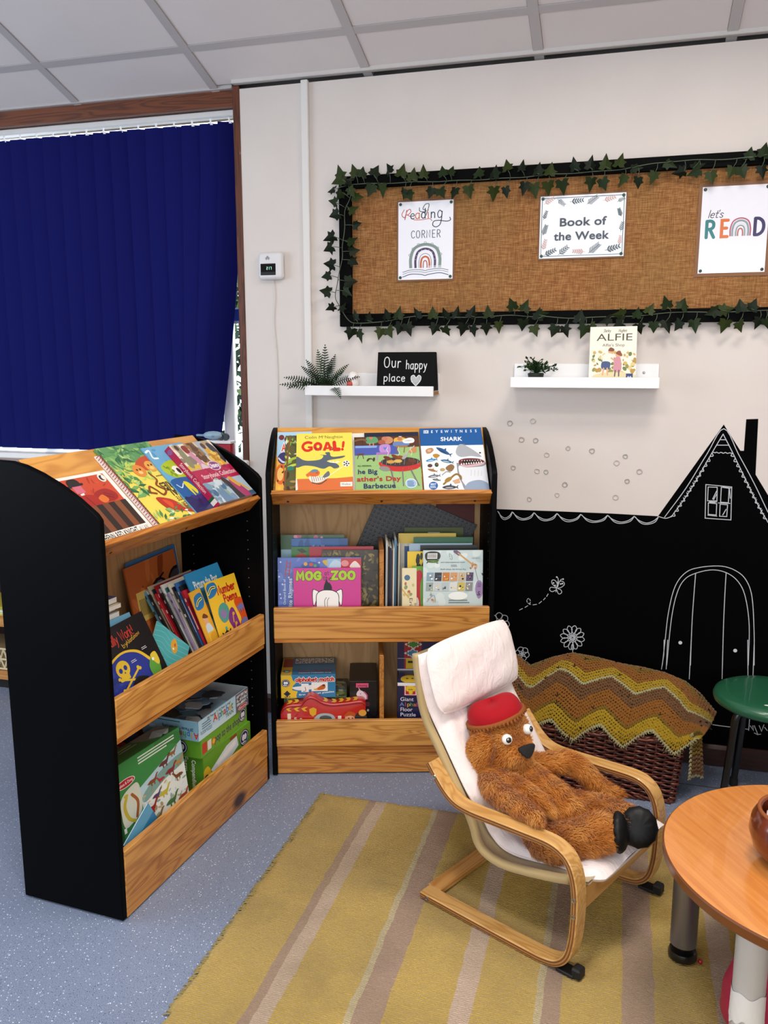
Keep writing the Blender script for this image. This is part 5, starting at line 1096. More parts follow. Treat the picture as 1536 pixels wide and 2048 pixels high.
# --- middle bin of the facing bookcase
def art_mog(w_, h_):
    p = P(w_, h_, (206, 940, 628, 1372)); p.fill('#c8388c'); L_ = '#a8c62c'
    p.hand('MOG', 305, 1012, 46, 17, L_, stretch=1.22, track=1.5, out=(5, '#2a3a14')); p.hand('ZOO', 522, 1010, 46, 17, L_, stretch=1.25, track=1.5, out=(5, '#2a3a14')); p.hand('at', 415, 984, 26, 3, '#2a2a30'); p.hand('the', 420, 1019, 30, 3.4, '#2a2a30')
    K = '#141214'; W_ = '#f4f2f0'
    p.line([(430, 1030), (434, 1050), (425, 1070)], 2.5, K); p.blob([(405, 1030), (412, 1010), (422, 1030), (440, 1045), (445, 1078), (400, 1080), (395, 1062)], K)
    for a, b in ((324, 1), (512, -1)): p.blob([(a, 1080), (a + b * 14, 1075), (a + b * 44, 1096), (a + b * 30, 1130), (a + b * 8, 1185), (a - b * 2, 1130)], K); p.blob([(a + b * 4, 1084), (a + b * 15, 1080), (a + b * 40, 1098), (a + b * 27, 1130), (a + b * 9, 1178), (a + b * 2, 1130)], W_)
    p.blob([(345, 1180), (348, 1110), (380, 1082), (420, 1078), (460, 1084), (490, 1112), (492, 1180), (500, 1300), (340, 1300)], K); p.blob([(350, 1180), (352, 1112), (382, 1087), (420, 1083), (458, 1089), (486, 1114), (488, 1180), (494, 1300), (346, 1300)], W_)
    p.line([(402, 1190), (400, 1150), (412, 1128)], 3, K); p.line([(418, 1190), (418, 1150), (428, 1130)], 3, K); return p
def art_orchard(w_, h_):
    p = P(w_, h_, (112, 878, 632, 1372)); p.fill('#5a70b8'); p.scatter(30, ['#6a82c8', '#5064a8', '#7c90d0'], (112, 878, 632, 1372), 30, 2, .7)
    R = '#a8443c'; p.line([(170, 895), (158, 1000)], 6, R); p.line([(192, 905), (180, 1002)], 6, R)
    for i in range(4): p.line([(168, 908 + i * 24), (190, 916 + i * 24)], 4, R)
    for x, y in ((130, 905), (120, 1000), (140, 1050), (125, 1115), (180, 1005), (370, 910), (245, 985), (130, 1140), (110, 960)): p.poly([(x, y - 8), (x + 2.5, y - 2), (x + 8, y), (x + 2.5, y + 2), (x, y + 8), (x - 2.5, y + 2), (x - 8, y), (x - 2.5, y - 2)], '#e8ecf4')
    p.blob([(255, 930), (300, 905), (355, 910), (370, 940), (300, 950)], '#3a5a9a'); p.ell(285, 918, 12, 12, '#d8a048'); p.ell(320, 922, 13, 11, '#c84a38'); p.ell(345, 930, 10, 10, '#5a9a5a'); p.blob([(390, 900), (420, 892), (440, 910), (415, 930)], '#c9a83a'); p.rect(420, 885, 510, 945, '#8fb4d4'); p.blob([(430, 945), (460, 895), (500, 905), (500, 945)], '#b8cfe0'); p.rect(505, 882, 632, 1372, '#b8343c'); p.ell(530, 915, 24, 20, '#d88a8a'); p.blob([(560, 940), (590, 900), (620, 925), (622, 945)], '#e8d8d0')
    p.text('Orchard Book of', 160, 1100, 15, '#dfe6f4', 0, wd=165, rot=-90); p.text('Favourite Rhymes', 200, 1160, 24, '#dfe6f4', 1, wd=300, rot=-90); return p
def art_moss(w_, h_): p = P(w_, h_, (0, 0, 100, 140)); p.fill('#3a3220'); p.scatter(260, ['#5a4a26', '#6a5c2e', '#2a2416', '#7a6a34', '#4a4420', '#8a7a40'], (0, 0, 100, 140), 5, 3, .5); return p
def art_garden(w_, h_):
    p = P(w_, h_, (0, 0, 100, 100)); p.fill('#3f7a3a'); p.scatter(60, ['#2c5a2c', '#58983f', '#7ab34a', '#1f4424'], (0, 0, 100, 100), 7, 5, kind='leaf'); p.line([(2, 20), (14, 10), (26, 16)], 5, '#a83a2a'); p.scatter(8, ['#6a2a6a', '#8a3a7a', '#c84a3a', '#e8e0f0'], (55, 4, 95, 20), 4, 6); p.ell(62, 22, 8, 8, '#e4cc3a'); p.ell(57, 14, 3, 3, '#e4cc3a'); p.ell(67, 14, 3, 3, '#e4cc3a'); p.line([(30, 4), (50, 18), (80, 6)], .8, '#dfe8d0'); return p
def art_pond(w_, h_): p = P(w_, h_, (0, 0, 100, 100)); p.fill('#9cc4d4'); p.rect(0, 0, 100, 16, '#3c6a3a'); p.scatter(16, ['#c86a8a', '#e8a0b8', '#2f5a34', '#5a8a4a'], (0, 0, 100, 18), 5, 4); p.scatter(30, ['#b8d8e0', '#8a9aa0', '#c8ccc8', '#a8b4b8'], (0, 20, 100, 100), 9, 6, .6); return p
def art_blue(w_, h_): p = P(w_, h_, (0, 0, 100, 100)); p.fill('#2f62a8'); p.scatter(20, ['#3a72b8', '#275696'], (0, 0, 100, 60), 14, 5, .6); p.text('Katie Morag', 54, 14, 6.5, '#a8c4e0', 1, wd=34); return p
B = RBM @ TR(-.008, 0, .0042)
book('green and pale blue pond picture book behind the purple one', in_bin(B, .036, .155, lean=6), .225, .322, .005, '#9cc4d4', art_pond)
book('blue picture book with small title behind the garden book', in_bin(B, .074, .140, lean=6), .2, .313, .005, '#2f62a8', art_blue)
book('green garden picture book with a yellow creature', in_bin(B, .076, .118, lean=6), .23, .288, .005, '#3f7a3a', art_garden)
book('plain red backed book standing behind the garden book', in_bin(B, .14, .10, lean=6), .225, .292, .004, '#a82430', None)
book('dark mossy brown picture book beside the shelf divider', in_bin(B, .185, .080, lean=6), .196, .284, .006, '#3a3220', art_moss)
book('lilac blue rhyme book with stars behind the pink zoo book', in_bin(B, .034, .052, lean=6), .288, .264, .014, '#5a70b8', art_orchard, hard=True)
book('bright pink zoo picture book with a white elephant', in_bin(B, .090, .030, lean=5), .23, .234, .004, '#c8388c', art_mog)
bp = E('building_baseplate', 'grey studded building baseplate leaning inside the facing bookcase', 'baseplate', B @ TR(.253, .2425, .6545) @ RX(-1) @ RY(24))
g = G(); g.rbox(0, .372, 0, .003, 0, .372, .001, 1); g.obj('plate', mat('#47484a', .42), bp, 0)
g = G()
for i in range(23):
    for j in range(23): g.lathe([(.0046, 0), (.0046, .0026), (.0040, .0030), (0, .0030)], 8, T=TR(.008 + i * .0162, 0, .008 + j * .0162) @ RX(90))
stuff(g.obj('stud', mat('#47484a', .42), bp, 50))
E_ = E('red_board', 'dull red board standing behind the grey baseplate', 'board', B @ TR(.595, .2550, .4995)); g = G(); g.rbox(0, .14, 0, .006, 0, .46, .002, 1); g.obj('panel', mat('#5a1c18', .6), E_, 0)
def art_barcode(w_, h_, base='#4f5f22'):
    p = P(w_, h_, (0, 0, 100, 100 * h_ / w_)); p.fill(base); p.rect(40, 8, 60, 20, '#e8e8e4')
    for i in range(14): p.rect(42 + i * 1.2, 10, 42 + i * 1.2 + (.5 if i % 3 else .8), 18, '#1a1a1a')
    return p
def art_onthe(w_, h_): p = P(w_, h_, (0, 0, 100, 130)); p.fill('#2f6a4a'); p.text('ON THE', 52, 26, 11, '#e0a42c', 1, wd=48); p.rect(0, 40, 100, 130, '#c8a850'); return p
def art_farmtop(w_, h_): p = P(w_, h_, (0, 0, 100, 130)); p.fill('#e8c84a'); p.rect(0, 14, 100, 130, '#d8d2c0'); p.rect(10, 18, 34, 60, '#3a5a8a'); p.scatter(20, ['#6a5a3a', '#a89a6a'], (36, 20, 100, 60), 8, 2); return p
def art_back(w_, h_):
    p = P(w_, h_, (1003, 840, 1372, 1372)); p.T = lambda q: (q[0] - (q[1] - 840) * .06, q[1]); p.rect(950, 830, 1450, 1380, '#c6d6d6'); p.scatter(30, ['#d4e2e0', '#b8cccc', '#dce8e4'], (1003, 840, 1400, 1372), 30, 2)
    p.blob([(1016, 862), (1050, 846), (1100, 852), (1112, 880), (1090, 905), (1030, 905)], '#2c3226'); p.rect(1032, 858, 1092, 892, '#efefec')
    for i in range(16): p.rect(1036 + i * 3.3, 862, 1036 + i * 3.3 + (1.4 if i % 3 else 2.2), 888, '#222')
    p.ell(1065, 908, 34, 10, '#5a7a3c'); p.scatter(10, ['#6a8a44', '#3a4a2a'], (1030, 895, 1100, 920), 8, 3, .5)
    p.line([(1200, 845), (1225, 862)], 22, '#6a5a7a'); p.line([(1220, 858), (1315, 930)], 9, '#c89a5c'); p.scatter(14, ['#c8946a', '#a86a3a', '#e0b080'], (1300, 920, 1345, 955), 8, 4)
    p.text('OXFORD', 1330, 885, 9, '#6a7a7a', 0, wd=50, rot=180); p.text('www.winniethewitch.com', 1190, 912, 8, '#5a6a6a', 1, wd=150, rot=180); p.text('The Winnie the Witch series', 1195, 955, 8, '#5a6a6a', 1, wd=160, rot=180); p.lines(1180, 930, 1225, 2, 8, 4, '#7a8a8a')
    cl = [['#8aa4b4', '#3a3a44', '#c87a2c', '#d09a6a', '#c8b090', '#5a4a6a'], ['#9aa8a4', '#c8cccc', '#b8c4c4', '#d8dcd8', '#c8b45a', '#8a8a88']]
    for j in range(2):
        for i in range(6):
            x = 1034 + i * 49; y = 978 + j * 62; p.rect(x, y, x + 44, y + 54, cl[j][i]); p.scatter(5, ['#2a2a30', '#e8d080', '#f0ece4', '#6a8a9a'], (x + 8, y + 8, x + 36, y + 46), 6, i + 9 * j)
    p.blob([(1348, 1035), (1372, 1032), (1388, 1070), (1385, 1120), (1365, 1142), (1346, 1110), (1340, 1070)], '#9a80ac'); p.text('5', 1364, 1098, 24, '#3a2a4a', 1, rot=180); p.lines(1352, 1045, 1380, 3, 10, 4, '#4a3a5a'); p.lines(1352, 1116, 1380, 1, 8, 6, '#4a3a5a'); p.line([(1330, 950), (1345, 1000), (1356, 1032)], 2, '#5a5a5a'); p.ell(1378, 990, 4, 10, '#4a4a5a', -30)
    p.line([(1045, 1160), (1085, 1120), (1100, 1165)], 3, '#8a9aa4'); p.scatter(8, ['#d8b45a', '#7a9ab0', '#c87a6a'], (1045, 1105, 1100, 1165), 7, 5); p.ell(1235, 1125, 60, 26, '#eef4f0'); p.lines(1180, 1150, 1330, 2, 14, 5, '#6a7a7a'); p.line([(1170, 880), (1165, 860), (1180, 870), (1185, 895), (1170, 890)], 2, '#7a8a8a'); return p
def art_eric(w_, h_): p = P(w_, h_, (0, 0, 40, 140)); p.fill('#e4d8b0'); p.ell(14, 20, 8, 6, '#4a6a8a'); p.line([(0, 44), (18, 62)], 3, '#d8a83a'); p.text('Eric Lil', 20, 84, 9, '#3a3428', 0, wd=44, rot=90); p.text('somebo', 34, 90, 8, '#3a3428', 0, wd=34, rot=90); p.scatter(8, ['#c8b880', '#8a9a6a', '#b86a4a'], (0, 0, 40, 60), 5, 3); return p
def art_redgreen(w_, h_): p = P(w_, h_, (0, 0, 70, 140)); p.fill('#6aa03a'); p.blob([(4, 22), (26, 8), (36, 20), (28, 44), (30, 140), (8, 140), (12, 60)], '#b82430'); p.scatter(20, ['#4f8a2c', '#86b84a', '#e8e4d0'], (36, 0, 70, 140), 6, 5); p.ell(16, 78, 8, 14, '#d8d2c8'); return p
def art_tree(w_, h_): p = P(w_, h_, (0, 0, 100, 140)); p.fill('#e4c02c'); p.scatter(70, ['#2a2c1c', '#3a3c24', '#1c1e14'], (34, 6, 100, 90), 8, 3); return p
book('olive green book with a barcode label propped behind the baseplate stack', in_bin(B, .478, .215, lean=3), .215, .338, .005, '#4f5f22', art_barcode)
book('yellow and white farm book behind the green ON THE book', in_bin(B, .455, .150, lean=5), .205, .328, .005, '#e8c84a', art_farmtop)
book('dark green book with golden words ON THE', in_bin(B, .508, .128, lean=5), .21, .318, .006, '#2f6a4a', art_onthe, hard=True)
book('pale blue grey book behind the upside down back cover', in_bin(B, .49, .100, lean=5), .222, .302, .006, '#a4bcd0', flat('#a4bcd0'))
book('black glossy book behind the upside down back cover', in_bin(B, .528, .078, lean=5), .2, .300, .006, '#1c2024', flat('#1c2024'))
book('yellow book with a black tree behind the cream one', in_bin(B, .482, .062, lean=5), .1, .282, .005, '#e4c02c', art_tree)
book('cream picture book with handwriting between the spines and red book', in_bin(B, .462, .030, lean=5), .05, .232, .004, '#e4d8b0', art_eric)
book('green and red picture book beside the upside down back cover', in_bin(B, .497, .040, lean=5), .07, .236, .004, '#6aa03a', art_redgreen)
book('upside down pale blue back cover with a barcode and twelve small covers', in_bin(B, .534, .024, lean=5), .205, .294, .006, '#c6d6d6', art_back)
spn = [('grey white', '#b8bcbc', .318, .007), ('black', '#14161a', .305, .005), ('navy blue', '#1c2440', .30, .006), ('dull brown', '#5a4638', .292, .004), ('white', '#dcdad4', .30, .004), ('steel blue', '#5c8aa8', .322, .008), ('black and white', '#23252a', .30, .005), ('pale cream', '#d8d0bc', .308, .004)]
x = .4035
for i, (nm, c, h_, t) in enumerate(spn):
    # spine towards the viewer, cover facing the divider
    book('%s spine in the upright row beside the divider, behind the cream book' % nm, B @ TR(x, .215 if i < 5 else .25, .4995) @ RZ(-90) @ RX(-.6), .15, h_, t, c, None, spine='R', name='thin_book'); x += t + .0009
    
# --- middle bin of the side-on bookcase
L = LBM
def art_pirate(w_, h_):
    p = P(w_, h_, (580, 995, 950, 1490)); p.T = lambda q: (q[0] - (q[1] - 1000) * .02, q[1]); p.rect(560, 960, 1000, 1560, '#0e0d12')
    R_ = '#c83a2c'; p.hand('es Really Work!', 728, 1092, 54, 4.6, R_, stretch=.56, track=.5, rot=-3); p.hand('by', 772, 1126, 26, 2.6, '#d8a83a', rot=-14); p.hand('Alan', 808, 1118, 24, 2.4, '#d8a83a', rot=-14, stretch=.8); p.hand('Snow', 856, 1107, 24, 2.4, '#d8a83a', rot=-14, stretch=.8)
    p.blob([(600, 1210), (660, 1158), (740, 1142), (820, 1170), (870, 1230), (900, 1300), (880, 1460), (600, 1480)], '#e2b92c'); p.blob([(600, 1222), (664, 1170), (740, 1154), (812, 1182), (858, 1240), (880, 1300), (870, 1450), (600, 1470)], '#23338c')
    p.scatter(30, ['#1c2a78', '#2c40a0', '#101a50'], (600, 1200, 700, 1440), 16, 4); Y = '#d9b62c'
    p.ell(700, 1225, 42, 46, Y); p.rect(672, 1255, 724, 1285, Y); p.ell(684, 1228, 11, 14, '#23338c'); p.ell(716, 1224, 11, 14, '#23338c'); p.poly([(698, 1252), (704, 1240), (709, 1251)], '#23338c'); p.line([(664, 1270), (790, 1330)], 11, Y); p.line([(664, 1335), (790, 1262)], 11, Y)
    for x, y in ((664, 1270), (790, 1330), (664, 1335), (790, 1262)): p.ell(x - 5, y - 6, 9, 9, Y); p.ell(x + 5, y + 5, 9, 9, Y)
    p.blob([(690, 1450), (730, 1370), (800, 1350), (850, 1390), (860, 1470), (700, 1500)], '#d9762c'); p.scatter(34, ['#e08a3a', '#c8601c', '#f0a050'], (700, 1370, 850, 1480), 12, 6, .4); p.blob([(712, 1330), (760, 1300), (820, 1330), (800, 1346), (720, 1350)], '#16141a'); p.ell(745, 1365, 22, 18, '#ece6dc'); p.ell(750, 1368, 8, 8, '#16141a'); p.blob([(770, 1370), (800, 1350), (826, 1345), (806, 1400), (780, 1410)], '#efe6dc'); p.poly([(740, 1410), (790, 1405), (770, 1440)], '#7a2a1c')
    p.blob([(850, 1290), (890, 1245), (920, 1260), (915, 1330), (890, 1390), (860, 1380)], '#5a9a3a'); p.blob([(880, 1240), (920, 1230), (925, 1290), (905, 1300)], '#d8c03a'); p.ell(890, 1262, 8, 9, '#f0f0e0'); p.line([(895, 1380), (925, 1400)], 8, '#c83a2c')
    for x, y, n in ((760, 1210, 2), (850, 1175, 2), (660, 1330, 2), (640, 1430, 1)): p.lines(x, y, x + 40, n, 9, 3, '#d8d8dc')
    p.line([(625, 1450), (690, 1445)], 3, '#e8e8e8'); p.line([(690, 1440), (700, 1480), (730, 1500)], 8, '#b8282c'); return p
def art_turq(w_, h_): p = P(w_, h_, (0, 0, 100, 120)); p.fill('#4fb0b4'); [p.line([(i * 14 - 10, 0), (i * 14, 30), (i * 14 - 8, 60), (i * 14 + 4, 120)], 1, '#8cd0d0') for i in range(9)]; p.blob([(52, 70), (70, 58), (90, 66), (78, 80), (58, 82)], '#e0a83a'); p.ell(62, 70, 3, 3, '#f4f0e0'); p.poly([(10, 40), (26, 30), (24, 48)], '#5a78b8'); p.ell(74, 72, 5, 3, '#c8602c'); return p
def art_elephant(w_, h_):
    p = P(w_, h_, (0, 0, 100, 96)); p.fill('#b8602c'); p.scatter(20, ['#c87038', '#a04e20', '#8a3c18'], (0, 0, 100, 60), 16, 3, .4); p.rect(11, 26, 36, 54, '#e4c468'); [p.rect(14 + i * 1.5, 33, 14.7 + i * 1.5, 49, '#2a2418') for i in range(13)]; p.text('N', 31, 34, 4, '#222', 1)
    p.ell(58, 44, 22, 24, '#16120f'); p.ell(59, 45, 20, 22, '#77708c'); p.ell(96, 36, 22, 20, '#16120f'); p.ell(96, 37, 20, 18, '#4a3e42'); p.line([(58, 22), (70, 18)], 2, '#16120f'); return p
def art_picture(w_, h_):
    p = P(w_, h_, (0, 0, 100, 125)); p.fill('#2f86b8'); p.text('Picture the Past', 48, 24, 11, '#eef0e8', 1, wd=70); p.text('Stories', 66, 42, 8, '#c82c3c', 1, wd=30); p.rect(0, 44, 100, 125, '#5aa0c0'); p.scatter(20, ['#d88a3a', '#e8d0b0', '#3a5a7a'], (0, 50, 100, 125), 10, 2); return p
def art_card(w_, h_): p = P(w_, h_, (0, 0, 40, 140)); p.fill('#e2a832'); p.blob([(4, 22), (12, 10), (34, 8), (38, 22), (28, 34), (6, 34)], '#2474ac'); p.line([(10, 26), (20, 20), (32, 18)], 5, '#efe06a'); p.line([(10, 26), (20, 20), (32, 18)], 2, '#1c2c3c'); p.ell(20, 56, 8, 9, '#e0a880'); p.blob([(12, 50), (20, 44), (30, 50), (28, 54)], '#6a3a20'); p.blob([(12, 66), (28, 64), (34, 84), (14, 88)], '#c8d4d8'); p.rect(10, 78, 40, 140, '#e8b83a'); p.blob([(16, 84), (34, 82), (36, 104), (18, 108)], '#d8a02c'); return p
def art_number(w_, h_):
    p = P(w_, h_, (0, 0, 100, 138)); p.fill('#eec02c'); p.hand('Number', 60, 27, 14, 3.4, '#b82c20', stretch=.98, track=1); p.hand('Poems', 66, 44, 13, 3.2, '#b82c20', stretch=.95, track=1); p.blob([(-4, 18), (6, 4), (28, 4), (32, 16), (20, 26), (0, 28)], '#2474ac'); p.line([(2, 20), (14, 12), (26, 12)], 5, '#efe06a'); p.line([(2, 20), (14, 12), (26, 12)], 2, '#1c2c3c')
    p.blob([(14, 60), (24, 46), (42, 44), (50, 58), (40, 74), (22, 76)], '#4a9a8a'); p.ell(30, 62, 10, 8, '#8a7aa8'); p.blob([(40, 76), (54, 58), (66, 62), (72, 100), (70, 138), (36, 138), (48, 100)], '#7a2c7a')
    for y in (74, 92, 112): p.line([(54, y + 8), (58, y - 6)], 3, '#d8a02c'); p.ell(60, y - 6, 4, 3, '#d8a02c')
    p.blob([(72, 50), (86, 44), (104, 56), (104, 138), (76, 130), (70, 96), (80, 80)], '#d2501e')
    for y in (62, 88, 118): p.ell(90, y, 10, 6, '#7a74a8'); p.ell(80, y + 1, 4, 4, '#7a74a8'); p.line([(86, y + 4), (86, y + 9)], 2.4, '#5a5488'); p.line([(94, y + 4), (94, y + 9)], 2.4, '#5a5488')
    p.ell(24, 104, 12, 13, '#141214'); [p.line([(24, 104), (24 + 18 * math.cos(a), 104 + 18 * math.sin(a))], 3, '#141214') for a in (.3, 1.0, 2.2, 2.9, 3.8, 4.7, 5.5)]; p.rect(12, 120, 34, 138, '#141214'); p.rect(22, 84, 28, 90, '#3ca8a0'); return p
book('black pirate picture book with a yellow skull propped at the bin\'s near end', in_bin(L, .082, .0185, lean=25, roll=-2.5), .24, .247, .006, '#0e0d12', art_pirate)
book('light blue book showing as a strip behind the pirate book', in_bin(L, .06, .034, lean=25, roll=0), .22, .262, .006, '#6aa8c8', flat('#6aa8c8'))
def art_tri(w_, h_): p = P(w_, h_, (0, 0, 100, 100)); p.fill('#3c4258'); p.poly([(46, 0), (100, 0), (100, 60), (30, 40)], '#c04438'); p.text('H', 70, 24, 12, '#e8b0a0', 0); return p
book('slate blue book with a red corner tilted behind the pirate book', in_bin(L, .235, .088, lean=24, roll=-30, z=.505), .13, .235, .004, '#3c4258', art_tri)
book('turquoise sea picture book with an orange fish leaning beside the pirate book', in_bin(L, .398, .062, lean=21, roll=-41, z=.502), .12, .15, .004, '#4fb0b4', art_turq)
# lying pile at the near end
for i, (c, nm, t) in enumerate([('#2f4f86', 'blue', .016), ('#e0d0a8', 'cream', .012), ('#b04a34', 'brick red', .010), ('#c8cfd0', 'grey white', .014), ('#dcdcd8', 'chalk white', .012)][::-1]):
    z = .72 + sum((.012, .014, .010, .012, .016)[:i]) + .0012 * i
    book('%s book in the flat pile behind the pirate book' % nm, L @ TR(.095, .160 + .002 * i, z + t) @ RZ(4 * ((i % 3) - 1)) @ RX(-90), .165, .13, t, c, None, pg=1)
E_ = E('cardboard_box', 'brown box under the flat pile of books behind the pirate book', 'box', L @ TR(.09, .165, .4995)); g = G(); g.rbox(0, .165, 0, .125, 0, .216, .002, 1); g.obj('box_body', mat('#8a6a48', .7), E_, 0)
book('orange elephant book with a yellow barcode label at the bin\'s back', in_bin(L, .452, .228, lean=9, roll=-2), .262, .318, .006, '#b8602c', art_elephant)
book('blue edged book standing behind the orange elephant book', in_bin(L, .486, .250, lean=8, roll=-2), .26, .326, .006, '#3f74a8', None)
book('cream and navy book beyond the orange elephant book', in_bin(L, .565, .262, lean=8, roll=-2), .2, .318, .005, '#26386a', flat('#e4d8c0', '#26386a', '#26386a'))
row = [('sky blue framed', '#6fb0d0', 1, .010), ('white', '#e8e8e6', 1, .005), ('black', '#1a1a1c', 0, .006), ('cream and red', '#d8c8a8', 0, .004), ('dark teal', '#20424a', 0, .006), ('red', '#b8242c', 0, .009), ('crimson', '#9c1c28', 0, .006), ('pale grey', '#c8ccce', 1, .005), ('black glossy', '#141416', 0, .006), ('white spined', '#efefec', 1, .007), ('teal green', '#2f7a7a', 0, .006), ('lilac', '#a898b8', 0, .009), ('cream', '#e0d8c0', 1, .005), ('navy', '#22284a', 0, .008), ('charcoal', '#34363a', 0, .007), ('mid blue', '#3a6aa8', 0, .006), ('black and white photograph', '#2a2a2c', 0, .007), ('scarlet', '#c22a3a', 0, .012)]
yb = .138
for i, (nm, c, pg, t) in enumerate(row):
    f = i / (len(row) - 1); xb = .513 + .036 * f + .006 * math.sin(i * 2.1); lean = 31 - 5.5 * f; hh = (.274 + .006 * f) * (1 - .045 * (i * 7 % 3)); yb -= t * .68 / math.cos(rad(lean)) + .0005
    def spa(t_, h_, c=c, pg=pg, i=i):
        p = P(t_, h_, (0, 0, 10, 10 * h_ / t_)); p.fill(c); H = 10 * h_ / t_; r_ = random.Random(i); q = '#f0ece0' if sum(lin(c)) < .9 else '#3a3430'
        p.rect(2, H * .1, 8, H * .14, q); p.rect(3.2, H * .2, 6.8, H * (.4 + .2 * r_.random()), q) if i % 2 else p.rect(0, H * .3, 10, H * .34, q); return p
    book('%s spine in the leaning row on the side-on bookcase' % nm if i else 'sky blue framed book at the near end of the leaning row', L @ TR(xb, yb, .5040) @ RX(-lean), .205 + .012 * (i % 4), hh, t * .68, c, None, name='thin_book', pg=pg, sp_art=spa)
book('blue book titled Picture the Past in the side-on bookcase', in_bin(L, .556, .024, lean=24.6, roll=1), .195, .300, .004, '#2f86b8', art_picture)
book('slim yellow book with a blue badge and a child', in_bin(L, .534, .021, lean=21, roll=-2), .062, .248, .003, '#e2a832', art_card)
book('yellow book titled Number Poems with purple and orange animals', in_bin(L, .582, .0165, lean=18.5, roll=2.4), .178, .250, .004, '#eec02c', art_number)

# ---------------------------------------------------------------- boxes and tins on the bottom shelves
LEFT = lambda d: Matrix(((0, 0, -1, 0), (-1, 0, 0, d), (0, 1, 0, 0), (0, 0, 0, 1)))
def carton(label, M, w_, d, h_, col, front=None, left=None, top=None, name='puzzle_box', lid=True, cat='box', group=None):
    e = E(name, label, cat, M, group); m = mat(col, .42, coat=.15, bump=.05, bscale=50)
    g = G(); g.rbox(0, w_, 0, d, 0, h_, .0012, 1); g.obj('box_body', m, e, 0)
    if lid:
        g = G(); g.rbox(-.0008, w_ + .0008, -.0008, d + .0008, h_ * .94, h_ + .0008, .001, 1); g.obj('lid', m, e, 0)
    if front: front(w_, h_).obj('front_print', e, FRONT @ TR(0, 0, .0011))
    if left: left(d, h_).obj('end_print', e, TR(-.0011, 0, 0) @ LEFT(d))
    if top: top(w_, d).obj('top_print', e, TR(0, 0, h_ + .0011))
    return e
def badge(p, x, y, r, c='#1c2450'): p.ell(x, y, r, r, c); p.ell(x, y, r * .86, r * .86, '#e8e8ec'); p.ell(x, y, r * .78, r * .78, c); p.ell(x - r * .2, y - r * .05, r * .3, r * .4, '#e8e8ec'); p.ell(x + r * .25, y - r * .05, r * .28, r * .38, '#e8e8ec'); p.lines(x - r * .5, y + r * .45, x + r * .5, 1, 3, r * .18, '#e8e8ec')
def jig(p, x, y, s, c):
    p.rect(x - s, y - s, x + s, y + s, c)
    for dx, dy in ((1, 0), (-1, 0), (0, 1), (0, -1)): p.ell(x + dx * s * 1.25, y + dy * s * 1.25, s * .42, s * .42, c)
B = RBM @ TR(-.008, 0, .0042)
def am_front(w_, h_):
    p = P(w_, h_, (130, 385, 475, 545)); p.fill('#2f7fae'); p.poly([(130, 385), (195, 385), (205, 420), (225, 440), (205, 460), (200, 490), (235, 500), (225, 530), (230, 545), (130, 545)], '#e9bf2e'); badge(p, 160, 440, 27); jig(p, 168, 515, 13, '#16203c')
    p.hand('alphabet match', 346, 430, 28, 7, '#c8281e', stretch=1.05, track=.6, out=(7, '#f0f0ea')); p.blob([(200, 472), (260, 462), (400, 450), (412, 466), (330, 485), (240, 492)], '#efece4'); p.rect(258, 445, 305, 505, '#f2f2ee'); p.rect(322, 438, 425, 500, '#f2f2ee'); p.blob([(345, 492), (370, 470), (395, 455), (412, 470), (395, 490)], '#c8642c'); p.ell(350, 487, 14, 5, '#e0b03a'); p.ell(400, 460, 10, 8, '#6a3a20'); p.line([(270, 500), (285, 495), (282, 470)], 4, '#b83a4a')
    p.text('first alphabet puzzles', 355, 520, 12, '#e8eef2', 1, wd=225, rot=-5); p.text('ages 4+', 170, 540, 8, '#16203c', 1, wd=40); return p
def am_top(w_, d_):
    p = P(w_, d_, (0, 0, 100, 100 * d_ / w_)); H = 100 * d_ / w_; p.fill('#2f7fae'); p.rect(0, 0, 20, H, '#e9bf2e'); p.rect(2, 3, 20, H * .55, '#a82c24'); badge(p, 10, H * .8, 7)
    for j in range(2):
        for i in range(6): x = 24 + i * 12.4; y = 3 + j * 15; p.rect(x, y, x + 11, y + 13, '#eceae6'); p.scatter(5, ['#2a2a30', '#3a4a3a', '#7a3a2a', '#16161a'], (x + 2, y + 2, x + 9, y + 11), 2, i + j * 7)
    p.text('alphabet match', 62, H * .78, 6, '#c8281e', 1, wd=64, rot=180); p.text('first alphabet puzzles', 62, H * .9, 4, '#e8eef2', 1, wd=60, rot=180); return p
def jungle_top(w_, d_): p = P(w_, d_, (0, 0, 100, 80)); p.fill('#5a6a44'); p.scatter(90, ['#8a9a5a', '#3a4a34', '#c8b87a', '#a86a5a', '#6a8a9a', '#d8d0a8'], (0, 0, 100, 80), 7, 4); return p
carton('faded jungle puzzle box under the alphabet matching box', B @ TR(.045, .085, .1115), .222, .17, .142, '#56623f', jungle_top, None, jungle_top)
carton('blue and yellow alphabet matching puzzle box on the bottom shelf', B @ TR(.037, .068, .2575) @ RZ(2), .192, .17, .084, '#2f7fae', am_front, None, am_top)
def blk_front(w_, h_):
    p = P(w_, h_, (558, 468, 728, 790)); p.fill('#121216'); r_ = random.Random(2)
    for i in range(70): x, y = r_.uniform(560, 725), r_.uniform(470, 780); p.ell(x, y, 4, 2.6, '#2c2c34', r_.choice((0, 45, 90)))
    p.rect(598, 478, 677, 503, '#d8567e'); p.text('colouring', 637, 497, 11, '#5a1c34', 1, wd=62); p.blob([(600, 545), (615, 520), (645, 528), (668, 560), (640, 590), (618, 560)], '#e4d4dc'); p.poly([(618, 522), (612, 500), (626, 518)], '#d8b0c0'); p.line([(650, 530), (666, 548), (668, 570)], 8, '#c85a8a'); p.ell(626, 540, 3, 3, '#2a1a2a'); p.lines(655, 590, 690, 3, 9, 4, '#8a3a5a'); badge(p, 673, 637, 9, '#444'); return p
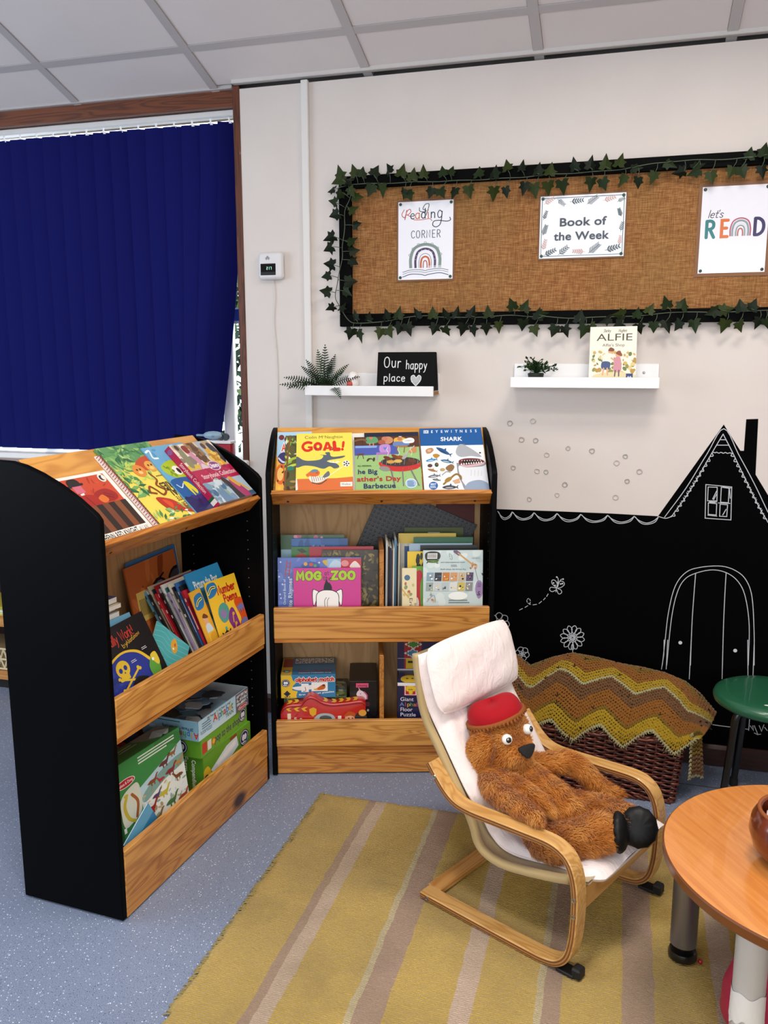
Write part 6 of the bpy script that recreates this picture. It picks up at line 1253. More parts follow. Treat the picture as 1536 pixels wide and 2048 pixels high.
def dots(w_, h_):
    p = P(w_, h_, (0, 0, 100, 100 * h_ / w_)); p.fill('#101014'); r_ = random.Random(5)
    for i in range(160): p.ell(r_.uniform(0, 100), r_.uniform(0, 100 * h_ / w_), 2.2, 1.3, '#2a2a30', r_.choice((0, 45, 90)), 8)
    return p
carton('black patterned box with a unicorn and pink label by the divider', B @ TR(.279, .07, .1115), .095, .18, .205, '#101014', blk_front, dots, dots)
def giant_front(w_, h_):
    p = P(w_, h_, (852, 455, 1230, 862)); p.fill('#1d1c48'); p.rect(840, 455, 1240, 478, '#ece9ea'); p.rect(888, 478, 963, 548, '#a8242c'); p.rect(893, 478, 958, 545, '#efe9e4'); p.rect(897, 478, 954, 541, '#b8282c'); p.blob([(902, 482), (950, 482), (950, 515), (938, 518), (936, 536), (918, 536), (914, 518), (902, 515)], '#e4c02c'); p.text('kids', 926, 508, 10, '#1c2450', 1); p.ell(982, 530, 15, 15, '#efe9ea'); W_ = '#efeff4'
    p.text('Giant', 905, 589, 27, W_, 0, wd=76)
    for c, x, k in zip('Alphabet', (877, 897, 915, 932, 950, 967, 984, 998), ('#6a9ae0', '#d84a3a', '#e0b83a', '#5aa84a', '#d88a3a', '#c84a8a', '#8a6ac8', '#5ab0c8')): p.text(c, x, 627, 27, k, 0)
    p.text('Floor', 902, 665, 27, W_, 0, wd=70); p.text('Puzzle', 912, 703, 27, W_, 0, wd=90); return p
def giant_top(w_, d_): p = P(w_, d_, (0, 0, 100, 50)); p.fill('#232250'); p.ell(18, 38, 14, 14, '#e4c02c'); p.ell(14, 36, 2, 2, '#222'); p.ell(22, 36, 2, 2, '#222'); p.ell(60, 40, 6, 6, '#b8282c'); return p
def giant_left(w_, h_): p = P(w_, h_, (0, 0, 100, 150)); p.fill('#16163a'); p.ell(50, 50, 26, 34, '#2a4a3a'); p.ell(50, 50, 20, 28, '#1c3a2c'); p.ell(60, 110, 20, 22, '#8a4a2a'); return p
carton('navy Giant Alphabet floor puzzle box behind the armchair headrest', B @ TR(.448, .055, .1115) @ RZ(-4), .235, .135, .205, '#1d1c48', giant_front, giant_left, giant_top)
def puz(w_, h_): p = P(w_, h_, (868, 195, 1100, 395)); p.fill('#26265c'); p.rect(892, 190, 952, 385, '#a8242c'); p.rect(898, 315, 946, 382, '#e4c02c'); jig(p, 924, 218, 18, '#efece8'); jig(p, 924, 218, 14, '#4f8a3c'); jig(p, 922, 278, 18, '#efece8'); jig(p, 922, 278, 14, '#3a86b8'); p.rect(905, 330, 940, 345, '#222'); p.rect(868, 312, 1100, 315, '#d8d8e0'); p.blob([(990, 240), (1050, 230), (1090, 260), (1010, 268)], '#1a1208'); p.rect(868, 385, 1100, 400, '#dcdce4'); return p
carton('navy puzzle box with green and blue jigsaw pieces stacked at the back', B @ TR(.452, .174, .3175) @ RZ(-2), .24, .078, .112, '#26265c', puz)
E_ = E('cardboard_box', 'plain brown box holding up the jigsaw piece box at the shelf\'s back', 'box', B @ TR(.455, .175, .1115)); g = G(); g.rbox(0, .23, 0, .078, 0, .2045, .002, 1); g.obj('box_body', mat('#6a4e34', .7), E_, 0)
# engine-shaped red tin
e = E('shaped_tin', 'red engine shaped tin with yellow chevrons on the bottom shelf', 'tin', B @ TR(.034, .022, .1115))
prof = [(0, 0), (.300, 0), (.302, .14), (.285, .152), (.235, .146), (.185, .142), (.150, .150), (.128, .164), (.108, .170), (.09, .160), (.075, .142), (.045, .140), (.018, .132), (.004, .112)]
prof = [prof[0], prof[1]] + [tuple(q) for q in catmull(prof[2:], 4)]
g = G(); g.prism(prof, 0, .048, 'Y', bev=.004, seg=2); g.obj('tin_body', mat('#b81f1c', .28, coat=.4), e, 40)
g = G()
top_ = [q for q in prof[2:]]
for q0, q1 in zip(top_[:-1], top_[1:]): pass
g.tube([(x, -.0006, z - .008) for x, z in top_], .0016, 6); g.obj('rolled_seam', mat('#8a1512', .3), e)
p = P(.302, .17, (0, 0, 302, 170)); p.clip = False
for i, x in enumerate((22, 50, 76)): p.poly([(x, 44), (x + 14, 38), (x + 24, 38), (x + 12, 46), (x + 22, 54), (x + 10, 54)], '#e4b02c')
p.rect(28, 62, 40, 110, '#e8d8b8'); p.text('union', 60, 96, 12, '#f0e8e0', 1, rot=-90); p.text('puzzle', 78, 98, 10, '#f0e8e0', 1, rot=-90); p.poly([(104, 46), (118, 40), (130, 46), (128, 66), (116, 74), (106, 64)], '#e0a82c')
p.blob([(120, 100), (130, 70), (160, 62), (190, 72), (196, 110)], '#a8b4b8'); p.blob([(140, 78), (160, 70), (182, 78), (176, 100), (150, 104)], '#4a5458'); p.rect(204, 72, 216, 86, '#e8e0d8'); p.ell(248, 84, 20, 22, '#e0a88a'); p.blob([(226, 76), (240, 56), (262, 62), (270, 80), (248, 72)], '#b8501c'); p.ell(284, 80, 22, 20, '#2a2426'); p.ell(290, 62, 14, 12, '#d89a3a'); p.ell(242, 82, 3, 3, '#222'); p.ell(255, 82, 3, 3, '#222')
p.obj('tin_print', e, FRONT @ TR(0, 0, .0012))
g = G()
for x, z, a in ((.035, .1395, 10), (.058, .1425, 4), (.16, .1465, -20), (.19, .1425, -6), (.215, .1445, 6), (.24, .1475, 8), (.265, .150, 8)):
    g.add([(-.010, .008, 0), (.004, .008, 0), (.010, .024, 0), (.004, .040, 0), (-.010, .040, 0), (-.003, .024, 0)], [(0, 1, 2, 3, 4, 5)], T=TR(x, 0, z + .0012) @ RY(-a))
g.obj('chevron', mat('#e4b02c', .3), e, 0)

L = LBM
def dino_front(w_, h_):
    p = P(w_, h_, (655, 440, 1035, 940)); p.T = lambda q: (q[0], q[1] + (q[0] - 655) * .36 - 60); G0 = '#3f8f4a'; p.T = None; p.fill(G0)
    p.blob([(880, 440), (960, 440), (1040, 470), (1040, 540), (960, 500), (900, 500)], '#357f40'); p.lines(780, 462, 1000, 3, 17, 8, '#e0ece0', 2, .75)
    p.ell(700, 560, 52, 26, '#efe8e4'); p.ell(700, 560, 48, 22, '#c02634'); p.text('Melissa & Doug', 698, 567, 16, '#f4eaea', 1, wd=84, rot=-4)
    p.poly([(765, 640), (1035, 520), (1035, 940), (775, 940)], '#e8efea'); p.poly([(765, 640), (1035, 520), (1035, 600), (768, 700)], '#bcd8e4'); p.blob([(780, 690), (900, 620), (1035, 600), (1035, 660), (900, 690), (790, 740)], '#7fa8a0')
    p.scatter(70, ['#c8b48a', '#d8ccb0', '#8aa89a', '#b09a70', '#e0e4dc', '#98b8b4'], (770, 690, 1035, 940), 15, 3, .5)
    def dino(x, y, s, c, f=1):
        k = lambda u, v: (x + u * s * f, y + v * s)
        p.blob([k(-40, 4), k(-18, -14), k(12, -14), k(26, -34), k(36, -44), k(46, -40), k(36, -30), k(24, -4), k(14, 12), k(-14, 12)], c, 4)
        for u in (-12, 10): p.line([k(u, 6), k(u + 2, 28)], 7 * s, c)
    for a in ((840, 650, .8, '#8a4a2c'), (920, 590, .9, '#6a3c34'), (975, 565, .7, '#9a6a3a'), (950, 660, .9, '#8c2f34'), (885, 672, .6, '#b8323c', -1), (1005, 640, .8, '#b89050'), (850, 745, .7, '#5a3a6a'), (895, 760, .9, '#c8b83c'), (810, 800, 1.0, '#9c2c26'), (985, 720, .8, '#7a4a2a', -1), (930, 840, 1.0, '#4a7a4a'), (830, 880, 1.1, '#8a6a3a'), (1000, 860, .9, '#a8503a')): dino(*a)
    p.blob([(660, 640), (735, 590), (765, 620), (760, 760), (700, 800), (660, 790)], '#d8dccc'); p.line([(690, 640), (675, 690), (688, 760), (720, 800)], 16, '#c8b43c'); p.line([(720, 640), (745, 700), (730, 780)], 14, '#a8602c'); p.ell(690, 630, 12, 9, '#c8b43c'); p.rect(655, 800, 668, 830, '#f0f0ec'); return p
def dino_top(w_, d_): p = P(w_, d_, (0, 0, 100, 30)); p.fill('#357f40'); p.blob([(60, 0), (100, 0), (100, 18), (70, 24)], '#8f958c'); p.lines(30, 6, 60, 2, 5, 1.6, '#cfe0cf'); return p
carton('big green dinosaur floor puzzle box at the bottom shelf\'s near end', L @ TR(.088, .045, .136) @ RX(-9) @ RY(2), .30, .085, .235, '#3f8f4a', dino_front, None, dino_top)
g = G(); g.add([(0, 0, 0), (.03, .004, .012), (.05, .0, .004), (.062, .006, .016), (.06, .03, .008), (.03, .04, .014), (.004, .034, .004)], [tuple(range(7))]); E_ = E('torn_flap', 'torn grey cardboard flap on top of the green dinosaur box', 'cardboard', L @ TR(.30, .085, .352)); g.obj('flap', mat('#8f938c', .8), E_, 0)
book('small blue booklet tucked in front of the green dinosaur box', L @ TR(.085, .021, .118) @ RX(-3) @ RY(-28), .13, .075, .004, '#3a8ab8', flat('#5aa0c4', '#2f7aa8'), name='booklet', pg=1)
def farm(w_, h_): p = P(w_, h_, (0, 0, 275, 125)); p.fill('#5f9a2c'); p.poly([(40, 60), (130, 20), (190, 14), (200, 50), (120, 84), (60, 88)], '#dce6ec'); p.poly([(70, 52), (180, 22), (184, 40), (80, 66)], '#f4f4f2'); badge(p, 236, 40, 28); p.text('Farm Compendium', 140, 110, 19, '#eef4e4', 1, wd=190); p.blob([(0, 50), (24, 40), (40, 66), (30, 90), (0, 92)], '#e4b82c'); p.ell(14, 78, 14, 14, '#2c3450'); p.ell(14, 78, 6, 6, '#c8ccd4'); p.rect(150, 4, 190, 14, '#8a3c24'); return p
def farml(w_, h_): p = P(w_, h_, (0, 0, 190, 125)); p.fill('#4f8626'); p.text('Farm', 120, 30, 17, '#eef4e4', 1, rot=90); p.text('Compendium', 150, 62, 14, '#eef4e4', 1, wd=96, rot=90); p.lines(30, 40, 100, 6, 11, 4, '#2c4a1c'); p.ell(30, 92, 16, 14, '#2c3450'); p.ell(60, 96, 10, 10, '#b8443a'); return p
def farmt(w_, d_): p = P(w_, d_, (0, 0, 275, 190)); p.fill('#6aa834'); p.text('Compendium', 170, 160, 20, '#2c4a1c', 1, wd=120, rot=0); badge(p, 240, 60, 26); p.text('Farm', 210, 120, 18, '#eef4e4', 1); return p
carton('green Farm Compendium game box at the bottom of the box stack', L @ TR(.462, .042, .1115) @ RZ(-1), .285, .19, .125, '#5f9a2c', farm, farml, farmt)
def pop(w_, h_): p = P(w_, h_, (0, 0, 290, 60)); p.fill('#6aa832'); p.text('pop to the shops', 165, 42, 24, '#2c3a5a', 1, wd=170); badge(p, 262, 24, 24); p.rect(6, 14, 34, 50, '#c8402c'); p.rect(38, 18, 60, 50, '#e8e4dc'); p.ell(74, 34, 12, 12, '#d86a2c'); p.ell(74, 34, 8, 8, '#e8c03c'); return p
def popl(w_, h_): p = P(w_, h_, (0, 0, 200, 60)); p.fill('#5f9a2c'); badge(p, 130, 30, 24); p.text('pop', 60, 42, 24, '#eef4e4', 1); return p
carton('green pop to the shops game box between two other boxes', L @ TR(.450, .040, .2385) @ RZ(1), .29, .2, .058, '#6aa832', pop, popl)
# open tray of puzzle pieces
e = E('open_puzzle_tray', 'open pale blue Alphabet Train puzzle box full of grey pieces, topmost of its stack', 'box', L @ TR(.440, .040, .2980))
w_, d_, h_ = .305, .2, .062; m = mat('#a8d0e4', .45)
g = G(); g.box(0, w_, 0, d_, 0, .002); g.obj('tray_base', m, e, 0)
g = G(); g.box(0, w_, 0, .0025, 0, h_); g.box(0, w_, d_ - .0025, d_, 0, h_); g.box(0, .0025, 0, d_, 0, h_); g.box(w_ - .0025, w_, 0, d_, 0, h_); g.obj('tray_wall', m, e, 0)
g = G(); g.box(.0026, w_ - .0026, .0026, .0032, .002, h_ - .0005); g.box(.0026, w_ - .0026, d_ - .0032, d_ - .0026, .002, h_ - .0005); g.box(w_ - .0032, w_ - .0026, .003, d_ - .003, .002, h_ - .0005); g.obj('tray_lining', mat('#9a9c9c', .8), e, 0)
def tr_front(w_, h_):
    p = P(w_, h_, (0, 0, 305, 66)); p.fill('#b8dcec'); p.rect(0, 46, 305, 66, '#c8e4f0'); p.text('FLOOR PUZZLE', 44, 50, 11, '#3a5a7a', 1, wd=64)
    for c, x, k in zip('Alphabet', (96, 112, 124, 138, 154, 170, 186, 200), ('#c8281e', '#e0a02c', '#3a7ab8', '#4a9a3c', '#c8281e', '#3a7ab8', '#e0a02c', '#4a9a3c')): p.text(c, x, 36, 24, k, 1)
    p.text('TRAIN', 182, 54, 14, '#2c6a3a', 1, wd=50); p.text('28 Pieces * 10 Feet Long!', 120, 12, 8, '#2a3a4a', 1, wd=140); p.lines(20, 14, 80, 3, 8, 3, '#3a5a7a'); p.rect(222, 0, 305, 66, '#5c6470')
    for j in range(3): p.rect(228, 6 + j * 14, 300, 16 + j * 14, '#b8c4cc'); p.scatter(10, ['#c8402c', '#3a5a9a', '#e8e0c0', '#2a2a30'], (230, 7 + j * 14, 298, 15 + j * 14), 4, j)
    p.ell(266, 56, 30, 9, '#efe8e4'); p.ell(266, 56, 28, 7.6, '#c02634'); p.text('Melissa & Doug', 266, 59, 6, '#f4eaea', 1, wd=46); return p
def tr_left(w_, h_):
    p = P(w_, h_, (0, 0, 235, 66)); p.fill('#86b4cc'); p.text('28 Pieces * 10 Feet Long', 150, 24, 10, '#1c2c3c', 1, wd=130, rot=180); p.text('FLOOR PUZZLE', 60, 30, 9, '#e8f0f4', 1, wd=60, rot=180)
    for c, x, k in zip('Alphabet', (226, 208, 194, 178, 162, 146, 130, 116), ('#c8281e', '#e0a02c', '#3a7ab8', '#4a9a3c', '#c8281e', '#3a7ab8', '#e0a02c', '#4a9a3c')): p.text(c, x, 38, 20, k, 1, rot=180)
    p.text('TRAIN', 150, 36, 10, '#2c6a3a', 1, wd=40, rot=180); p.lines(30, 6, 200, 1, 8, 3, '#2a3a4a'); return p
tr_front(w_, h_).obj('front_print', e, FRONT @ TR(0, 0, .0008)); tr_left(d_, h_).obj('end_print', e, TR(-.0008, 0, 0) @ LEFT(d_))
r_ = random.Random(8)
for i in range(16):
    pts = []
    for k_ in range(14):
        a = k_ * 6.283 / 14; rr = r_.uniform(.026, .042); pts.append((rr * math.cos(a), rr * .8 * math.sin(a)))
    g = G(); g.prism(catmull(pts, 2, True), 0, .0024, 'Z', T=TR(r_.uniform(.06, .245), r_.uniform(.06, .175), .006 + i * .0042) @ RZ(r_.uniform(0, 360)) @ RX(r_.uniform(-14, 14)) @ RY(r_.uniform(-14, 14)))
    g.obj('puzzle_piece', mat(['#5a7088', '#8d9298', '#3a3c40', '#7f95a8', '#a0a4a8', '#55493e'][i % 6], .5), e, 0)
E_ = E('red_toy', 'small red and blue toy behind the stacked boxes', 'toy', L @ TR(.345, .247, .1115))
g = G(); g.rbox(0, .09, 0, .04, .0, .19, .012, 3); g.obj('toy_body', mat('#a81c24', .4), E_); g = G(); g.ell((.045, .006, .2), (.035, .022, .03), 16); g.obj('toy_head', mat('#26386a', .4), E_)
carton('small dark photo covered box behind the green dinosaur box', L @ TR(.10, .16, .1115), .15, .12, .235, '#3a3434', None, None, lambda a, b: art_moss(a, b))

# picture book and its badge on the ledge
def art_alfie(w_, h_):
    p = P(w_, h_, (1218, 30, 1402, 232)); p.fill('#ece3d3'); D = '#4a4638'
    p.hand('Shirley', 1284, 50, 11, 1.3, '#5a5648', shear=.3, stretch=.8, track=.3); p.hand('Hughes', 1345, 50, 11, 1.3, '#5a5648', shear=.3, stretch=.8, track=.3)
    p.text('ALFIE', 1315, 81, 25, D, 0, wd=142); p.text('Alfie\'s Shop', 1312, 102, 10, D, 0, wd=88)
    p.scatter(60, ['#c8a85a', '#b08a3c', '#8a8a44', '#d8c080', '#6a7a3a'], (1230, 120, 1400, 205), 8, 3, .9); p.blob([(1240, 205), (1320, 195), (1400, 205), (1395, 222), (1250, 225)], '#d8c89c')
    p.ell(1303, 120, 11, 11, '#d8a078'); p.blob([(1292, 118), (1300, 106), (1315, 112), (1312, 120)], '#7a4a28'); p.blob([(1275, 132), (1305, 128), (1315, 150), (1300, 165), (1272, 160)], '#e4e0d0'); p.blob([(1270, 158), (1300, 160), (1296, 185), (1268, 182)], '#3c4e78'); p.line([(1276, 182), (1272, 205)], 6, '#d8a078'); p.line([(1290, 182), (1292, 205)], 6, '#d8a078'); p.line([(1305, 145), (1325, 158)], 6, '#d8a078')
    p.ell(1332, 132, 11, 11, '#d8a078'); p.blob([(1322, 128), (1334, 118), (1346, 130), (1344, 138)], '#8a4a28'); p.blob([(1318, 146), (1340, 144), (1344, 190), (1316, 192)], '#c88a94'); p.line([(1322, 190), (1320, 210)], 5, '#5a4a5a'); p.line([(1336, 190), (1336, 210)], 5, '#5a4a5a')
    return p
ea = book('cream Alfie picture book with two children on the far white ledge', TR(-.1165, -.093, 1.3645) @ RX(-9) @ RY(-.6), .152, .186, .005, '#ece3d3', art_alfie)
g = G(); g.box(.121, .143, -.0014, 0, 0, .028); g.obj('blue_badge', mat('#23356a', .4), ea, 0)
p = P(.022, .028, (0, 0, 22, 28)); p.blob([(4, 12), (8, 8), (11, 12), (14, 8), (18, 12), (17, 18), (5, 18)], '#b8c4dc'); p.obj('badge_print', ea, FRONT @ TR(.121, 0, .0016))
# ================================================================ rug
RX0, RX1, RY0, RY1, RZT = -.908, 1.15, -2.7, -.588, .011
def rug_mat():
    k = NT('striped_wool_rug'); k.set(.95, spec=.05, sheen=.25)
    v = k.coord(); sp = k.n('SeparateXYZ'); k.l(v, sp.inputs[0])
    wob = k.math('MULTIPLY', k.math('SUBTRACT', k.noise(v, 16, 3), .5), .014)
    x = k.math('ADD', sp.outputs[0], wob); t = k.math('MULTIPLY', k.math('ADD', x, .908), .5)
    Mu, P1, P2, Rb = '#dcb552', '#bf9a80', '#e2c2a6', '#dcc898'
    st = [(-.908, Mu), (-.751, P1), (-.723, P2), (-.689, Mu), (-.53, Rb), (-.512, P1), (-.453, Mu), (-.309, P2), (-.266, Mu), (-.134, Rb), (-.118, P1), (-.074, Mu), (.057, P1), (.128, Mu), (.258, P2), (.317, Mu), (.46, P1), (.53, Mu), (.68, P2), (.73, Mu), (.86, P1), (.93, Mu)]
    c = k.ramp(t, [((a + .908) * .5, q) for a, q in st])
    rp = c.node; rp.color_ramp.interpolation = 'CONSTANT'
    c = k.mix(k.ramp(k.noise(v, 3.2, 4), [(.38, '#000'), (.68, '#aaa')]), c, '#7f6a30')
    c = k.mix(k.ramp(k.noise(v, 5.5, 5, .6), [(.52, '#000'), (.74, '#888')]), c, '#5c4a2a')
    pile = k.noise(k.coord((420, 210, 1)), 1, 3, .6)
    c = k.mix(k.math('MULTIPLY', k.math('SUBTRACT', .62, pile), .85), c, '#4a3f18')
    rows = k.n('TexWave'); rows.wave_type = 'BANDS'; rows.bands_direction = 'Y'; rows.inputs['Scale'].default_value = 58; rows.inputs['Distortion'].default_value = 2.5; rows.inputs['Detail Scale'].default_value = 2; k.l(v, rows.inputs['Vector'])
    k.col(c); k.bump(k.math('ADD', pile, k.math('MULTIPLY', rows.outputs['Fac'], .6)), .9, .007); return k.m
rg = E('striped_rug', 'mustard wool rug with dusty pink stripes on the blue floor', 'rug', TR(0, 0, 0))
rr = np.random.default_rng(2)
nu, nv = 240, 150
hn = rr.normal(size=(nv + 1, nu + 1)) * .0006
ridges = [(-.53, .0), (-.521, .0016), (-.512, 0), (-.123, .0014), (-.689, .001)]
def rf(u, v):
    x = RX0 + u * (RX1 - RX0); y = RY0 + v * (RY1 - RY0); i, j = round(u * nu), round(v * nv)
    ex = min(u * (RX1 - RX0), (RX1 - RX0) * (1 - u), (1 - v) * (RY1 - RY0), v * (RY1 - RY0)); e_ = min(1, ex / .012)
    if i == 0: x += .004 * math.sin(y * 41) + .003 * math.sin(y * 97) + rr.normal() * .0016
    if j == nv: y += .0025 * math.sin(x * 53) + rr.normal() * .0014
    z = RZT * (.35 + .65 * math.sqrt(e_)) + hn[j, i] + .0012 * math.sin(x * 7 + y * 3) * e_
    for a in (-.521, -.126): z += .0022 * max(0, 1 - abs(x - a) / .012)
    return (x, y, z)
g = G(); g.grid(rf, nu, nv)
RUG_M = rug_mat()
g.obj('pile', RUG_M, rg, 180)
g = G(); g.box(RX0 + .004, RX1 - .004, RY0 + .004, RY1 - .004, .0002, .003); g.obj('backing', mat('#6a5a38', .9), rg, 0)
g = G(); rq = random.Random(5)
for i in range(520):
    y = RY0 + 1.1 + (RY1 - RY0 - 1.1) * rq.random(); l = rq.uniform(.004, .013); b = rq.uniform(-.008, .008)
    g.tube([(RX0 + .006, y, .007), (RX0 - l * .5, y + b * .5, .005), (RX0 - l, y + b, .002)], .0010, 4)
stuff(g.obj('edge_fringe', mat('#94824e', .95), rg, 0))

# ================================================================ bentwood armchair
CHM = TR(-.079, -1.25, .0102) @ RZ(-26.488)
BIRCH = wood('birch_veneer', '#d9ab68', '#b07a38', 'X', 9, .38, 2, 0, .9, .3)
BIRCH_Y = wood('birch_veneer_cross', '#cf9a58', '#a8702f', 'Y', 9, .4, 6, 0, .9, .3)
PLY1, PLY2 = mat('#a8743c', .55, var=.2, bscale=80), mat('#6d4220', .6, var=.2, bscale=80)
ch = E('bentwood_armchair', 'child sized bentwood armchair with a pale pink seat cushion on the rug', 'armchair', CHM)
def strip(path, t, y0, y1, mats3, name, parent, layers=5, bev=.0022):
    """bent laminated strip: path in (x, z), thickness t in its plane, from y0 to y1"""
    n = len(path); N = []
    for i in range(n):
        a, b = path[max(i - 1, 0)], path[min(i + 1, n - 1)]; dx, dz = b[0] - a[0], b[1] - a[1]; L_ = math.hypot(dx, dz) or 1; N.append((-dz / L_, dx / L_))
    g = G(); off = [-.5 + k / layers for k in range(layers + 1)]
    cross = [(y0 + bev, -.5), (y1 - bev, -.5)] + [(y1, o if 0 < k < layers else o * (1 - 2 * bev / t)) for k, o in enumerate(off)] + [(y1 - bev, .5), (y0 + bev, .5)] + [(y0, o if 0 < k < layers else o * (1 - 2 * bev / t)) for k, o in reversed(list(enumerate(off)))]
    m_ = len(cross); vs = []
    for (x, z), (nx, nz) in zip(path, N):
        for y, o in cross: vs.append((x + nx * o * t, y, z + nz * o * t))
    fs = []; mi = []
    for i in range(n - 1):
        for k in range(m_):
            k2 = (k + 1) % m_; fs.append((i * m_ + k, i * m_ + k2, (i + 1) * m_ + k2, (i + 1) * m_ + k))
            side = (2 <= k < 2 + layers) or (m_ - 1 - layers <= k < m_ - 1); q = (k - 2) if k < 2 + layers else (m_ - 2 - k)
            mi.append((1 + q % 2) if side else 0)
    fs += [tuple(range(m_))[::-1], tuple((n - 1) * m_ + k for k in range(m_))]; mi += [1, 1]
    g.v = vs; g.f = fs; g.m = mi
    return g.obj(name, list(mats3), parent, 40)
side = catmull([(-.428, .014), (-.25, .013), (-.10, .013), (-.05, .015), (-.014, .025), (.011, .052), (.023, .097), (.027, .15), (.027, .21), (.021, .252), (.008, .285), (-.014, .306), (-.05, .316), (-.12, .3145), (-.20, .3115), (-.27, .309), (-.318, .315), (-.352, .335), (-.382, .366), (-.408, .397)], 5)
for y0, y1 in ((0, .044), (.43, .474)):
    strip(side, .017, y0, y1, (BIRCH, PLY1, PLY2), 'side_frame', ch)
bolts = G()
def bolt(x, y, z, s):
    g = G(); T = TR(x, y, z) @ RX(90 * s)
    g.lathe([(.0032, .0008), (.0034, .002), (.0062, .002), (.0068, 0)], 14, T=T); g.lathe([(0, .0004), (.0033, .0008)], 6, T=T); g.obj('bolt', mat('#b9b4aa', .3, 1), ch, 0)
for x, z in ((.0265, .208), (.027, .166), (-.384, .368), (-.405, .013)): bolt(x, 0, z, 1); bolt(x, .474, z, -1)
g = G(); g.rbox(-.436, -.392, .044, .430, .006, .022, .002, 1); g.obj('rear_cross_rail', BIRCH_Y, ch, 0)
g = G(); g.rbox(.010, .026, .044, .430, .156, .216, .002, 1); g.obj('front_cross_rail', BIRCH_Y, ch, 0)
for y0 in (.004, .434):
    g = G(); g.rbox(-.016, .03, y0, y0 + .036, .0035, .0125, .002, 1); g.rbox(.022, .046, y0 + .003, y0 + .033, .003, .03, .004, 1, T=TR(0, 0, 0)); g.obj('foot_pad', mat('#0c0c0d', .6), ch, 0)
BEIGE = mat('#b7a178', .55, bump=.15, bscale=60, sheen=.3); PINKW = None
prof_s = catmull([(-.496, .660), (-.488, .60), (-.466, .50), (-.404, .404), (-.342, .312), (-.304, .250), (-.284, .202), (-.254, .179), (-.205, .171), (-.14, .180), (-.06, .198), (-.011, .212), (.036, .227)], 6)
def normals2(path):
    out = []
    for i in range(len(path)):
        a, b = path[max(i - 1, 0)], path[min(i + 1, len(path) - 1)]; dx, dz = b[0] - a[0], b[1] - a[1]; L_ = math.hypot(dx, dz); out.append((-dz / L_, dx / L_))
    return out
NS = normals2(prof_s)
def on_path(s):
    f = s * (len(prof_s) - 1); i = min(int(f), len(prof_s) - 2); t = f - i
    p = [prof_s[i][k] * (1 - t) + prof_s[i + 1][k] * t for k in (0, 1)]; n = [NS[i][k] * (1 - t) + NS[i + 1][k] * t for k in (0, 1)]
    return p, n
W0, W1 = .052, .422
# woven sling with its stitched side tubes
def sling(u, v):
    p, n = on_path(v); b = -.012 * math.sin(math.pi * u) * math.sin(math.pi * min(1, v * 1.0))
    return (p[0] + n[0] * b, W0 + u * (W1 - W0), p[1] + n[1] * b)
g = G(); g.grid(sling, 14, 60); g.grid(lambda u, v: tuple(np.array(sling(1 - u, v)) + (on_path(v)[1][0] * .006, 0, on_path(v)[1][1] * .006)), 14, 60)
g.obj('sling_cloth', BEIGE, ch, 180)
g = G()
for y in (W0, W1): g.tube([(p[0] + n[0] * .006, y, p[1] + n[1] * .006) for p, n in list(zip(prof_s, NS))[:-6]], .0115, 10)
g.obj('seat_frame', mat('#b39a68', .5, bump=.12, bscale=90, sheen=.3), ch, 180)
k = NT('pale_pink_cotton'); k.set(.85, spec=.2, sheen=.2); v_ = k.coord()
k.col(k.mix(k.noise(v_, 7, 3), '#efdfdc', '#f6ebe8'))
cr = k.noise(k.coord((16, 26, 16)), 1, 4, .55, 1.4); k.bump(k.math('ADD', cr, k.math('MULTIPLY', k.noise(k.coord((900, 900, 900)), 1, 1), .05)), .45, .012)
PINKW = k.m
TH = .024
def cush(sgn):
    def fn(u, v):
        if sgn < 0: u = 1 - u
        q = min(1.0, .0 + v * 1.0); p, n = on_path(q)
        eu = (1 - abs(2 * u - 1) ** 7) ** .5; ev = (1 - abs(2 * v - 1) ** 26) ** .5
        th = TH * eu * ev
        wr = .0035 * math.sin(34 * u + 9 * v) * math.sin(21 * v + 4 * u) * eu * ev + .002 * math.sin(60 * v + 11 * u) * eu
        o = .018 - .0105 * min(1, max(0, (v - .42) / .2)) + (th + wr if sgn > 0 else -.1 * th - .022 * max(0, (v - .86) / .14) * ev * eu)
        ext = .022 * max(0, (v - .93) / .07)
        sm = lambda q: max(0, min(1, q)) ** 2 * (3 - 2 * max(0, min(1, q))); ins = .016 * sm((v - .06) / .15) + .040 * sm((v - .30) / .25) * (1 - sm((v - .80) / .2)) + .030 * max(0, (v - .90) / .10) ** 3; wa, wb = W0 - .004 + ins, W1 + .006 - ins * .3
        return (p[0] + n[0] * o + ext, wa + u * (wb - wa), p[1] + n[1] * o - ext * .25)
    return fn
g = G(); g.grid(cush(1), 30, 90); g.grid(cush(-1), 30, 90)
sc = g.obj('seat_cushion', PINKW, ch, 180)
pip = []
for u_ in (0, 1): pip.append([cush(1)(u_, i / 60) for i in range(58)])
g = G()
for q in pip: g.tube(q, .0028, 6)
g.obj('piping', PINKW, sc, 180)
